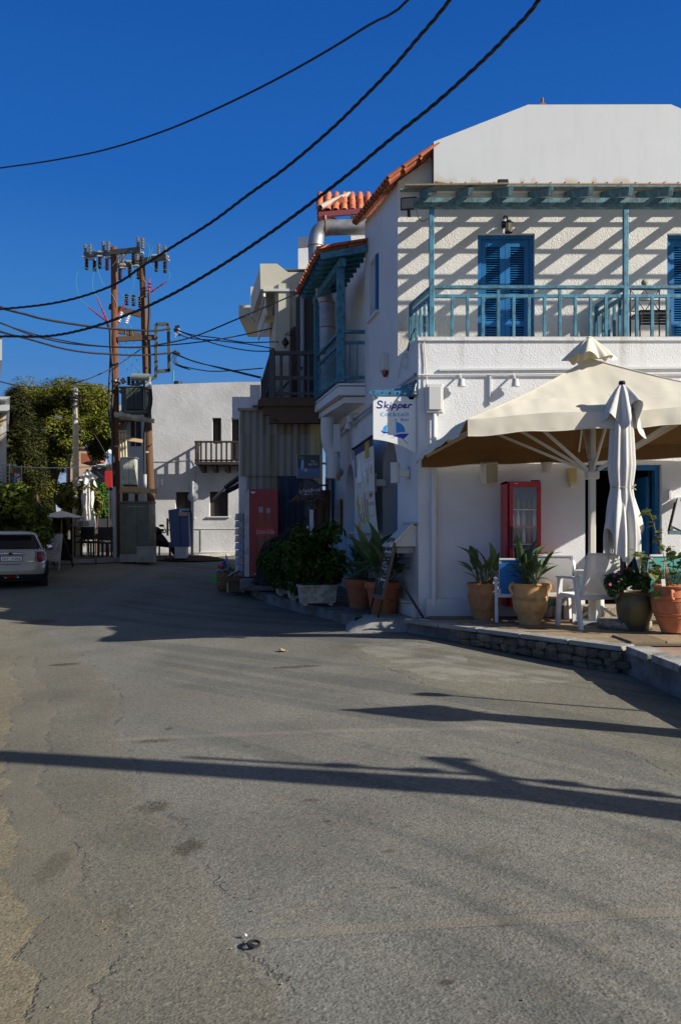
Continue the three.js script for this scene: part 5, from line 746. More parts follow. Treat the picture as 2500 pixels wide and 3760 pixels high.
// two big plastic pots with strelitzias
for (const [x, d, l, l2, seed, s] of [[1408, 13.25, 'big terracotta coloured plastic pot behind the pavement sign', 'dark strelitzia behind the pavement sign in the shade', 71, 1], [1325, 14.2, 'big terracotta coloured plastic pot beside the marble planters', 'dark strelitzia beside the green shrub in the shade', 72, .95]]) {
  const b = V(PX(x, d), groundY(d) + .105, -d), h = .56 * s, r0 = .315 * s, t = local(thing('plastic_pot', l, 'pot', b)); part('body', toCreasedNormals(lathe([[0, 0], [.66, 0], [.68, .03], [.90, .78], [.91, .80], [1.0, .80], [1.02, .83], [1.02, .98], [1.0, 1], [.93, 1], [.88, .9], [0, .9]].map(([r, y]) => [r * r0, y * h]), 44), .6), MAT.terracotta[3], t); part('soil', cyl(r0 * .86, r0 * .86, .02, 0, h * .9, 0, 24), MAT.soil, t);
  strelitzia('strelitzia', l2, b.clone().add(V(0, h * .9, 0)), 1.2 * s, 60, seed, LEAF.strelitzia, 1.2);
}
// marble planters, each a box with a moulded rim, and one shrub that spills over them
[[1188, 14.6, .62], [1142, 15.5, .62], [1090, 16.4, .58]].forEach(([x, d, w], k) => { const b = V(PX(x, d) - .12, groundY(d) + .12, -d), t = local(thing('marble_planter', ['cracked cream marble planter nearest the terracotta pots', 'cream marble planter in the middle of the three under the shrub', 'cream marble planter farthest along the three under the shrub'][k], 'planter', b)); t.rotation.y = .2; const m = M([.52, .49, .41], .6, { map: rep(dirtHeavy, .5) });
  part('body', toCreasedNormals(sheet((u, v) => { const a = u * 4, i = Math.floor(a) % 4, f = a - Math.floor(a), s = 1 + .10 * v, q = [[-1, 1], [1, 1], [1, -1], [-1, -1]], p = q[i], n = q[(i + 1) % 4]; return V((p[0] + (n[0] - p[0]) * f) * w / 2 * s, .05 + v * .30, (p[1] + (n[1] - p[1]) * f) * .19 * s); }, 16, 1), .5), m, t); part('rim', [rbox(w * 1.16, .045, .04, .01, 0, .36, .205), rbox(w * 1.16, .045, .04, .01, 0, .36, -.205), rbox(.04, .045, .37, .01, w * .56, .36, 0), rbox(.04, .045, .37, .01, -w * .56, .36, 0)], m, t); for (const [sx, sz] of [[-1, -1], [1, -1], [-1, 1], [1, 1]]) part('foot', rbox(.07, .06, .07, .01, sx * w * .38, .03, sz * .13), m, t); part('soil', box(w * 1.05, .02, .36, 0, .32, 0), MAT.soil, t); });
{ const t = thing('leafy_shrub', 'wide dark green shrub spilling over the marble planters in the shade', 'shrub', V(-.7, .6, -15.5)), r = rng(81), cl = [];
  for (let k = 0; k < 130; k++) { const f = r(), d = 14.35 + f * 2.9, X0 = PX(1200 - 155 * f, d) - .14, y = groundY(d) + .45 + r() * (.85 + .18 * Math.sin(f * 6 + 1)) * (1 - .35 * smooth(.7, 1, f)); cl.push([X0 + rr(-.42, .42, r), y, -d + rr(-.3, .3, r), rr(.15, .26, r), rr(.7, 1.15, r)]); }
  for (let k = 0; k < 9; k++) part('stem', rod([-.35 - k * .08, .5, -14.8 - k * .2], [-.4 - k * .08 + rr(-.2, .2, r), 1.3, -14.8 - k * .2], .012, .006), MAT.brownWood, t);
  part('foliage', leafCloud(82, 17000, clumped(cl, .9), .056, [[.042, .085, .014], [.055, .10, .02], [.03, .062, .012]], { long: 2.2, droop: .4 }), FOL, t, { kind: 'stuff', uv: true }); }
{ const d = 17, b = V(PX(1050, d), groundY(d) + .12, -d), t = local(thing('clay_pot', 'brown clay pot half hidden at the far end of the shrub', 'pot', b)); part('body', lathe([[0, 0], [.14, 0], [.20, .36], [.23, .36], [.23, .42], [.18, .42], [0, .38]], 28), MAT.terracotta[0], t); part('soil', cyl(.18, .18, .02, 0, .38, 0), MAT.soil, t); }
// white insulated downpipe under the side balcony
{ const t = thing('white_duct', 'fat white downpipe hanging from the side balcony on the street wall', 'duct', at(1215, 1650, 17.6)), d = 17.4, r = .155; part('pipe', new THREE.TubeGeometry(curve([at(1203, 1535, d), at(1203, 1600, d), at(1208, 1630, d), at(1220, 1660, d), at(1222, 1690, d), at(1222, 1757, d)]), 24, r, 20), MAT.plasticWhite, t); part('outlet', rod(at(1222, 1728, d), at(1246, 1735, d + .3), .11, .11, 16), MAT.plasticWhite, t); part('rust_box', rbox(.07, .17, .1, .01, ...at(1243, 1750, d - .1).toArray()), MAT.rust, t); const m = part('meter', rbox(.16, .62, .14, .015, ...at(1237, 1610, d - .1).toArray()), MAT.plasticWhite, t); part('cable', [tube([at(1236, 1650, d - .1), at(1240, 1672, d - .1), at(1238, 1690, d)], .012, 8, 5), tube([at(1240, 1650, d - .1), at(1246, 1670, d - .1), at(1241, 1695, d)], .012, 8, 5)], MAT.plasticGrey, m); }

// ---------------------------------------------------------------- second building: corrugated shop front, wooden balcony, cream upper floor
{
  const d = 18.8, t = thing('shop_building', 'cream building with a corrugated shop wall, dark wooden balcony and deep flat roof', 'building', V(-1.4, .4, -d));
  const x0 = PX(882, d), x1 = PX(1176, d), yT = PY(1508, d), yM = PY(1748, d);
  const corr = (xa, xb, ya, yb, z, m, name) => { const n = Math.round((xb - xa) / .022); part(name, sheet((u, v) => V(xa + (xb - xa) * u, ya + (yb - ya) * v, z + .02 * Math.sin(u * (xb - xa) / .165 * 6.2832)), n, 1), m, t); };
  const stained = M([.27, .255, .215], .8, { map: rep(colours(256, 256, (u, v) => { const s = smooth(.45, .8, tfbm(u, v * .1, 10, 3, 5)); return [1 - .25 * s, 1 - .34 * s, 1 - .55 * s]; }), 1.6, 4) });
  corr(x0, PX(1142, d), yM, yT, -d, stained, 'corrugated_sheet'); corr(PX(905, d), PX(1020, d), .3, yM, -d - .06, stained, 'corrugated_sheet');
  part('wall', [box(x1 - x0, yT - .2, .2, (x0 + x1) / 2, (yT + .2) / 2, -d - .25)], MAT.plasterGrey, t);
  const mural = canvas(512, 512, (c, W, H) => { c.fillStyle = '#2e3648'; c.fillRect(0, 0, W, H); const r = rng(8); for (let k = 0; k < 160; k++) { c.fillStyle = ['rgba(50,60,80,.5)', 'rgba(80,88,100,.4)', 'rgba(36,40,56,.5)'][k % 3]; c.fillRect(r() * W, r() * H, 20 + r() * 50, 30 + r() * 120); } c.fillStyle = '#5a4a58'; for (const [x, h] of [[40, 220], [150, 330], [250, 180], [330, 280], [430, 210]]) { c.beginPath(); c.moveTo(x - 26, H); c.lineTo(x, H - h); c.lineTo(x + 26, H); c.fill(); } });
  part('painted_panel', sheet((u, v) => V(PX(1030, d) + (PX(1112, d) - PX(1030, d)) * u, .4 + (yM - .4) * v, -d + .01), 1, 1), M([1, 1, 1], .8, { map: mural }), t, { uv: true });
  part('yellow_reed', [0, 1, 2, 3, 4].map((k) => box(.055, yT - 1.2, .03, PX(1140, d) + .03 + k * .058, (yT + 1.2) / 2, -d + .02 + (k % 2) * .012)), MAT.ochre, t);
  part('cornice', bar([x0 - .05, yT + .02, -d + .05], [x1, yT + .02, -d + .05], .10, .06), MAT.concrete, t);
  const lx = (D) => -1.95 - .17 * (D - 18.8);                               // left side of the house
  part('wall', mapTo(box(.25, yT - .1, 3.2, 0, 0, 0, 0, .085, 0), new THREE.Matrix4().makeTranslation(-2.46, yT / 2, -20.5)), MAT.plaster, t);
  part('terrace_wall', [box(.25, .62, 2.6, x0 + .22, yT + .33, -d - 1.4, 0, .1, 0), box(.7, .55, .2, PX(905, 20), yT + .25, -20)], MAT.plaster, t);
  // upper floor
  const wx = PX(1040, 19.3); part('upper_wall', [box(2.4, 3.4, .25, wx + .15 + 1.2, 6.3, -19.6)], MAT.cream, t); part('pilaster', box(.28, 3.2, .3, wx + .02, 6.2, -19.5), MAT.cream, t); part('upper_wall', box(.25, 3.2, 2.4, PX(1028, 20.5) - .1, 6.2, -20.75, 0, .15, 0), MAT.cream, t);
  part('column', rod(at(1027, 1180, 20), at(1030, 1480, 20), .06, .06, 12), MAT.plasticGrey, t); part('arched_door', prism([[0, 0], [.42, 0], [.42, 1.5], [.36, 1.8], [.21, 1.95], [.06, 1.8], [0, 1.5]], .06).applyMatrix4(new THREE.Matrix4().makeTranslation(wx + .06, 4.8, -19.42)), MAT.brownWood, t);
  part('downpipe', rod(at(1110, 1090, 18.9), at(1112, 1470, 18.9), .05, .05), MAT.plasticGrey, t); part('roller_shutter', box(.55, 2.6, .06, PX(1128, 19.0), 6.2, -19.0), MAT.greyWood, t);
  // roof with its deep overhang
  const z = 19.4, b0 = PY(1062, z), fr = [[957, 1062], [955, 968], [1017, 968], [1058, 999], [1150, 999], [1150, 1062]].map(([x, y]) => [PX(x, z), PY(y, z)]);
  part('parapet', prism(fr, .14).translate(0, 0, -z - .14), MAT.cream, t);
  const sl = [V(PX(957, z), b0, -z), V(PX(921, 22.1), b0, -22.1)]; part('fascia', sheet((u, v) => { const p = sl[0].clone().lerp(sl[1], u); p.y += v * .63 * (1 - .0 * u); return p; }, 2, 1), MAT.cream, t);
  part('soffit', sheet((u, v) => { const p = sl[0].clone().lerp(sl[1], u); p.x += v * 2.4; p.y += .01; return p; }, 2, 2), MAT.cream, t); part('roof_slab', sheet((u, v) => { const p = sl[0].clone().lerp(sl[1], u); p.x += v * 2.4; p.y += .5; return p; }, 2, 2), MAT.cream, t);
  { const q = 22.2, g = box(PX(925, q) - PX(877, q), PY(1120, q) - PY(1164, q), 2.2, (PX(925, q) + PX(877, q)) / 2, (PY(1120, q) + PY(1164, q)) / 2, -q - 1.1); part('parapet', g, MAT.cream, t); part('soffit', sheet((u, v) => V(PX(877, q) + u * 1.6, PY(1166, q) - .0, -q - v * 2.2), 1, 1), MAT.cream, t); part('fascia', box(.3, .5, .2, PX(940, 22.2), PY(1085, 22.2), -22.3), MAT.cream, t); }
  part('chimney_wall', box(.5, 1.5, .3, PX(1132, 19.8), PY(985, 19.8), -19.85), MAT.plaster, t);
  part('drain_spout', rod(at(969, 1078, z - .05), at(969, 1090, z - .05), .04, .04), MAT.plasticWhite, t); part('gutter', bar(at(968, 1066, z - .05), at(1150, 1066, z - .05), .07, .06), MAT.plasticWhite, t);
  part('awning_arm', rod(at(905, 1155, 21), at(935, 1180, 20.6), .03), MAT.plasticGrey, t);
}
{ // rolled down striped awning under the overhang
  const t = thing('canvas_awning', 'frayed pale canvas awning hanging under the flat roof overhang', 'awning', at(965, 1130, 20)), a = at(976, 1076, 19.6), b = at(945, 1190, 21.6);
  part('cloth', sheet((u, v) => { const p = a.clone().lerp(b, u); p.y -= v * .42 + v * .02 * Math.sin(u * 60); p.x += v * .22 * Math.sin(u * 3) + .02 * Math.sin(u * 30) * v; return p; }, 40, 6), MAT.whiteCloth, t); part('roller', rod(a, b, .05), MAT.plasticGrey, t); part('pelmet', sheet((u, v) => { const p = a.clone().lerp(b, u); p.y -= .42 + v * (.10 + .03 * Math.abs(Math.sin(u * 40))); p.x += .03; return p; }, 80, 2), M([.45, .32, .2], .9), t);
  part('front_bar', bar(at(972, 1172, 20), at(1052, 1172, 20), .06, .18), MAT.ochre, t);
}
{ // lantern
  const p = at(1048, 1258, 19.1), t = thing('iron_lantern', 'round black iron lantern on a scrolled bracket by the cream pilaster', 'lantern', p); part('globe', ball(.085, p.x, p.y, p.z, 1, 1, 1, 14), MAT.bakelite, t); part('band', [bake(new THREE.TorusGeometry(.088, .008, 5, 20), p.x, p.y, p.z, Math.PI / 2), cyl(.05, .02, .04, p.x, p.y + .10, p.z), cyl(.02, .03, .06, p.x, p.y - .10, p.z)], MAT.black, t); part('bracket', [rod([p.x, p.y + .2, p.z], [p.x + .17, p.y + .2, p.z - .1], .012), tube([[p.x + .02, p.y + .22, p.z], [p.x + .07, p.y + .27, p.z - .03], [p.x + .12, p.y + .24, p.z - .05], [p.x + .16, p.y + .32, p.z - .08]], .008, 16, 5), rod([p.x, p.y + .12, p.z], [p.x, p.y + .2, p.z], .008), rbox(.04, .26, .03, .008, p.x + .18, p.y + .22, p.z - .12)], MAT.black, t);
}
{ // wooden balcony
  const d = 18.3, fl = PY(1466, d), yt = PY(1297, d), yl = PY(1388, d), t = thing('wooden_balcony', 'dark wooden balcony with square railing on heavy timber brackets', 'balcony', at(1000, 1480, d)), A = V(PX(1000, d), 0, -d), Bq = V(PX(1165, d), 0, -d), Cq = V(PX(967, 21.7), 0, -21.7), y = (p, h) => p.clone().setY(h);
  for (const p of [A, Cq]) part('post', rbox(.13, yt - fl + .08, .13, .01, p.x, (yt + fl) / 2 + .04, p.z), MAT.greyWood, t);
  for (const [p, q, n] of [[A, Bq, 5], [A, Cq, 9]]) { part('top_rail', bar(y(p, yt), y(q, yt), .10, .085), MAT.greyWood, t); part('mid_rail', bar(y(p, yl), y(q, yl), .05, .09), MAT.greyWood, t); part('bottom_rail', bar(y(p, fl + .13), y(q, fl + .13), .05, .07), MAT.greyWood, t); for (let k = 1; k < n; k++) { const s = p.clone().lerp(q, k / n); part('baluster', rbox(.065, yt - fl, .065, .005, s.x, (yt + fl) / 2, s.z), MAT.greyWood, t); } }
  part('brace', bar(y(Bq, fl + .75).add(V(-.35, 0, .0)), y(A, fl + .1).add(V(.1, 0, 0)), .04, .05), MAT.darkWood, t);
  const f0 = V(PX(958, d), 0, -d + .1), f1 = V(PX(1165, d), 0, -d + .1); part('floor', [box(f1.x - f0.x, .06, 3.4, (f0.x + f1.x) / 2, fl, -d - 1.6)], MAT.brownWood, t); part('edge_beam', bar([f0.x - .02, fl - .10, f0.z], [f1.x, fl - .10, f1.z], .10, .15), MAT.brownWood, t); part('edge_beam', bar([f0.x, fl - .10, f0.z], [f0.x - .45, fl - .10, -21.6], .10, .15), MAT.brownWood, t);
  for (let k = 0; k < 3; k++) part('bracket', bake(prism([[0, 0], [1.3, 0], [1.3, -.42], [.42, -.42], [.32, -.34], [.22, -.33], [.14, -.24], [0, -.22]], .18), f0.x + .06 + .0 * k, fl - .14, -d - .12 - k * .75), MAT.brownWood, t); part('bearer', rbox(1.2, .16, .16, .02, f0.x + .78, fl - .48, -d - .1), MAT.brownWood, t);
  part('strut', rod(at(958, 1490, 18.4), at(925, 1492, 19), .025), MAT.black, t);
}
{ // tall drinks cooler
  const d = 17.75, x0 = PX(915, d), x1 = PX(1020, d), y0 = PY(2120, d), y1 = PY(1796, d), w = x1 - x0, h = y1 - y0, t = thing('drinks_cooler', 'tall dark red cola cooler with two printed bottles at the shop wall', 'fridge', V((x0 + x1) / 2, y0, -d - .3));
  const art = canvas(256, 512, (c, W, H) => { c.fillStyle = '#8e0718'; c.fillRect(0, 0, W, H); const bottle = (x, s) => { c.save(); c.translate(x, 195); c.scale(s, s); c.fillStyle = '#8d8688'; c.fillRect(-20, -92, 40, 34); c.fillStyle = '#8a3512'; c.beginPath(); c.moveTo(-20, -58); c.bezierCurveTo(-22, 10, -40, 20, -42, 70); c.bezierCurveTo(-30, 110, -46, 120, -44, 200); c.quadraticCurveTo(0, 215, 44, 200); c.bezierCurveTo(46, 120, 30, 110, 42, 70); c.bezierCurveTo(40, 20, 22, 10, 20, -58); c.fill(); c.fillStyle = '#b31320'; c.fillRect(-42, 30, 84, 44); c.fillStyle = 'rgba(30,8,6,.45)'; c.fillRect(-42, 80, 16, 110); c.fillRect(28, 80, 14, 110); c.restore(); }; bottle(170, .92); bottle(100, 1); c.fillStyle = '#b5a9aa'; c.font = 'italic bold 34px serif'; c.fillText('Coca-Cola', 56, 262); c.fillStyle = '#d8d4d4'; c.fillRect(12, 14, 34, 10); c.fillRect(40, 492, 40, 10); });
  part('door_print', sheet((u, v) => V(x0 + .02 + (w - .02) * u, y0 + .02 + (h - .02) * v, -d + .004), 1, 1), M([1, 1, 1], .4, { map: art }), t, { uv: true }); part('case', rbox(w, h, .6, .02, (x0 + x1) / 2, (y0 + y1) / 2, -d - .302), M([.27, .006, .012], .4), t); part('edge_trim', rbox(.12, h - .02, .05, .01, x0 - .05, (y0 + y1) / 2, -d - .02), MAT.steel, t); part('grille', box(w, .06, .04, (x0 + x1) / 2, y0 - .02, -d - .1), MAT.black, t);
  struct('shop_step', [rbox(1.7, .16, 1.0, .03, (x0 + x1) / 2 + .35, y0 - .10, -d - .2), rbox(1.9, .12, .5, .04, (x0 + x1) / 2 + .5, y0 - .2, -d + .45)], MAT.concreteDark);
}
{ // postcard rack
  const d = 18.1, x = PX(883, d), t = thing('postcard_rack', 'tall revolving postcard rack full of cards left of the red cooler', 'rack', V(x, groundY(d) + .02, -d)), y0 = groundY(d) + .1, r = rng(17); part('pole', rod([x, y0 - .1, -d], [x, y0 + 1.75, -d], .025), MAT.steel, t); part('base', cyl(.22, .16, .05, x, y0 - .06, -d, 20), MAT.black, t); part('post', rbox(.07, 2.0, .05, .01, x + .16, y0 + .95, -d + .05), MAT.galv, t);
  const cg = uvm(box(.11, .155, .012)), cm = [[.30, .36, .46], [.40, .40, .42], [.22, .30, .42], [.42, .36, .30], [.25, .33, .30]].map((c) => M(c, .6)), b = baseOf(t);
  for (let j = 0; j < 10; j++) for (let k = 0; k < 6; k++) { const a = k * 1.047 + .3, o = new THREE.Mesh(cg, cm[Math.floor(r() * 5)]); o.name = 'postcard'; o.position.set(Math.cos(a) * .10, y0 + .14 + j * .168 - b.y, Math.sin(a) * .10); o.rotation.set(-.15, -a + Math.PI / 2, 0, 'YXZ'); o.castShadow = o.receiveShadow = true; t.add(o); } }
{ // toys and goods on the pavement
  const d = 18.6, gy = groundY(d) + .02, bx = PX(826, d), t = thing('wicker_basket', 'round wicker basket heaped with bright toys at the street edge', 'basket', V(bx, gy, -d)), r = rng(27); part('basket', lathe([[0, .01], [.17, 0], [.19, .15], [.21, .42], [.19, .42], [.17, .1], [0, .05]], 24, bx, gy, -d), M([.30, .16, .06], .85, { map: rep(woodC, .3), bumpMap: rep(stuccoB, .2), bumpScale: .01 }), t); for (let k = 0; k < 6; k++) part('cane', bake(new THREE.TorusGeometry(.195 + k * .003, .012, 5, 24), bx, gy + .06 + k * .065, -d, Math.PI / 2), M([.26, .14, .05], .85), t);
  const cols = [[.5, .03, .03], [.03, .30, .06], [.04, .08, .42], [.55, .35, .03], [.5, .12, .03], [.04, .25, .5]].map((c) => M(c, .5)); for (let k = 0; k < 26; k++) { const a = r() * 6.28, q = r() * .22, p = V(bx + Math.cos(a) * q, gy + .44 + r() * .22 * (1 - q * 2), -d + Math.sin(a) * q); part('toy', [k % 3 ? rbox(rr(.05, .11, r), rr(.05, .11, r), rr(.05, .11, r), .02, p.x, p.y, p.z, r(), r(), r()) : ball(rr(.04, .06, r), p.x, p.y, p.z)], cols[k % 6], t); } part('windmill', sheet((u, v) => V(bx + .02 + u * .12 * (1 - v), gy + .6 + v * .28, -d + .02), 2, 3), M([.35, .28, .36], .6), t); part('toy', sheet((u, v) => V(bx - .32 + u * .16, gy + .18 + v * .22 * (.5 + u * .5), -d + .1), 3, 3), cols[1], t);
  const cx = PX(868, 18.0), tb = thing('low_bench', 'low dark wooden bench carrying a tray of small goods', 'bench', V(cx, gy, -18)); part('top', rbox(.46, .12, .34, .015, cx, gy + .30, -18), MAT.brownWood, tb); for (const s of [-.18, .18]) part('leg', rbox(.05, .26, .28, .008, cx + s, gy + .12, -18), MAT.plank, tb); part('panel', box(.30, .24, .02, cx, gy + .12, -17.9), MAT.brownWood, tb);
  for (let k = 0; k < 18; k++) part('small_item', rod([cx + rr(-.2, .2, r), gy + .36, -18 + rr(-.13, .13, r)], [cx + rr(-.2, .2, r), gy + .44 + r() * .06, -18 + rr(-.13, .13, r)], .014), [MAT.stone[0], MAT.stone[2], MAT.black, MAT.plasticGrey][k % 4], tb);
}
{ // covered scooter
  const d = 17.2, t = thing('covered_scooter', 'scooter under a black cover between the cooler and the shrub', 'scooter', at(1030, 2100, d)), c = at(1035, 1985, d), gy = groundY(d) + .1; part('cover', sheet((u, v) => { const a = u * 6.283, s = Math.sqrt(v), top = gy + 1.18 + .14 * Math.sin(a) * (1 - v) , x = Math.cos(a), z = Math.sin(a), q = 1 + .06 * Math.sin(a * 9) * v; return V(c.x + .05 + x * (.62 - .12 * (1 - v)) * s * q, top - .10 * v - .85 * v ** 5 - .16 * Math.max(0, x) * s, -d + z * .34 * s * q); }, 60, 20), MAT.blackMatt, t); for (const s of [-.42, .42]) part('wheel', bake(new THREE.TorusGeometry(.19, .06, 8, 24), c.x + .05 + s, gy + .24, -d), MAT.rubber, t); part('mirror', [rod(at(1096, 1972, d), at(1080, 2000, d), .012), ball(.07, ...at(1098, 1968, d).toArray(), 1.4, .8, .4)], MAT.black, t);
}
{ // two advertising signs and what hangs round them
  const d = 17.3, a = canvas(256, 256, (c, W, H) => { const g = c.createLinearGradient(0, 0, 0, H); g.addColorStop(0, '#07070e'); g.addColorStop(.55, '#10162a'); g.addColorStop(.62, '#3c5a88'); g.addColorStop(1, '#28466a'); c.fillStyle = g; c.fillRect(0, 0, W, H); c.fillStyle = '#79a7e0'; c.beginPath(); c.moveTo(45, 70); c.lineTo(62, 48); c.lineTo(74, 70); c.lineTo(70, 160); c.lineTo(40, 160); c.fill(); c.fillStyle = '#1d6a3a'; c.beginPath(); c.ellipse(48, 30, 32, 14, 0, 0, 7); c.fill(); c.fillStyle = '#d5d5dd'; c.font = '30px sans-serif'; c.textAlign = 'center'; c.fillText('The', 178, 84); c.fillText('Big Chill', 178, 116); c.fillStyle = '#b89a8a'; c.beginPath(); c.arc(95, 170, 18, 0, 7); c.fill(); });
  const x0 = PX(1090, d), x1 = PX(1176, d), y0 = PY(1756, d), y1 = PY(1668, d), t = thing('square_sign', 'square dark advertising sign with white words above the round sign', 'sign', V((x0 + x1) / 2, y0, -d)); part('box', rbox(x1 - x0, y1 - y0, .12, .015, (x0 + x1) / 2, (y0 + y1) / 2, -d - .065), MAT.plasticGrey, t); part('face', sheet((u, v) => V(x0 + .012 + (x1 - x0 - .024) * u, y0 + .012 + (y1 - y0 - .024) * v, -d + .002), 1, 1), M([1, 1, 1], .3, { map: a }), t, { uv: true }); part('arm', bar(at(1176, 1700, d + .06), at(1215, 1705, d + .3), .05, .04), MAT.plasticGrey, t);
  const b = canvas(256, 256, (c) => { c.fillStyle = '#0b1c38'; c.fillRect(0, 0, 256, 256); c.fillStyle = '#b8c4d0'; c.font = 'italic bold 64px serif'; c.textAlign = 'center'; c.save(); c.translate(128, 150); c.rotate(-.1); c.fillText('Mythos', 0, 0); c.fillRect(-90, 14, 180, 5); c.restore(); });
  const q = at(1136, 1802, d + .1), rd = .265, t2 = thing('round_sign', 'round navy beer sign half hidden by dry palm leaves', 'sign', q); part('disc', cyl(rd, rd, .10, q.x, q.y, q.z - .055, 40, Math.PI / 2), MAT.navy, t2); const cg = new THREE.CircleGeometry(rd * .97, 40).translate(q.x, q.y, q.z + .002); part('face', cg, M([1, 1, 1], .35, { map: b }), t2, { uv: true }); part('arm', rod(at(1172, 1782, d + .1), at(1200, 1782, d + .3), .02), MAT.black, t2);
  const dl = thing('dry_garland', 'brown withered leaves trailing over the two advertising signs', 'garland', q), r = rng(9); part('dry_leaf', [0, 1, 2, 3, 4, 5, 6, 7, 8, 9, 10, 11, 12, 13].map((k) => { const g = strap(.5, .08, 1.2); bake(g, 0, 0, 0, rr(-.4, .4, r), r() * 6, 2.6 + rr(-.9, .9, r)); return g.translate(q.x + rr(-.26, .22, r), q.y + rr(-.15, .32, r), q.z + .08); }), M([.11, .06, .03], .95), dl, { kind: 'stuff' });
  const w = thing('driftwood_trunk', 'gnarled brown tree trunk standing behind the round sign', 'tree trunk', V(PX(1172, 18.2), .3, -18.2)); for (const [x, k, s] of [[1160, .10, 1], [1178, .12, 2], [1192, .08, 3]]) part('limb', tube([at(x - 6, 2080, 18.2), at(x + 4, 1980, 18.2), at(x + 8 * (s - 2), 1890, 18.15), at(x + 10, 1800, 18.1)], k, 16, 8), MAT.brownWood, w);
  const wp = thing('white_post', 'short white post with a pointed tip rising behind the shrub', 'post', at(1145, 2000, 17.0)); part('post', rbox(.085, .75, .06, .01, ...at(1144, 1935, 17).toArray()), MAT.plasticWhite, wp); part('tip', rod(at(1143, 1885, 17), at(1137, 1868, 17), .03, .01), MAT.plank, wp); part('slanted_board', bar(at(1112, 1965, 16.9), at(1132, 1932, 16.9), .12, .04), MAT.plasticWhite, wp);
}
// ---------------------------------------------------------------- far end of the street: white house, raised pavement
{
  const d = 30, t = thing('white_house', 'plain white two storey house with a black wooden balcony at the end of the street', 'house', V(-6, .78, -d)), X = (x) => PX(x, d), Y = (y) => PY(y, d);
  const o = (x0, y0, x1, y1) => rect(X(x0), Y(y1), X(x1), Y(y0)).map(([a, b]) => new THREE.Vector2(a, b)), s = shape([[X(556), .7], [X(960), .7], [X(960), Y(1402)], [X(880), Y(1402)], [X(556), Y(1413)]]);
  const win = [[780, 1534, 813, 1629], [850, 1534, 884, 1690], [644, 1806, 711, 1900], [769, 1804, 838, 1896]]; for (const w of win) s.holes.push(new THREE.Path(o(...w)));
  part('wall', new THREE.ExtrudeGeometry(s, { depth: .3, bevelEnabled: false }).translate(0, 0, -d - .3), MAT.farWhite, t);
  part('body', [box(.3, 6.4, 6, X(556) + .16, 3.9, -d - 3.2), box(4.6, .1, 6, X(750), 7.2, -d - 3.2)], MAT.farWhite, t);
  win.forEach(([a, b, c, e], k) => { const m = part(k < 2 ? 'door' : 'window', box(X(c) - X(a) + .1, Y(b) - Y(e) + .1, .05, (X(a) + X(c)) / 2, (Y(b) + Y(e)) / 2, -d - .26), MAT.darkWood, t); part('stile', [box(.05, Y(b) - Y(e), .03, (X(a) + X(c)) / 2, (Y(b) + Y(e)) / 2, -d - .22)], MAT.darkWood, m); if (k > 1) part('sill', rbox(X(c) - X(a) + .16, .05, .16, .01, (X(a) + X(c)) / 2, Y(e) - .025, -d + .0), MAT.farWhite, m); });
  part('plinth', [box(X(960) - X(556), .02, .05, (X(556) + X(960)) / 2, Y(1942), -d + .01)], MAT.farWhite, t); part('plinth', box(X(960) - X(738), Y(1946) - Y(2026), .03, (X(738) + X(960)) / 2, (Y(1946) + Y(2026)) / 2, -d + .014), MAT.farWhite, t); part('step', rbox(X(960) - X(738), .17, .22, .02, (X(738) + X(960)) / 2, Y(2033), -d + .1), MAT.farWhite, t);
  part('cable', tube([at(560, 1694, d - .03), at(640, 1694, d - .03), at(708, 1690, d - .03), at(716, 1700, d - .03), at(717, 1770, d - .03)], .012, 20, 5), MAT.plasticGrey, t);
  part('side_wing', [box(2.6, 6.1, .3, X(500), 3.7, -d - 1.4), box(.3, 6.1, 3, X(452), 3.7, -d - 3)], MAT.farWhite, t);
  for (const [x0, y0, x1, y1] of [[486, 1545, 500, 1640], [505, 1545, 522, 1640], [455, 1800, 476, 1860], [500, 1800, 512, 1860]]) part('window', box((x1 - x0) * 31.4 / FOCAL, (y1 - y0) * 31.4 / FOCAL, .06, PX((x0 + x1) / 2, 31.4), PY((y0 + y1) / 2, 31.4), -31.24), MAT.darkWood, t);
  part('hood', bar(at(440, 1545, 31), at(488, 1540, 31), .5, .08), M([.30, .12, .07], .8), t);
  const bal = part('balcony', [box(X(960) - X(731), .10, .9, (X(731) + X(960)) / 2, Y(1708), -d + .45)], MAT.darkWood, t), yf = Y(1704), yr = Y(1632), zf = -d + .86;
  part('top_rail', [bar([X(731), yr, zf], [X(960), yr, zf], .08, .07), bar([X(733), yr, zf], [X(733), yr, -d], .07, .07), bar([X(731), yf + .06, zf], [X(960), yf + .06, zf], .05, .06)], MAT.darkWood, bal); for (let k = 0; k < 13; k++) part('baluster', rbox(.065, yr - yf, .05, .005, X(735) + k * .19, (yr + yf) / 2, zf), MAT.darkWood, bal); for (let k = 1; k < 5; k++) part('baluster', rbox(.05, yr - yf, .05, .005, X(733), (yr + yf) / 2, zf - k * .17), MAT.darkWood, bal);
  for (let k = 0; k < 6; k++) part('bracket', bake(prism([[0, 0], [.8, 0], [.8, -.12], [.5, -.26], [.0, -.30]], .15), X(745) + k * .46 + .15, yf - .04, -d, 0, -Math.PI / 2), MAT.darkWood, bal);
  part('antenna', rod(at(637, 1402, 33), at(637, 1362, 33), .03), MAT.copperGreen, t); part('vent', cyl(.16, .16, .12, ...at(654, 1407, 31).toArray()), MAT.black, t);
}
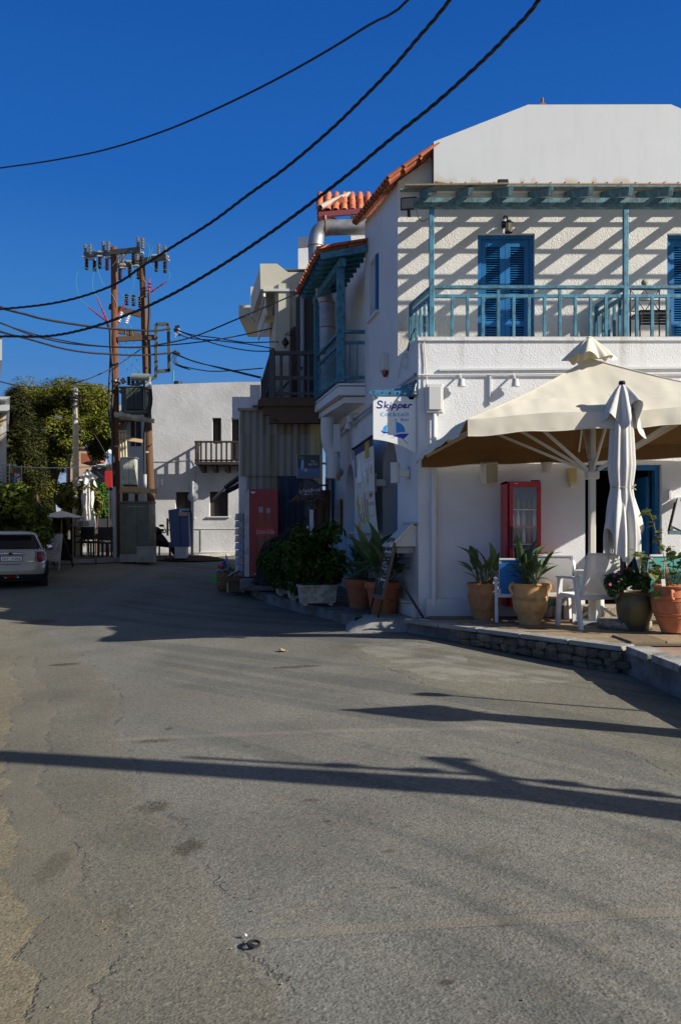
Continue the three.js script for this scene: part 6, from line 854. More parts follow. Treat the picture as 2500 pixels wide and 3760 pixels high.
{ const d = 23.5, t = thing('folded_awning', 'dark folding awning arm sticking out from the shop side', 'awning', at(850, 1780, d)); part('arm', rod(at(890, 1745, d), at(828, 1790, d + .3), .09, .07), MAT.black, t); part('arm', rod(at(830, 1786, d + .3), at(783, 1834, d + .8), .035), MAT.galv, t); part('roll', rod(at(892, 1775, d), at(832, 1806, d + .3), .07), MAT.blackMatt, t); }
{ // raised pavement on the far side
  const r = rng(3), E = [[-16, 23.2], [-11.5, 23.6], [-9.3, 24.1], [-7.4, 24.4], [-5.2, 26.2], [-4.6, 27.6], [-4.4, 29.9]], f = (x) => lerpList(E, x), x1 = -4.4;
  struct('pavement', [sheet((u, v) => { const x = -16 + (x1 + 16) * u, d0 = f(x); return V(x, groundY(d0 + (34 - d0) * v) + .12, -(d0 + (34 - d0) * v)); }, 40, 6), sheet((u, v) => { const x = -16 + (x1 + 16) * u, d0 = f(x); return V(x, groundY(d0) + .12 - v * .2, -d0 + v * .02); }, 40, 2)], MAT.concreteDark);
  let x = -15.8; while (x < -4.8) { const w = rr(.8, 1.1, r), a = V(x, groundY(f(x)) + .085, -f(x) + .06), b = V(x + w - .015, groundY(f(x + w)) + .085, -f(x + w) + .06); struct('kerb_stone', bar(a, b, .16, .13), MAT.concrete); x += w; }
}
// ---------------------------------------------------------------- transformer station on two wooden poles
const PD = 25, GY = groundY(25) + .12;
const stack = (n, r, h, m, seg = 14) => { const p = [[0, 0], [r * .45, 0]]; for (let k = 0; k < n; k++) { const y = h * (k + .15) / n; p.push([r * .5, y], [r, y + h * .22 / n], [r, y + h * .34 / n], [r * .5, y + h * .7 / n]); } p.push([r * .4, h], [0, h]); return uvm(lathe(p, seg)); };
const INS = { up: stack(7, .062, .34), down: stack(8, .068, .36), mid: stack(5, .075, .36) };
const zm5 = (x, y) => [250 + x * .287, 850 + y * .287];                  // an enlarged view of the pole tops
{
  const t = thing('utility_pole', 'left of two brown wooden poles carrying the transformer station', 'utility pole', at(430, 2050, PD)), q = (x, y, d = PD) => at(...zm5(x, y), d);
  part('shaft', [rod(at(431, 2062, PD), at(419, 908, PD), .125, .098, 18)], MAT.poleWood, t);
  const beam = part('crossarm', bar(q(215, 305, 25.2), q(925, 232, 24.6), .10, .15), MAT.cabinet, t);
  for (const [x, y, d] of [[225, 330, 25.2], [300, 355, 25.2], [420, 265, 25], [410, 320, 25], [500, 340, 25], [840, 265, 24.7], [920, 275, 24.7]]) part('clamp', rbox(.20, .045, .14, .008, ...q(x + 10, y, d).toArray()), MAT.paintSteel, beam);
  const ins = (g, x, y, d, m, flip) => { const o = new THREE.Mesh(g, m); o.name = 'insulator'; o.position.copy(q(x, y, d)).sub(baseOf(t)); if (flip) o.rotation.x = Math.PI; o.castShadow = o.receiveShadow = true; t.add(o); };
  for (const [x, y, d] of [[225, 300, 25.2], [290, 300, 25.1], [455, 265, 25], [522, 268, 24.9], [898, 205, 24.6], [960, 225, 24.5]]) ins(INS.up, x, y, d, MAT.insulGrey);
  for (const [x, y, d] of [[242, 350, 25.2], [342, 372, 25.1], [410, 335, 25], [503, 355, 24.9], [840, 280, 24.6], [945, 308, 24.5]]) ins(INS.down, x, y, d, MAT.insulBrown, true);
  for (const L of [[[230, 200], [270, 208], [330, 235], [375, 265]], [[460, 172], [520, 182], [560, 200]], [[215, 455], [260, 478], [320, 492], [370, 440]], [[400, 430], [440, 455], [500, 468]], [[215, 458], [150, 480], [108, 580], [110, 700], [160, 860], [262, 965]], [[340, 490], [318, 620], [322, 740], [372, 840]], [[372, 440], [410, 580], [480, 720], [560, 800], [640, 960]]]) part('jumper_wire', tube(L.map(([x, y]) => q(x, y, 24.9)), .0085, 24, 5), MAT.copperGreen, t);
  for (const [a, b] of [[[262, 965], [500, 1150]], [[372, 840], [510, 1150]]]) { const p = q(...a, 24.9), e = q(...b, 24.85), c = part('surge_cable', rod(e, p, .028, .018, 8), MAT.redCable, t); for (const f of [.2, .35, .5]) part('shed', bake(cyl(.05, .03, .02), ...e.clone().lerp(p, f).toArray(), .6, 0, .6), MAT.redCable, c); }
  part('brace', [rod(q(640, 440), q(760, 270, 24.8), .016), rod(q(570, 440, 24.9), q(700, 280, 24.8), .016)], MAT.paintSteel, t);
  part('cable_run', tube([q(500, 1160, 24.85), q(540, 1260, 24.82), q(545, 1450, 24.82), at(418, 1400, 24.83), at(412, 1500, 24.82), at(416, 1650, 24.82), at(420, 1800, 24.82)], .045, 40, 8), MAT.cable, t);
  part('cable_run', tube([q(560, 1250, 24.86), at(406, 1330, 24.85), at(401, 1430, 24.8), at(402, 1540, 24.8), at(408, 1570, 24.8), at(414, 1590, 24.8)], .03, 30, 6), MAT.cable, t);
  part('conduit', rod(at(425, 2055, 24.78), at(421, 1788, 24.8), .055, .055, 12), M([.36, .40, .44], .5), t);
  part('band', [cyl(.135, .135, .05, ...at(424, 1400, PD).toArray()), cyl(.135, .135, .05, ...at(427, 1640, PD).toArray())], MAT.galv, t);
}
{
  const d = 25.35, t = thing('utility_pole', 'right of two brown wooden poles, bleached at its foot beside the grey cabinet', 'utility pole', at(555, 2050, d)), q = (x, y, dd = d) => at(...zm5(x, y), dd);
  part('shaft', rod(at(556, 1852, d), at(522, 960, d), .130, .095, 18), MAT.poleWoodB, t); part('foot', rod(at(560, 2062, d), at(556, 1850, d), .142, .131, 18), M([.50, .44, .34], .95, { map: rep(dirtHeavy, .4) }), t);
  const beam = part('crossarm', bar(q(645, 440, 25.6), q(1265, 322, 25.0), .10, .17), MAT.cabinet, t);
  for (const [x, y] of [[700, 470], [690, 425], [860, 440], [780, 385], [1110, 310], [1190, 360], [1240, 322], [1250, 370]]) part('clamp', rbox(.20, .045, .14, .008, ...q(x + 10, y, 25.2).toArray()), MAT.paintSteel, beam);
  const ins = (g, x, y, m, flip, dd = 25.2, rz = 0) => { const o = new THREE.Mesh(g, m); o.name = 'insulator'; o.position.copy(q(x, y, dd)).sub(baseOf(t)); if (flip) o.rotation.x = Math.PI; o.rotation.z += rz; o.castShadow = o.receiveShadow = true; t.add(o); };
  for (const [x, y] of [[645, 415], [708, 410], [890, 375], [1165, 300], [1245, 320]]) ins(INS.up, x, y, MAT.insulGrey); for (const [x, y] of [[668, 480], [793, 450], [905, 470], [1132, 375], [1243, 390]]) ins(INS.down, x, y, MAT.insulBrown, true);
  for (const [x, y] of [[752, 945], [842, 955], [925, 975]]) ins(INS.mid, x, y - 0, MAT.insulBrown); for (const [x, y] of [[690, 1030], [785, 1050]]) ins(INS.mid, x, y, MAT.insulWhite, true, 25.1, .3);
  const w = (a, b, hh, m, name = 'tie_beam') => part(name, bar(q(...a), q(...b), .12, hh), m, t);
  part('tie_beam', bar(q(530, 960, 25.1), q(930, 1065, 25.2), .12, .17), MAT.brownWood, t); part('tie_beam', bar(q(575, 1262, 25.05), q(930, 1330, 25.2), .11, .14), MAT.brownWood, t); part('tie_beam', bar(q(640, 1378, 24.95), q(1125, 1355, 25.1), .11, .15), MAT.brownWood, t);
  const F = [[1128, 1185], [1285, 1185], [1300, 1780], [1150, 1790], [1128, 1185]]; const fr = [[1128, 1180, 1128, 1860], [1128, 1185, 1290, 1185], [1285, 1185, 1300, 1785], [1140, 1790, 1305, 1778], [1135, 1855, 660, 2055]]; for (const [a, b, c, e] of fr) part('steel_frame', bar(q(a, b, 24.85), q(c, e, 24.85), .06, .10), MAT.cabinet, t);
  for (const L of [[[895, 118], [940, 130], [1000, 155], [1040, 182], [1110, 186], [1170, 205], [1240, 218]], [[1040, 182], [1042, 260], [1020, 385]], [[1090, 195], [1068, 260], [1055, 340], [1060, 430], [1110, 478]], [[1115, 488], [1170, 492], [1260, 490], [1300, 530], [1300, 590], [1270, 640]], [[800, 385], [835, 500], [845, 640], [815, 760], [770, 865]], [[640, 790], [690, 800], [735, 860], [760, 870]], [[660, 850], [740, 832], [840, 850], [920, 890]], [[930, 770], [840, 900], [760, 970]], [[840, 385], [920, 408], [980, 410]], [[700, 600], [770, 610], [900, 575]], [[720, 1165], [735, 1250], [740, 1400], [850, 1820]], [[800, 1180], [830, 1300], [860, 1500], [910, 1820]], [[660, 1430], [720, 1600], [775, 1820]]]) part('jumper_wire', tube(L.map(([x, y]) => q(x, y, 25.05)), .0085, 26, 5), MAT.copperGreen, t);
  { const p = q(1040, 790, 25.2), a = q(1048, 585, 25.2), b = q(1270, 635, 25.2), c = part('surge_arrester', [rod(p, a, .03, .018), rod(p, b, .03, .016)], MAT.redCable, t); for (const [x, y] of [[1020, 750], [1036, 705], [1043, 662]]) part('shed', bake(cyl(.085, .03, .035), ...q(x + 5, y, 25.2).toArray()), MAT.red, c); for (const f of [.25, .5, .75]) part('shed', bake(cyl(.045, .03, .03), ...p.clone().lerp(b, f).toArray(), 0, 0, 1), MAT.redCable, c); const e = q(680, 1000, 25), g = q(745, 900, 25); part('surge_arrester', rod(q(625, 1080, 25), g, .026, .016), MAT.redCable, t); }
  part('cable_run', tube([q(1035, 790, 25.15), q(1045, 1000, 25.15), q(1030, 1300, 25.15), q(1045, 1600, 25.12), at(551, 1400, 25.1), at(556, 1480, 25.1), at(535, 1560, 25.1), at(532, 1750, 25.1)], .045, 40, 8), MAT.cable, t); part('conduit', rod(at(533, 1850, 25.1), at(533, 1742, 25.1), .06, .06, 12), M([.40, .42, .45], .5), t);
  part('sign_plate', [rbox(.15, .05, .01, .003, ...at(538, 1660, 25.1).toArray(), 0, 0, .05)], MAT.plasticWhite, t); part('notice', [rbox(.13, .36, .012, .003, ...at(559, 1899, 25.15).toArray()), box(.11, .05, .004, ...at(559, 1912, 25.13).toArray()), box(.11, .05, .004, ...at(559, 1886, 25.13).toArray())], M([.62, .60, .72], .6), t);
  part('knot', [ball(.028, ...at(557, 1632, 25.2).toArray()), ball(.03, ...at(533, 1210, 25.25).toArray()), ball(.03, ...at(540, 1350, 25.25).toArray())], MAT.brownWood, t);
}
{ // platform, transformer, boxes between the poles
  const t = thing('transformer', 'dark green finned transformer with bushings on the pole platform', 'transformer', at(487, 1510, 24.9)), d = 24.75, x0 = PX(466, d), x1 = PX(533, d), y0 = PY(1514, d), y1 = PY(1422, d);
  part('tank', rbox(x1 - x0, y1 - y0, .52, .015, (x0 + x1) / 2, (y0 + y1) / 2, -d - .3), MAT.greenPaintDark, t); for (let k = 0; k < 14; k++) part('fin', rbox(.016, y1 - y0 - .12, .16, .004, x0 + .02 + k * (x1 - x0 - .04) / 13, (y0 + y1) / 2 + .02, -d + .03), MAT.greenPaint, t); part('side_tank', rbox(.2, y1 - y0 - .1, .5, .02, x0 - .10, (y0 + y1) / 2, -d - .34), MAT.greenPaintDark, t); part('lid', [rbox(x1 - x0 + .34, .04, .66, .008, (x0 + x1) / 2 - .10, y1 + .01, -d - .24), rbox(x1 - x0 + .1, .05, .2, .008, (x0 + x1) / 2, y0 + .02, -d - .02)], MAT.greenPaint, t);
  part('conservator', [rod(at(486, 1384, d), at(552, 1386, d - .05), .115, .115, 22)], M([.20, .25, .22], .5), t); part('conservator_stand', rbox(.16, .2, .16, .01, ...at(545, 1412, d - .1).toArray()), MAT.plasticGrey, t);
  for (const [x, y] of [[474, 1414], [489, 1416], [506, 1414]]) { const o = new THREE.Mesh(INS.mid, MAT.insulBrown); o.name = 'bushing'; o.position.copy(at(x, y, d + .15)).sub(baseOf(t)); o.scale.set(1, .75, 1); t.add(o); } for (const [x, y] of [[443, 1412], [455, 1410], [462, 1405]]) { const o = new THREE.Mesh(INS.mid, MAT.insulBrown); o.name = 'bushing'; o.position.copy(at(x, y, d + .4)).sub(baseOf(t)); o.scale.set(.6, .5, .6); o.rotation.z = .5; t.add(o); }
  part('feed_cable', tube([at(543, 1440, d - .1), at(549, 1455, d - .1), at(548, 1480, d - .1), at(540, 1520, d - .1)], .035, 14, 7), MAT.cable, t);
  const s = thing('pole_platform', 'pale weathered double beam platform carrying the transformer', 'platform', at(490, 1530, d)); for (const [a, b, dd, hh] of [[[422, 1518], [566, 1544], 24.7, .10], [[422, 1527], [566, 1550], 24.78, .07], [[402, 1520], [452, 1536], 25.2, .1], [[440, 1530], [520, 1544], 25.2, .08]]) part('beam', bar(at(...a, dd), at(...b, dd), .1, hh), M([.40, .40, .31], .7, { map: rep(dirtHeavy, .6) }), s);
  const c = thing('cable_ducts', 'three upright cream pipes above the meter cupboard', 'pipe', at(455, 1680, 24.8)); for (const x of [443, 453, 463]) part('pipe', rod(at(x + 2, 1682, 24.8), at(x - 2, 1580, 24.8), .036, .036, 12), M([.50, .44, .27], .6), c); part('clamp', [bar(at(438, 1582, 24.72), at(467, 1586, 24.72), .05, .07), bar(at(436, 1610, 24.72), at(467, 1612, 24.72), .05, .07)], MAT.plank, c); part('beam', bar(at(466, 1612, 24.9), at(524, 1620, 25.1), .08, .11), MAT.plank, c); for (const x of [441, 452, 464]) part('lead', tube([at(x, 1580, 24.8), at(x - 2, 1565, 24.8), at(x + 6, 1548, 24.9)], .012, 8, 5), MAT.cable, c);
  const mc = M([.40, .43, .37], .6, { map: rep(dirtMid, .8) }), m = thing('meter_cupboard', 'grey steel cupboard with two doors hung between the wooden poles', 'cupboard', at(472, 1785, 24.7)), mx0 = PX(452, 24.7), mx1 = PX(496, 24.7), my0 = PY(1784, 24.7), my1 = PY(1682, 24.7); part('case', box(mx1 - mx0, my1 - my0, .34, (mx0 + mx1) / 2, (my0 + my1) / 2, -24.88), mc, m); for (const k of [0, 1]) { const dr = part('door', rbox((mx1 - mx0) / 2 - .012, my1 - my0 - .10, .02, .006, mx0 + (mx1 - mx0) * (.25 + k * .5), (my0 + my1) / 2 + .01, -24.70), mc, m); part('hinge', [rbox(.015, .07, .03, .004, k ? mx1 - .01 : mx0 + .01, my1 - .25, -24.69), rbox(.015, .07, .03, .004, k ? mx1 - .01 : mx0 + .01, my0 + .25, -24.69)], MAT.rust, dr); } part('base_rail', box(mx1 - mx0, .06, .3, (mx0 + mx1) / 2, my0 + .01, -24.86), MAT.rust, m); part('roof', rbox(mx1 - mx0 + .08, .03, .42, .006, (mx0 + mx1) / 2, my1 + .015, -24.86), MAT.galv, m);
  const p = thing('timber_bracket', 'light timber planks nailed across both poles under the meter cupboard', 'timber', at(500, 1800, 24.6)); part('plank', bar(at(442, 1796, 24.6), at(578, 1804, 24.7), .08, .14), MAT.plank, p); part('plank', bar(at(440, 1806, 24.8), at(520, 1811, 24.8), .08, .06), MAT.plank, p); part('plank', bar(at(402, 1795, 25.1), at(424, 1797, 25.1), .08, .10), MAT.darkWood, p);
}
{ // street cabinet at the foot
  const d = 24.3, x0 = PX(463, d), x1 = PX(547, d), y0 = groundY(d) + .1, y1 = PY(1846, d), t = thing('street_cabinet', 'big grey green electrical cabinet standing between the wooden poles', 'cabinet', V((x0 + x1) / 2, y0, -d - .3));
  part('case', rbox(x1 - x0, y1 - y0, .52, .01, (x0 + x1) / 2, (y0 + y1) / 2, -d - .27), MAT.cabinet, t); part('side_case', rbox(.2, y1 - y0 - .02, .5, .01, x0 - .09, (y0 + y1) / 2, -d - .28), MAT.cabinet, t); part('lid', rbox(x1 - x0 + .3, .05, .62, .01, (x0 + x1) / 2 - .06, y1 + .02, -d - .27), MAT.cabinet, t);
  for (const k of [0, 1]) part('door', rbox((x1 - x0) / 2 - .02, y1 - y0 - .3, .02, .005, x0 + (x1 - x0) * (.25 + k * .5), (y0 + y1) / 2 + .04, -d - .005), MAT.cabinet, t); for (let k = 0; k < 12; k++) part('vent_slot', box(.035, .008, .006, x0 + .08 + k * .048, y1 - .12, -d + .008), MAT.plasticWhite, t); part('plinth', box(x1 - x0 + .24, .24, .5, (x0 + x1) / 2 - .06, y0 + .08, -d - .20), MAT.concrete, t);
  const c = thing('concrete_block', 'low pale concrete block before the street cabinet', 'block', at(525, 2030, 23.9)); part('body', rbox(PX(569, 23.95) - PX(505, 23.95), .44, .3, .02, PX(537, 23.95), groundY(24) + .3, -24.0), MAT.concrete, c); part('cap', rbox(PX(569, 23.95) - PX(505, 23.95) + .04, .04, .34, .01, PX(537, 23.95), groundY(24) + .54, -24.0), MAT.concrete, c);
}
{ // blue kiosk box
  const d = 24.8, t = thing('blue_kiosk', 'dark blue telephone kiosk with a pale top strip before the white house', 'kiosk', at(655, 2040, d)), g = (x0, x1, y0, y1, dd, m, name, w = .4, ry = 0) => part(name, box(PX(x1, dd) - PX(x0, dd), PY(y0, dd) - PY(y1, dd), w, (PX(x0, dd) + PX(x1, dd)) / 2, (PY(y0, dd) + PY(y1, dd)) / 2, -dd - w / 2), m, t);
  const nv = M([.022, .05, .14], .4), side = [[618, 1873], [657, 1866], [664, 2008], [628, 2010]].map(([x, y]) => at(x, y, d)), fr = [[657, 1880], [691, 1880], [695, 2008], [664, 2010]].map(([x, y]) => at(x, y, d + .02));
  part('panel', prism(side.map((p) => [p.x, p.y]), .5, [], .01).translate(0, 0, -d - .5), nv, t); part('panel', prism(fr.map((p) => [p.x, p.y]), .45, [], .01).translate(0, 0, -d - .5), nv, t);
  part('sign_strip', box(.30, .06, .05, ...at(676, 1871, d + .1).toArray()), M([.12, .35, .55], .5), t); part('poster', box(.27, .12, .02, ...at(673, 1887, d - .02).toArray()), M([.42, .28, .2], .7), t); g(642, 684, 2008, 2050, d, MAT.plasticGrey, 'base', .35); part('yellow_edge', box(.03, .55, .2, ...at(616, 1935, d + .1).toArray()), M([.55, .33, .03], .6), t); part('post', rod(at(626, 2052, d), at(624, 1990, d), .04), MAT.brownWood, t);
}
{ // road sign seen from behind
  const d = 25.3, t = thing('road_sign', 'grey post with two round road signs seen from behind', 'road sign', at(706, 2045, d)); part('post', rod(at(706, 2048, d), at(708, 1767, d), .045, .045, 12), MAT.galv, t); for (const y of [1789, 1824]) part('plate', cyl(.168, .168, .012, ...at(709, y, d + .08).toArray(), 28, Math.PI / 2), MAT.plasticGrey, t, {}); for (const y of [1789, 1824]) part('clamp', rbox(.14, .03, .04, .006, ...at(711, y, d + .04).toArray()), MAT.galv, t);
  struct('earth_mound', sheet((u, v) => { const a = u * 6.283, r = .75 * v; return V(PX(712, 25.4) + Math.cos(a) * r * 1.5, groundY(25.4) + .02 + .16 * (1 - v * v), -25.5 + Math.sin(a) * r); }, 20, 6), MAT.soil);
}
{ // scooter
  const d = 25.6, g = groundY(d) + .12, cx = PX(598, d), t = thing('parked_scooter', 'black scooter with a round top box parked beside the blue kiosk', 'scooter', V(cx, g, -d)), p = (x, y) => at(x, y, d); for (const x of [-.52, .52]) { const w = part('wheel', bake(new THREE.TorusGeometry(.20, .055, 8, 28), cx + x, g + .25, -d), MAT.rubber, t); part('rim', bake(new THREE.TorusGeometry(.13, .02, 6, 20), cx + x, g + .25, -d), MAT.galv, w); }
  part('body', toCreasedNormals(sheet((u, v) => { const a = u * 6.283, x = -.72 + v * 1.05, top = lerpList([[-.72, .62], [-.5, .86], [-.1, .84], [.1, .62], [.2, .45], [.33, .40]], x), bot = lerpList([[-.72, .55], [-.4, .36], [.33, .28]], x); return V(cx + x, g + (top + bot) / 2 + Math.sin(a) * (top - bot) / 2, -d + Math.cos(a) * .14); }, 20, 16), .8), MAT.black, t); part('seat', rbox(.70, .10, .26, .05, cx - .32, g + .86, -d), MAT.blackMatt, t); part('front_shield', bake(rbox(.10, .62, .34, .04), cx + .36, g + .72, -d, 0, 0, .25), MAT.plasticGrey, t); part('fork', rod([cx + .52, g + .25, -d], [cx + .33, g + 1.05, -d], .035), MAT.black, t); part('handlebar', tube([p(590, 1957), p(604, 1955), p(616, 1952)], .022, 8, 6), MAT.black, t); part('mirror', [tube([p(610, 1952), p(606, 1940), p(600, 1932)], .01, 8, 5), ball(.085, ...p(594, 1930).toArray(), 1, .5, .4)], MAT.black, t); part('top_box', ball(.2, ...p(572, 1955).toArray(), 1, .95, .9, 18), MAT.black, t); part('guard', [rod(p(586, 2048), p(586, 1985), .03)], MAT.copperGreen, t);
}
// ---------------------------------------------------------------- left side: trees, garden restaurant, parked car
function crownTree(name, label, base, trunkPts, trunkR, clumps, count, size, cols, o = {}) {
  const t = thing(name, label, o.category || 'tree', base), r = rng(o.seed || 1); const tp = trunkPts.map((p) => V(...p)); part('trunk', (() => { const c = curve(tp), g = new THREE.TubeGeometry(c, 20, trunkR, 9), ps = g.attributes.position; for (let i = 0; i <= 20; i++) { const ct = c.getPointAt(i / 20), k = 1 - .55 * i / 20; for (let j = 0; j < 10; j++) { const q = i * 10 + j; ps.setXYZ(q, ct.x + (ps.getX(q) - ct.x) * k, ct.y + (ps.getY(q) - ct.y) * k, ct.z + (ps.getZ(q) - ct.z) * k); } } return g; })(), o.bark || MAT.brownWood, t);
  const limbs = Math.min(o.limbs || 8, clumps.length); for (let k = 0; k < limbs; k++) { const c = clumps[Math.floor(k * clumps.length / limbs)], s = tp[Math.max(1, tp.length - 1 - (k % 2))], e = V(c[0], c[1], c[2]), m = s.clone().lerp(e, .5).add(V(rr(-.3, .3, r), -.2, rr(-.3, .3, r))); part('limb', tube([s, m, e], trunkR * .22, 12, 6), o.bark || MAT.brownWood, t); }
  part('crown', leafCloud((o.seed || 1) + 5, count, clumped(clumps, o.flat || .7, o.soft || .6), size, cols, o.leaf || {}), o.mat || FOLD, t, { kind: 'stuff', uv: true }); return t;
}
{ // umbrella pine behind
  const d = 33, r = rng(101), cl = [], top = [[0, 1445], [60, 1420], [120, 1410], [180, 1405], [215, 1398], [260, 1412], [330, 1415], [385, 1420], [415, 1475]];
  for (let k = 0; k < 165; k++) { const x = 10 + r() * 395, yT = lerpList(top, x), lower = lerpList([[0, 1900], [110, 1860], [200, 1780], [240, 1650], [330, 1600], [380, 1590], [415, 1540]], x), y = yT + 14 + (lower - yT) * Math.pow(r(), 1.25), dd = d + rr(-2.6, 2.6, r), p = at(x, y, dd); cl.push([p.x, p.y, p.z, rr(.35, .85, r), rr(.6, 1.25, r)]); }
  for (let k = 0; k < 9; k++) { const p = at(350 + r() * 45, 1600 + r() * 70, d - 1 + r()); cl.push([p.x, p.y, p.z, .45, 1]); }
  const b = at(200, 1990, d); crownTree('pine_tree', 'broad umbrella pine with olive green crown behind the concrete pole', b, [[b.x, .7, b.z], [b.x - .2, 3.4, b.z], [b.x + .5, 5.6, b.z], [b.x + .9, 7.0, b.z]], .34, cl, 130000, .045, [[.145, .155, .022], [.20, .195, .03], [.10, .12, .016], [.12, .14, .02]], { seed: 101, flat: .7, soft: 1.25, leaf: { long: 3.6, up: .5 }, limbs: 12, bark: M([.20, .12, .08], .95), mat: FOLD });
}
{ // dark cypress
  const d = 29, r = rng(111), cl = []; for (let k = 0; k < 110; k++) { const y = 1450 + r() * 520, w = 12 + 60 * smooth(1430, 1620, y) + 10 * smooth(1700, 1900, y), x = 58 + (y - 1450) * .09 + (r() - .5) * 2 * w, p = at(x, y, d + rr(-.6, .6, r)); cl.push([p.x, p.y, p.z, rr(.25, .42, r), rr(.7, 1.15, r)]); }
  const b = at(95, 2010, d); crownTree('cypress_tree', 'dark narrow cypress in front of the pine beside the left house', b, [[b.x, .7, b.z], [b.x - .1, 3, b.z], [b.x - .4, 6, b.z]], .2, cl, 52000, .042, [[.048, .054, .016], [.07, .072, .022], [.03, .036, .012]], { seed: 111, flat: 1.4, soft: 1.2, leaf: { long: 3.2, up: .8 }, limbs: 3, category: 'tree' });
}
{ // olive tree before the concrete pole
  const d = 26.5, r = rng(121), cl = []; for (let k = 0; k < 60; k++) { const a = r() * 6.28, q = Math.sqrt(r()), p = at(292 + Math.cos(a) * q * 76, 1835 + Math.sin(a) * q * 64, d + rr(-.6, .6, r)); cl.push([p.x, p.y, p.z, rr(.14, .28, r), rr(.75, 1.25, r)]); }
  const b = at(288, 2045, d); crownTree('olive_tree', 'small olive tree with bare slanting stems in front of the concrete pole', b, [[b.x, .75, b.z], [b.x - .05, 1.6, b.z], [b.x + .06, 2.5, b.z], [b.x - .05, 3.2, b.z]], .06, cl, 7000, .07, [[.095, .105, .024], [.14, .12, .028], [.065, .08, .02]], { seed: 121, flat: 1, leaf: { long: 3 }, limbs: 9, bark: M([.24, .18, .12], .9) });
  const e = 27.5, c2 = []; for (let k = 0; k < 26; k++) { const p = at(352 + (r() - .5) * 56, 1832 + (r() - .5) * 110, e + rr(-.4, .4, r)); c2.push([p.x, p.y, p.z, rr(.15, .28, r)]); } const b2 = at(355, 2040, e); crownTree('small_tree', 'small bright green tree right of the olive, against the white house', b2, [[b2.x, .75, b2.z], [b2.x, 1.8, b2.z], [b2.x + .1, 2.6, b2.z]], .05, c2, 2600, .085, [[.04, .10, .014], [.05, .12, .02]], { seed: 131, flat: 1, leaf: { long: 1.7 }, limbs: 4 });
}
{ // bushes along the left
  const r = rng(141); for (const [x0, x1, y0, y1, d, n, cnt, cols, l] of [[-120, 165, 1795, 1975, 22.5, 60, 9000, [[.08, .12, .024], [.11, .14, .028], [.06, .09, .018], [.15, .165, .03]], 'wide leafy bush behind the parked car'], [60, 175, 1880, 2060, 25.5, 26, 3000, [[.07, .095, .016], [.10, .115, .02], [.045, .06, .014]], 'sunlit yellow green bush left of the menu board'], [175, 300, 1890, 2050, 27.8, 34, 3600, [[.03, .045, .012], [.05, .065, .015], [.065, .07, .016]], 'dark garden shrub under the small white parasol']]) {
    const cl = []; for (let k = 0; k < n; k++) { const x = x0 + r() * (x1 - x0), e = smooth(0, .22, Math.min(x - x0, x1 - x) / (x1 - x0)), p = at(x, y1 - r() * (y1 - y0) * (.55 + .45 * e) - 8, d + rr(-.7, .7, r)); cl.push([p.x, p.y, p.z, rr(.18, .36, r), rr(.7, 1.25, r)]); }
    const b = at((x0 + x1) / 2, y1, d), t = thing('bush', l, 'bush', b); for (let k = 0; k < 5; k++) { const c = cl[k * 4]; part('stem', rod([c[0], groundY(d), c[2]], [c[0] + .1, c[1], c[2]], .02, .008), MAT.brownWood, t); } part('foliage', leafCloud(150 + n, cnt, clumped(cl, .9), .085, cols, { long: 2.1 }), FOL, t, { kind: 'stuff', uv: true });
  }
}
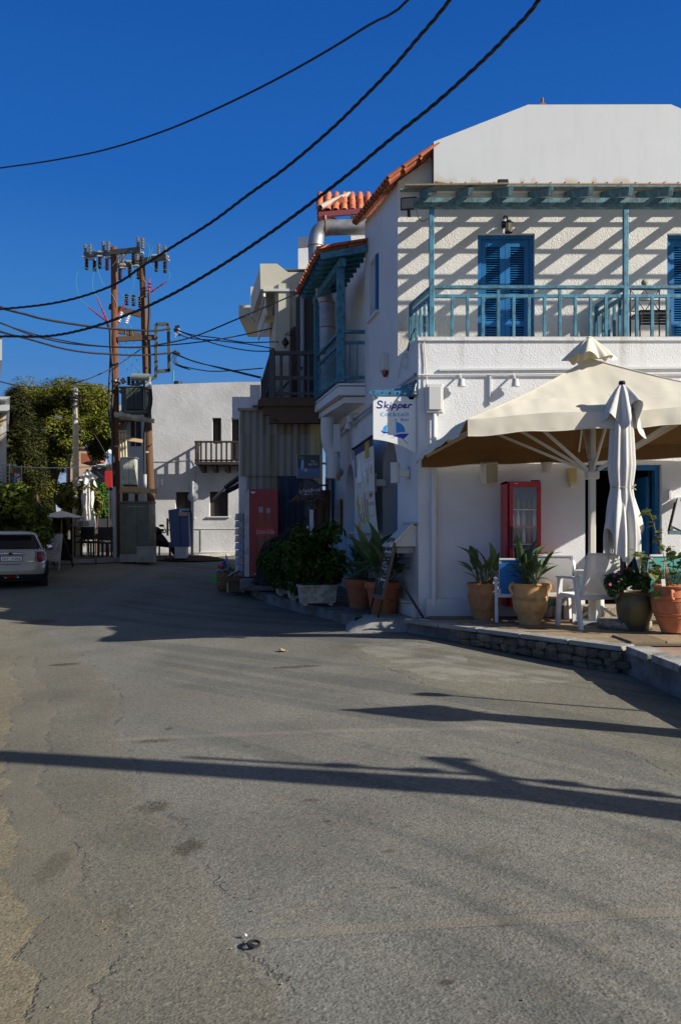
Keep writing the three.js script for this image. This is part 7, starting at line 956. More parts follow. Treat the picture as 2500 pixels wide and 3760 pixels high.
{ // white house at the left edge
  const d = 24, X = (x) => PX(x, d), Y = (y) => PY(y, d), t = thing('left_house', 'white house with stepped eaves and a railed terrace at the left edge', 'house', V(-12.5, .7, -d)), w = (x1, y0, y1, z0, z1, m, name) => part(name, rayPrism(-330, x1, y0, y1, z0, z1 - z0).translate(0, 0, 0), m, t);
  w(25, 1512, 1810, 24, 29, MAT.farWhite, 'wall'); w(37, 1486, 1508, 23.6, 29.5, MAT.sheetWhite, 'eave'); w(20, 1466, 1486, 24, 29, MAT.farWhite, 'parapet'); w(38, 1456, 1466, 23.6, 29.5, MAT.sheetWhite, 'eave'); w(14, 1512, 1560, 23.97, 24, MAT.ochre, 'painted_band'); w(2, 1480, 1640, 23.93, 23.99, MAT.rust, 'shutter');
  w(88, 1792, 1820, 22.8, 24.4, M([.42, .52, .57], .7), 'terrace_slab'); w(20, 1820, 2050, 24.4, 28, MAT.farWhite, 'wall');
  const rail = part('railing', [bar(at(-200, 1708, 23), at(37, 1708, 23), .04, .04), bar(at(37, 1708, 23), at(80, 1716, 24.2), .04, .04)], MAT.chrome, t); for (const x of [-60, -20, 15, 37, 60, 80]) part('post', rod(at(x, 1797, x > 40 ? 23.8 : 23), at(x, 1708, x > 40 ? 23.8 : 23), .02), MAT.galv, rail); for (let k = 0; k < 6; k++) part('rail', [rod(at(-200, 1722 + k * 13, 23), at(37, 1722 + k * 13, 23), .01), rod(at(37, 1722 + k * 13, 23), at(80, 1728 + k * 12, 24.2), .01)], MAT.galv, rail);
  const art = canvas(128, 192, (c, W, H) => { c.fillStyle = '#43211c'; c.fillRect(0, 0, W, H); c.fillStyle = '#3c6fd0'; c.beginPath(); c.ellipse(30, 90, 16, 52, .2, 0, 7); c.fill(); c.fillStyle = '#e8893a'; c.beginPath(); c.arc(36, 52, 10, 0, 7); c.fill(); c.fillStyle = '#f2efe8'; c.font = 'bold 38px sans-serif'; c.save(); c.translate(42, 80); c.rotate(-.2); c.fillText('Cor', 0, 0); c.fillText('ner', 10, 38); c.restore(); c.beginPath(); c.arc(88, 128, 18, 0, 7); c.fill(); });
  const s = thing('railing_sign', 'brown sign with white lettering fixed to the terrace railing at left', 'sign', at(64, 1790, 23.3)); part('face', sheet((u, v) => at(49, 1797, 22.9).lerp(at(80, 1796, 23.6), u).add(V(0, v * .62, 0)), 1, 1), M([1, 1, 1], .6, { map: art }), s, { uv: true }); part('back', sheet((u, v) => at(49, 1797, 22.93).lerp(at(80, 1796, 23.63), u).add(V(0, v * .62, 0)), 1, 1), MAT.brownWood, s);
  const e = thing('roof_slab_left', 'white roof edge entering the picture at the far left', 'building', at(0, 1300, 20)); part('parapet', rayPrism(-400, 9, 1237, 1323, 20, 2), MAT.sheetWhite, e); part('wall', rayPrism(-400, -25, 1323, 2140, 20, 2), MAT.farWhite, e);
  const l = thing('house_lamp', 'white wall lamp sticking out from the left house', 'lamp', at(27, 1640, 23.8)); part('arm', [rod(at(18, 1632, 23.9), at(30, 1636, 23.7), .02), rod(at(18, 1632, 23.9), at(18, 1660, 23.9), .012)], MAT.plasticWhite, l); part('shade', ball(.06, ...at(28, 1637, 23.7).toArray(), 1.4, .6, 1), MAT.plasticWhite, l);
}
// houses beyond the trees
{ const d = 44, w = (name, label, x0, x1, y0, y1, m, dd, extra) => { const t = thing(name, label, 'house', at((x0 + x1) / 2, y1, dd)); part('wall', rayPrism(x0, x1, y0, y1, dd, 5), m, t); if (extra) extra(t, dd); return t; };
  w('peach_house', 'peach coloured house behind the concrete pole', 248, 338, 1645, 2040, MAT.peach, 40, (t, D) => { part('parapet', rayPrism(246, 340, 1638, 1646, D - .1, 5.2), MAT.peach, t); });
  w('blue_white_house', 'pale blue house top with a stepped roofline behind the wires', 335, 394, 1640, 2030, MAT.paleBlue, d, (t, D) => { part('parapet', prism([[335, 1640], [370, 1622], [385, 1633], [394, 1633], [394, 1660], [335, 1660]].map(([x, y]) => [PX(x, D), PY(y, D)]), 1).translate(0, 0, -D - 1), MAT.paleBlue, t); part('antenna', [rod(at(367, 1680, D - .2), at(367, 1640, D - .2), .03), rod(at(357, 1664, D - .2), at(377, 1656, D - .2), .02)], MAT.plasticGrey, t); });
  w('red_roof_house', 'low house with a red brown canopy behind the red box sign', 338, 412, 1712, 2030, MAT.plasterGrey, 38, (t, D) => { part('canopy', prism([[338, 1676], [368, 1678], [390, 1690], [390, 1702], [360, 1706], [338, 1712]].map(([x, y]) => [PX(x, D), PY(y, D)]), 1.5).translate(0, 0, -D + .1), M([.36, .12, .07], .8), t); part('vent', rbox(.16, .3, .1, .02, ...at(350, 1697, D - 1.6).toArray()), MAT.plasticGrey, t); part('yellow_wall', box(.28, .3, .2, ...at(403, 1716, D - .1).toArray()), MAT.cream, t); part('roof_unit', [rbox(.4, .12, .2, .03, ...at(370, 1712, D - .2).toArray())], MAT.plasticWhite, t); });
  w('garden_wall_house', 'grey white house wall behind the garden chairs', 330, 425, 1792, 2045, MAT.farWhite, 31.5, (t, D) => { part('window', box(.28, .24, .05, ...at(408, 1844, D - .02).toArray()), MAT.darkWood, t); part('door', box(.5, 1.1, .05, ...at(412, 1980, D - .02).toArray()), MAT.darkWood, t); part('garden_wall', box(1.6, 1.5, .2, ...at(370, 1975, D - .4).toArray()), MAT.farWhite, t); part('stone_band', box(.9, .9, .25, ...at(386, 1880, D - .1).toArray()), MAT.concrete, t); });
}
{ const t = thing('red_box_sign', 'plain red box sign beside the left wooden pole', 'sign', at(399, 1760, 28)); part('box', box(PX(412, 28) - PX(386, 28), PY(1728, 28) - PY(1792, 28), .4, PX(399, 28), PY(1760, 28), -28.2), MAT.redCloth, t); part('bracket', rod(at(399, 1792, 28), at(399, 2040, 28), .05), MAT.black, t); }
{ // concrete pole with street lamp
  const d = 26, t = thing('concrete_pole', 'round pale concrete pole wrapped with black cables in front of the pine', 'utility pole', at(279, 2045, d)); part('shaft', rod(at(280, 2050, d), at(279, 1424, d), .115, .088, 20), MAT.poleConcrete, t); part('cap', ball(.088, ...at(279, 1424, d).toArray(), 1, 1.2, 1), MAT.poleConcrete, t); part('number', box(.02, .12, .01, ...at(281, 1433, d - .1).toArray()), MAT.black, t); const r = rng(6); for (let k = 0; k < 9; k++) part('cable_loop', bake(new THREE.TorusGeometry(.11 + r() * .04, .014, 5, 20), ...at(279, 1444 + k * 5.5, d).toArray(), Math.PI / 2 + rr(-.35, .35, r), rr(-.3, .3, r), 0), MAT.cable, t); part('cable_tail', [tube([at(270, 1445, d), at(262, 1470, d - .1), at(272, 1500, d - .1)], .012, 10, 5), tube([at(288, 1450, d - .1), at(304, 1475, d - .1), at(292, 1490, d - .1)], .014, 10, 5)], MAT.cable, t);
  const l = thing('street_lamp', 'small street lamp on a rusty arm reaching left from the concrete pole', 'lamp', at(228, 1540, d)); part('arm', rod(at(270, 1556, d), at(228, 1538, d - .2), .022), MAT.rust, l); part('head', bake(rbox(.24, .07, .16, .03), ...at(216, 1533, d - .25).toArray(), .25, 0, -.35), MAT.plasticWhite, l);
  const w = thing('wooden_post', 'thin grey wooden post left of the concrete pole', 'post', at(253, 1900, 27)); part('shaft', rod(at(253, 1980, 27), at(254, 1680, 27), .06, .055), MAT.greyWood, w); part('cap', cyl(.06, .05, .04, ...at(254, 1678, 27).toArray()), MAT.greyWood, w);
}
{ // garden parasols
  const d = 25, c = at(227, 1880, d), t = thing('garden_parasol', 'small open white parasol in the garden behind the menu board', 'parasol', c), R0 = .76; part('canopy', sheet((u, v) => { const a = u * 6.283, k = 1 - .06 * Math.abs(Math.sin(a * 4)); return V(c.x + Math.cos(a) * R0 * v * k, c.y + .05 - .23 * v + .01 * Math.sin(a * 8) * v, c.z + Math.sin(a) * R0 * v * k); }, 64, 6), MAT.whiteCloth, t); part('pole', rod([c.x, .85, c.z], [c.x, c.y + .1, c.z], .025), MAT.plank, t); for (let k = 0; k < 8; k++) part('rib', rod([c.x, c.y + .02, c.z], [c.x + Math.cos(k * .785) * R0 * .96, c.y - .19, c.z + Math.sin(k * .785) * R0 * .96], .010), MAT.plank, t);
  const f = furled('lettered_parasol', 'furled white parasol with red hem and dark lettering in the garden', V(PX(322, 26), groundY(26) + .1, -26), MAT.whiteCloth, { h: 2.9, seed: 2.4, fat: 1.2, pole: MAT.whiteMetal });
  const art = canvas(256, 64, (c2) => { c2.clearRect(0, 0, 256, 64); c2.fillStyle = '#e9e6df'; c2.fillRect(0, 0, 256, 64); c2.fillStyle = '#20222c'; c2.font = 'bold 58px serif'; c2.fillText('MISS', 40, 52); }); part('lettering', sheet((u, v) => { const a = Math.PI * .5 + (.5 - u) * 2.0, r = .335; return V(Math.cos(a) * r, .98 + v * .22, Math.sin(a) * r * .96); }, 16, 1), M([1, 1, 1], .9, { map: art }), f, { uv: true }); part('red_hem', bake(new THREE.TorusGeometry(.30, .02, 5, 30), 0, .92, 0, Math.PI / 2 + .12), MAT.redCloth, f); part('tie', bake(new THREE.TorusGeometry(.115, .014, 5, 24), 0, 1.55, 0, Math.PI / 2), MAT.redCloth, f);
  single('parasol_bolster', 'rolled white cloth bolster under the garden parasol edge', 'cloth', [rod(at(160, 1902, 25.8), at(191, 1908, 25.8), .075, .075, 12), box(.22, .16, .1, ...at(175, 1922, 25.85).toArray())], MAT.whiteCloth);
}
{ // menu board, A-shaped
  const d = 22.6, t = thing('menu_board', 'white A-shaped menu board with a round emblem beside the parked car', 'sign', at(198, 2090, d)), q = (x, y, dd = d) => at(x, y, dd), a = q(163, 2058), b = q(220, 2062, d - .1), c = q(230, 1961, d + .25), e = q(165, 1962, d + .25);
  const art = canvas(256, 384, (k, W, H) => { k.fillStyle = '#c6c4c8'; k.fillRect(0, 0, W, H); k.strokeStyle = '#2a2a30'; k.lineWidth = 5; k.beginPath(); k.arc(130, 105, 50, 0, 7); k.stroke(); k.fillStyle = '#2a2a30'; k.beginPath(); k.moveTo(108, 34); k.lineTo(150, 34); k.lineTo(129, 66); k.fill(); k.fillRect(127, 60, 4, 50); k.font = 'bold 46px serif'; k.textAlign = 'center'; k.fillText('NK', 130, 126); k.lineWidth = 3; const r = rng(2); for (let y = 186; y < 370; y += 22) { k.beginPath(); k.moveTo(50 + r() * 30, y); k.lineTo(160 + r() * 60, y + (r() - .5) * 6); k.stroke(); } k.lineWidth = 2; for (let j = 0; j < 14; j++) { k.beginPath(); k.moveTo(190 + r() * 60, 20 + r() * 240); k.lineTo(170 + r() * 80, 30 + r() * 260); k.stroke(); } });
  part('board', sheet((u, v) => a.clone().lerp(b, u).lerp(e.clone().lerp(c, u), v), 1, 1), M([1, 1, 1], .5, { map: art }), t, { uv: true }); part('frame', [bar(a, e, .035, .035), bar(b, c, .035, .035), bar(a, b, .035, .035), bar(e, c, .035, .035)], MAT.plasticGrey, t); for (const [p, s] of [[e, -1], [c, 1]]) part('leg', bar(p, V(p.x + .08 + s * .02, groundY(23.4) + .02, -23.5), .035, .035), MAT.darkWood, t); part('leg', rod(b, q(217, 2094, d - .15), .018), MAT.plasticGrey, t); part('leg', rod(a, q(165, 2088, d - .05), .018), MAT.plasticGrey, t); part('back_board', sheet((u, v) => c.clone().lerp(V(c.x + .10, groundY(23.4) + .2, -23.5), v).add(V(-u * .4, 0, -.0)), 1, 1), MAT.darkWood, t);
}
// dark garden chairs
{ const proto = local(thing('garden_chair', 'dark garden chair nearest the left wooden pole', 'chair', V(PX(395, 25.2), groundY(25.2) + .12, -25.4))), m = MAT.darkWood; for (const [x, z, h] of [[-.24, .22, .46], [.24, .22, .46], [-.24, -.22, .98], [.24, -.22, .98]]) part('leg', rbox(.05, h, .05, .006, x, h / 2, z), m, proto); part('seat', rbox(.54, .05, .5, .012, 0, .46, 0), m, proto); part('backrest', rbox(.50, .42, .04, .01, 0, .76, -.22), m, proto); for (const s of [-1, 1]) part('armrest', rbox(.05, .04, .46, .01, s * .26, .66, 0), m, proto); proto.rotation.y = Math.PI - .3;
  for (const [x, d, l, a] of [[340, 25.6, 'dark garden chair beside the foot of the lettered parasol', .4], [362, 26.4, 'dark garden chair at the back, its seat turned to the wooden pole', 2.0], [300, 26.2, 'dark garden chair under the olive tree', 1.2]]) { const c = copy(proto, l, V(PX(x, d), groundY(d) + .12, -d), a); }
  const tb = thing('garden_table', 'low dark table among the garden chairs', 'table', V(PX(330, 26), groundY(26) + .12, -26.6)), b = BASE.get(tb); part('top', rbox(.8, .04, .8, .01, b.x, b.y + .72, b.z), m, tb); for (const [x, z] of [[-.34, -.34], [.34, -.34], [-.34, .34], [.34, .34]]) part('leg', rbox(.05, .7, .05, .006, b.x + x, b.y + .36, b.z + z), m, tb);
  const og = thing('orange_chair', 'bright orange wooden chair glimpsed behind the dark garden chairs', 'chair', at(316, 2040, 27)), oc = BASE.get(og), om = M([.55, .20, .04], .6); part('seat', rbox(.42, .04, .4, .01, oc.x, 1.36, oc.z), om, og); part('backrest', rbox(.42, .3, .04, .01, oc.x, 1.62, oc.z - .2), om, og); for (const s of [-.18, .18]) part('leg', rbox(.05, .5, .05, .006, oc.x + s, 1.12, oc.z), om, og);
  single('red_ball', 'small red ball on the kerb right of the menu board', 'ball', ball(.09, ...at(249, 2060, 24.2).toArray()), MAT.red);
}
// ---------------------------------------------------------------- parked car, seen from behind
{
  const t = local(thing('parked_car', 'pale small hatchback parked at the left, seen from behind', 'car', V(PX(43, 18.9), groundY(19) + .0, -18.85))); t.rotation.y = 21 * DEG;      // its length runs along -z
  const paint = P([.33, .32, .27], .28, { clearcoat: 1, clearcoatRoughness: .05 }), roofM = P([.62, .63, .63], .22, { clearcoat: 1, clearcoatRoughness: .04 });
  const hw = (y) => lerpList([[.2, .80], [.32, .845], [.5, .865], [.66, .86], [.80, .845], [.92, .80], [.96, .775], [1.1, .715], [1.30, .615], [1.36, .56], [1.40, .46], [1.42, .3]], y), zr = (y) => lerpList([[.2, .10], [.3, .03], [.45, 0], [.60, .02], [.64, .055], [.8, .08], [.92, .12], [.96, .15], [1.1, .26], [1.28, .39], [1.33, .40], [1.38, .46], [1.41, .7], [1.42, .9]], y), zf = (y) => lerpList([[.2, 3.7], [.5, 3.82], [.75, 3.75], [.88, 3.4], [.94, 2.75], [1.1, 2.5], [1.3, 2.2], [1.38, 2.0], [1.41, 1.7], [1.42, 1.5]], y);
  const pt = (a, y, grow = 0) => { const w = hw(y) + grow, z0 = zr(y) - grow, z1 = zf(y) + grow, m = (z0 + z1) / 2, L = (z1 - z0) / 2, c = Math.cos(a), s = Math.sin(a), e = .36, px = Math.sign(c) * Math.abs(c) ** e, pz = Math.sign(s) * Math.abs(s) ** e; return V(px * w, y, -(m + pz * L)); };   // a = -90 degrees is the middle of the rear
  const ring = (y0, y1, n, m, name, o = {}) => part(name, sheet((u, v) => pt((o.a0 || 0) + ((o.a1 === undefined ? Math.PI * 2 : o.a1) - (o.a0 || 0)) * u, y0 + (y1 - y0) * v, o.grow || 0), o.nu || 120, n), m, o.parent || t, o);
  ring(.58, .955, 14, paint, 'body'); ring(.36, .58, 6, paint, 'bumper', { grow: .004 }); ring(.18, .37, 5, MAT.blackMatt, 'cladding', { grow: -.006 }); ring(.95, 1.335, 10, paint, 'pillars'); ring(1.33, 1.42, 8, roofM, 'roof'); part('roof_top', sheet((u, v) => pt(u * 6.2832, 1.42).lerp(V(0, 1.425, -1.2), v), 60, 4), roofM, t);
  // parts on the rear face follow the body at a small distance
  const rear = (x, y, g) => { const w = hw(y) + g, e = 1 / .36, cx = Math.min(.999, Math.abs(x) / w), c = cx ** e, s = Math.sqrt(1 - c * c), z0 = zr(y) - g, z1 = zf(y) + g; return V(x, y, -((z0 + z1) / 2 - s ** .36 * (z1 - z0) / 2)); }, patch = (name, m, y0, y1, x0, x1, g, p = t, round = 0, nu = 14, nv = 10) => part(name, sheet((u, v) => { let a = u * 2 - 1, b = v * 2 - 1; if (round) { const k = 1 - round + round * Math.sqrt(1 - a * a * .5) , l = 1 - round + round * Math.sqrt(1 - b * b * .5); b *= k; a *= l; } return rear((x0 + x1) / 2 + a * (x1 - x0) / 2, (y0 + y1) / 2 + b * (y1 - y0) / 2, g); }, nu, nv), m, p);
  part('rear_window', sheet((u, v) => { const y = .965 + v * .345; return rear((u - .5) * 2 * (hw(y) - .075), y, .006); }, 16, 10), MAT.darkGlass, t); part('spoiler', sheet((u, v) => { const a = v * 3.3, x = (u - .5) * 2 * .53; return V(x, 1.345 + Math.sin(a) * .028 + .022 - Math.abs(x) ** 3 * .16, -(.37 - .07 * (1 - Math.cos(a) * -1) + Math.abs(x) ** 3 * .5)); }, 20, 8), roofM, t);
  for (const s of [-1, 1]) { part('side_window', sheet((u, v) => { const y = .985 + v * .29, z = .52 + v * .12 + u * 1.75; return V(s * (hw(y) + .004), y, -z); }, 10, 6), MAT.darkGlass, t); const l = patch('tail_light_trim', MAT.chrome, .63, .935, s * .575, s * .795, .008, t, .5); patch('tail_light', M([.22, .006, .008], .15), .65, .915, s * .595, s * .775, .016, l, .5); patch('lamp_core', M([.35, .05, .03], .2), .74, .83, s * .63, s * .74, .020, l, .5); }
  part('tailgate_seam', [tube([rear(-.55, .925, .004), rear(-.56, .75, .004), rear(-.52, .645, .004), rear(0, .60, .004), rear(.52, .645, .004), rear(.56, .75, .004), rear(.55, .925, .004)], .006, 50, 5)], MAT.black, t);
  const hd = part('boot_handle', sheet((u, v) => { const x = (u - .5) * .66, b = (v - .5) * .075 * (1 - Math.abs(u - .5) ** 3 * 5); return rear(x, .865 + b - .02 * (Math.abs(u - .5) * 2) ** 2, .012 + .03 * Math.cos((v - .5) * 3)); }, 20, 8), MAT.chrome, t); part('badge', ball(.03, 0, .868, -.03, 1.6, .7, .5), MAT.black, hd);
  const plate = canvas(512, 112, (c, W, H) => { c.fillStyle = '#e6e8ea'; c.fillRect(0, 0, W, H); c.fillStyle = '#1d43b0'; c.fillRect(0, 0, 48, H); c.strokeStyle = '#16181c'; c.lineWidth = 6; c.strokeRect(3, 3, W - 6, H - 6); c.fillStyle = '#16181c'; c.font = 'bold 84px sans-serif'; c.textAlign = 'center'; const dr = (s, x, wd) => { c.save(); c.translate(x, 88); c.scale(wd / c.measureText(s).width, 1); c.fillText(s, 0, 0); c.restore(); }; dr('IOY', 145, 150); dr('9366', 380, 210); c.fillStyle = '#c8a63c'; c.fillRect(232, 60, 24, 24); c.fillRect(238, 30, 12, 12); });
  const pl = part('number_plate', rbox(.54, .125, .012, .004, 0, .74, -.055), MAT.black, t); part('plate_print', sheet((u, v) => V((u - .5) * .52, .685 + v * .11, -.046), 1, 1), M([1, 1, 1], .4, { map: plate }), pl, { uv: true }); part('script_badge', [box(.15, .014, .006, .46, .665, -.062), box(.05, .02, .006, .42, .668, -.062)], MAT.chrome, t);
  { const fog = part('fog_lamp_trim', [sheet((u, v) => { const a = u * 6.283, r = 1 + .18 * v; return rear(.02 + Math.cos(a) * .145 * r, .305 + Math.sin(a) * .034 * r * (1 - .0 * v), .012 + .012 * v); }, 40, 2)], MAT.chrome, t); part('fog_lamp', sheet((u, v) => rear(.02 + (u - .5) * .25, .305 + (v - .5) * .052, .014), 8, 4), M([.20, .006, .008], .2), fog); }
  for (const [x, z] of [[-.74, .62], [.74, .62], [-.74, 3.1], [.74, 3.1]]) { const w = part('wheel', [cyl(.305, .305, .20, x, .305, -z, 32, 0, 0, Math.PI / 2)], MAT.rubber, t); part('rim', cyl(.21, .21, .012, x + Math.sign(x) * .105, .305, -z, 24, 0, 0, Math.PI / 2), MAT.galv, w); part('arch', bake(new THREE.TorusGeometry(.345, .035, 8, 24, Math.PI), x + Math.sign(x) * .09, .31, -z, 0, Math.PI / 2), MAT.blackMatt, t); }
  for (const s of [-1, 1]) { const m = part('mirror', ball(.12, s * .90, .985, -2.15, 1, .72, .7, 18), MAT.black, t); part('mirror_glass', ball(.09, s * .905, .985, -2.09, 1, .75, .4, 16), MAT.chrome, m); }
  part('antenna', lathe([[0, .06], [.012, .05], [.03, 0], [0, 0]], 10, .0, 1.405, -.62), MAT.black, t); part('wiper', rod(rear(0, .985, .02), rear(.30, 1.03, .02), .008), MAT.black, t); part('exhaust', rod([-.35, .2, -.02], [-.35, .2, -.4], .03), MAT.galv, t); part('undertray', box(1.5, .06, 3.2, 0, .22, -1.9), MAT.blackMatt, t);
  part('interior', [box(1.3, .5, .2, 0, .95, -1.5), box(.26, .2, .1, -.34, 1.17, -1.45), box(.26, .2, .1, .34, 1.17, -1.45)], MAT.black, t);
}
// ---------------------------------------------------------------- overhead lines
function twist(pts, r, n, turns, m, name, parent) {                       // a bundle of n wires wound round each other
  const c = curve(pts), L = c.getLength(), N = Math.min(700, Math.ceil(turns * 9)); const F = c.computeFrenetFrames(N, false), P0 = c.getSpacedPoints(N), g = [];
  for (let k = 0; k < n; k++) { const q = P0.map((p, i) => { const a = i / N * turns * 6.2832 + k * 6.2832 / n; return p.clone().addScaledVector(F.normals[i], Math.cos(a) * r * .62).addScaledVector(F.binormals[i], Math.sin(a) * r * .62); }); part(name, new THREE.TubeGeometry(new THREE.CatmullRomCurve3(q), N, r * .6, 5), m, parent); }
}
const D2F = 1.5944, dl = (l, dA, dB) => l.map(([x, y], i) => at(x * D2F, y * D2F, dA + (dB - dA) * i / (l.length - 1)));
{ const hub = V(6.3, 8.6, -3.2);
  const t1 = thing('overhead_cable', 'single black overhead cable, topmost across the sky', 'cable', at(800, 450, 12)); part('wire', tube([...dl([[-260, 420], [0, 387], [130, 368], [250, 343], [380, 301], [500, 250], [630, 186], [750, 119], [850, 57], [940, 0]], 17, 9.5), V(2.2, 9.1, -8), hub.clone().add(V(0, .3, 0))], .0165, 80, 6), MAT.cable, t1);
  const t2 = thing('overhead_cable', 'upper of two thick twisted cables across the sky', 'cable', at(800, 900, 12)); twist([...dl([[-260, 722], [0, 712], [150, 693], [265, 655], [330, 612], [400, 567], [490, 510], [570, 450], [660, 385], [760, 300], [830, 232], [900, 160], [960, 90], [1035, 0]], 17, 9), V(2.8, 9.0, -7), hub], .021, 3, 40, MAT.cable, 'strand', t2);
  const t3 = thing('overhead_cable', 'lower of two thick twisted cables running down to the wooden poles', 'cable', at(800, 1000, 12)); twist([...dl([[-260, 792], [0, 775], [110, 774], [200, 757], [290, 726], [345, 703], [420, 665], [520, 605], [610, 545], [700, 480], [800, 403], [900, 320], [1000, 240], [1100, 150], [1170, 80], [1240, 0]], 17, 8.8), V(3.3, 8.8, -6.5), hub.clone().add(V(.1, -.3, 0))], .023, 3, 46, MAT.cable, 'strand', t3);
  const z7 = (l) => l.map(([x, y]) => [x / 2.24, 1050 + y / 2.24]), wire = (l, d0, d1, r, label, tw) => { const p = l.map(([x, y], i) => at(x, y, d0 + (d1 - d0) * i / (l.length - 1))), t = thing('service_wire', label, 'cable', p[Math.floor(p.length / 2)]); if (tw) twist(p, r, 3, tw, MAT.cable, 'strand', t); else part('wire', tube(p, r, 60, 6), MAT.cable, t); };
  wire([[-300, 1095], ...z7([[-40, 165], [60, 195], [200, 230], [330, 265], [550, 305], [760, 335], [900, 350], [1060, 362], [1280, 368], [1400, 350]])], 18, 24.7, .030, 'twisted service wire reaching the top of the steel frame from the left', 40);
  wire([[-300, 1100], ...z7([[0, 300], [140, 350], [300, 400], [500, 445], [780, 490], [1000, 502], [1160, 500], [1568, 470]]), [860, 1236], [1000, 1205]], 18, 20, .016, 'thin wire crossing behind the poles towards the tiled balcony roof');
  wire([[-300, 1090], ...z7([[0, 302], [110, 345], [250, 400], [400, 440], [550, 470], [900, 500], [1150, 505], [1290, 485], [1568, 425]]), [870, 1172], [1085, 1080]], 18, 19, .018, 'wire that climbs from the poles to the tiled side balcony roof');
  wire([[-300, 1135], ...z7([[-40, 355], [0, 375], [110, 405], [250, 440], [500, 510], [700, 545], [900, 560], [1150, 570], [1430, 550]])], 18, 24.8, .026, 'twisted service wire reaching the lower steel frame from the left', 36);
  wire([[-300, 1310], ...z7([[-60, 770], [0, 785], [120, 812], [300, 830], [440, 825], [550, 810], [680, 780], [800, 735], [970, 650], [1160, 520]])], 20, 25, .018, 'slack wire in front of the pine rising to the right wooden pole');
  for (const [l, lb] of [[[[640, 1206], [700, 1228], [790, 1240], [900, 1257], [1020, 1255]], 'upper right hand wire from the steel frame to the cream building'], [[[640, 1208], [700, 1232], [800, 1265], [910, 1287], [1000, 1290]], 'second right hand wire from the steel frame to the wooden balcony'], [[[640, 1300], [720, 1330], [820, 1352], [960, 1385]], 'third right hand wire, sagging towards the wooden balcony'], [[[645, 1340], [760, 1362], [850, 1361], [965, 1352]], 'lowest right hand wire from the frame to the wooden balcony'], [[[640, 1295], [700, 1322], [800, 1350], [955, 1388]], 'doubled wire just below the third right hand wire'], [[[640, 1215], [690, 1240], [790, 1250], [900, 1262], [1030, 1285]], 'thin wire between the first and second right hand wires']]) wire(l, 24.7, 19.5, .015, lb);
  for (const [l, d, lb] of [[[[290, 1452], [330, 1466], [375, 1455], [420, 1430]], 26, 'slack black cable from the concrete pole to the left wooden pole'], [[[292, 1545], [305, 1610], [330, 1680], [360, 1735], [386, 1757]], 26.5, 'drooping black cable from the concrete pole to the red box sign'], [[[345, 1590], [380, 1650], [412, 1720]], 29, 'thin black cable crossing the pale blue house'], [[[70, 1714], [170, 1718], [290, 1716], [400, 1708]], 24.4, 'thin white cord from the terrace railing towards the poles'], [[[0, 1500], [90, 1482], [190, 1460], [270, 1448]], 26, 'faint cable across the pine crown to the concrete pole']]) { const t = thing('service_wire', lb, 'cable', at(...l[0], d)); part('wire', tube(l.map(([x, y]) => at(x, y, d)), lb.includes('white') ? .014 : .016, 24, 5), lb.includes('white') ? MAT.plasticWhite : MAT.cable, t); }
  { const t = thing('cable_joints', 'tangle of black wire joints at the right of the steel frame', 'cable', at(650, 1210, 24.7)), r = rng(14); part('connector', Array.from({ length: 8 }, () => ball(.045, ...at(640 + r() * 22, 1198 + r() * 36, 24.7).toArray())), MAT.black, t, { kind: 'stuff' }); part('connector', Array.from({ length: 6 }, () => ball(.045, ...at(638 + r() * 30, 1288 + r() * 10, 24.7).toArray())), MAT.black, t, { kind: 'stuff' }); for (let k = 0; k < 4; k++) part('loop', tube([at(640 + k * 4, 1296, 24.7), at(632 + k * 5, 1315 + k * 3, 24.7), at(640 + k * 5, 1335 + k, 24.7), at(665, 1348 - k * 2, 24.7), at(700, 1358, 24.5)], .011, 16, 5), MAT.cable, t); for (let k = 0; k < 6; k++) part('tail', rod(at(640 + k * 4, 1205, 24.7), at(646 + k * 4, 1240 - k * 3, 24.7), .008), MAT.plasticGrey, t); }
}
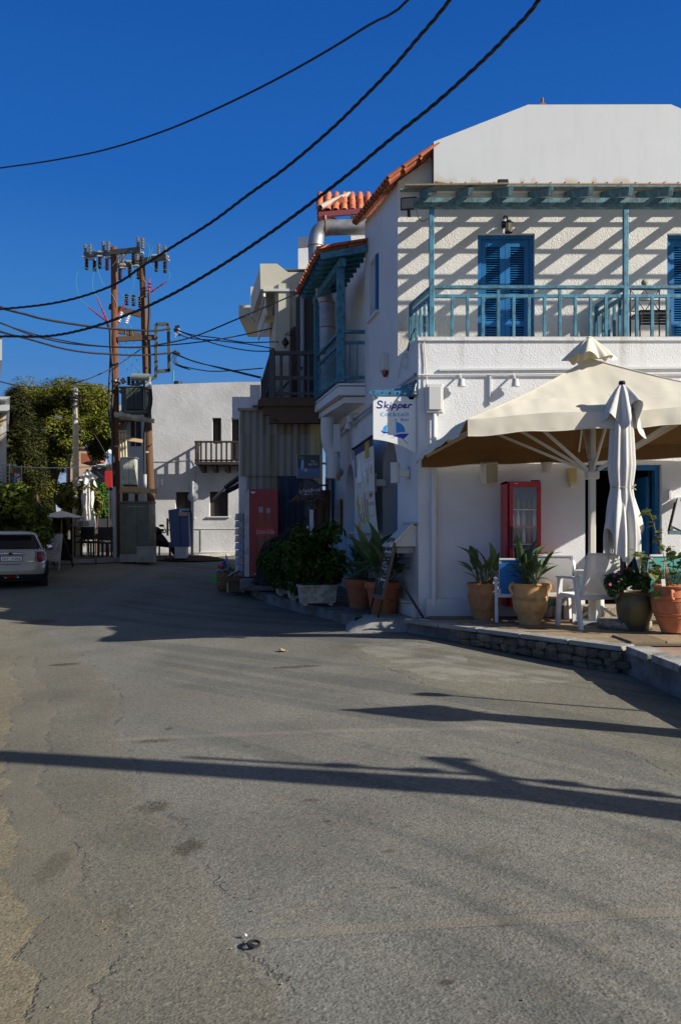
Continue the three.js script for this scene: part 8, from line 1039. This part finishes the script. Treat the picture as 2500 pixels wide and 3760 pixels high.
// the pole these cables come from stands just outside the picture; its shadow crosses the road
{ const p = V(6.1, 0, -2.89), t = thing('utility_pole', 'wooden utility pole just outside the right edge that carries the thick cables', 'utility pole', p), top = p.clone().add(V(.1, 9.6, .05)), f = (k) => p.clone().lerp(top, k); part('shaft', rod(p, top, .175, .13, 16), MAT.poleWood, t); part('conduit', rod(f(.0).add(V(0, 0, -.30)), f(.43).add(V(0, 0, -.28)), .032), MAT.galv, t); for (const h of [2.45, 2.72, 3.2, 3.5]) part('bracket', rbox(.1, .11, .1, .01, ...f(h / 9.6).add(V(0, 0, -.30)).toArray()), MAT.galv, t); part('lamp_arm', rod(f(.30).add(V(0, 0, -.1)), f(.325).add(V(.0, 0, -.62)), .045, .06), MAT.galv, t); part('lamp_head', bake(rbox(.10, .16, .08, .02), ...f(.322).add(V(0, 0, -.62)).toArray(), 0, 0, 0), MAT.plasticGrey, t); part('crossarm', bar(f(.93).add(V(-.3, 0, .7)), f(.93).add(V(.3, 0, -.7)), .1, .12), MAT.brownWood, t); }
// small things on the road
single('rubber_ring', 'small black rubber ring lying on the cracked asphalt', 'ring', bake(new THREE.TorusGeometry(.024, .006, 8, 28), ...(() => { const [x, d] = onRoad(932, 3476); return [x, groundY(d, x) + .012, -d]; })(), Math.PI / 2), MAT.blackMatt);
single('paper_scrap', 'tiny white scrap beside the rubber ring', 'litter', sheet((u, v) => { const [x, d] = onRoad(902, 3443); return V(x + (u - .5) * .014, groundY(d, x) + .012 + .004 * Math.sin(u * 5), -d + (v - .5) * .016); }, 3, 3), MAT.plasticWhite);
single('dry_leaf', 'single dry tan leaf lying on the sunlit road', 'leaf', sheet((u, v) => { const [x, d] = onRoad(1040, 2392); return V(x + (u - .5) * .14, groundY(d, x) + .02 + .03 * Math.sin(u * 6) * Math.sin(v * 3), -d + (v - .5) * .12 * Math.sin(u * 3.1)); }, 8, 4), M([.45, .30, .13], .9));
{ const gs = []; const r = rng(19); for (let k = 0; k < 60; k++) { const x = PX(1300 + r() * 180, 12.4), d = 12.75 - r() * .3; gs.push(rod([x, .28, -d], [x + rr(-.03, .03, r), .28 + rr(.03, .09, r), -d], .004, .001, 4)); } const o = struct('weeds', gs, LEAF.bush); o.userData = { kind: 'stuff', label: 'thin weeds in the joint at the foot of the corner wall', category: 'weeds' }; }

renderer.render(scene, camera);
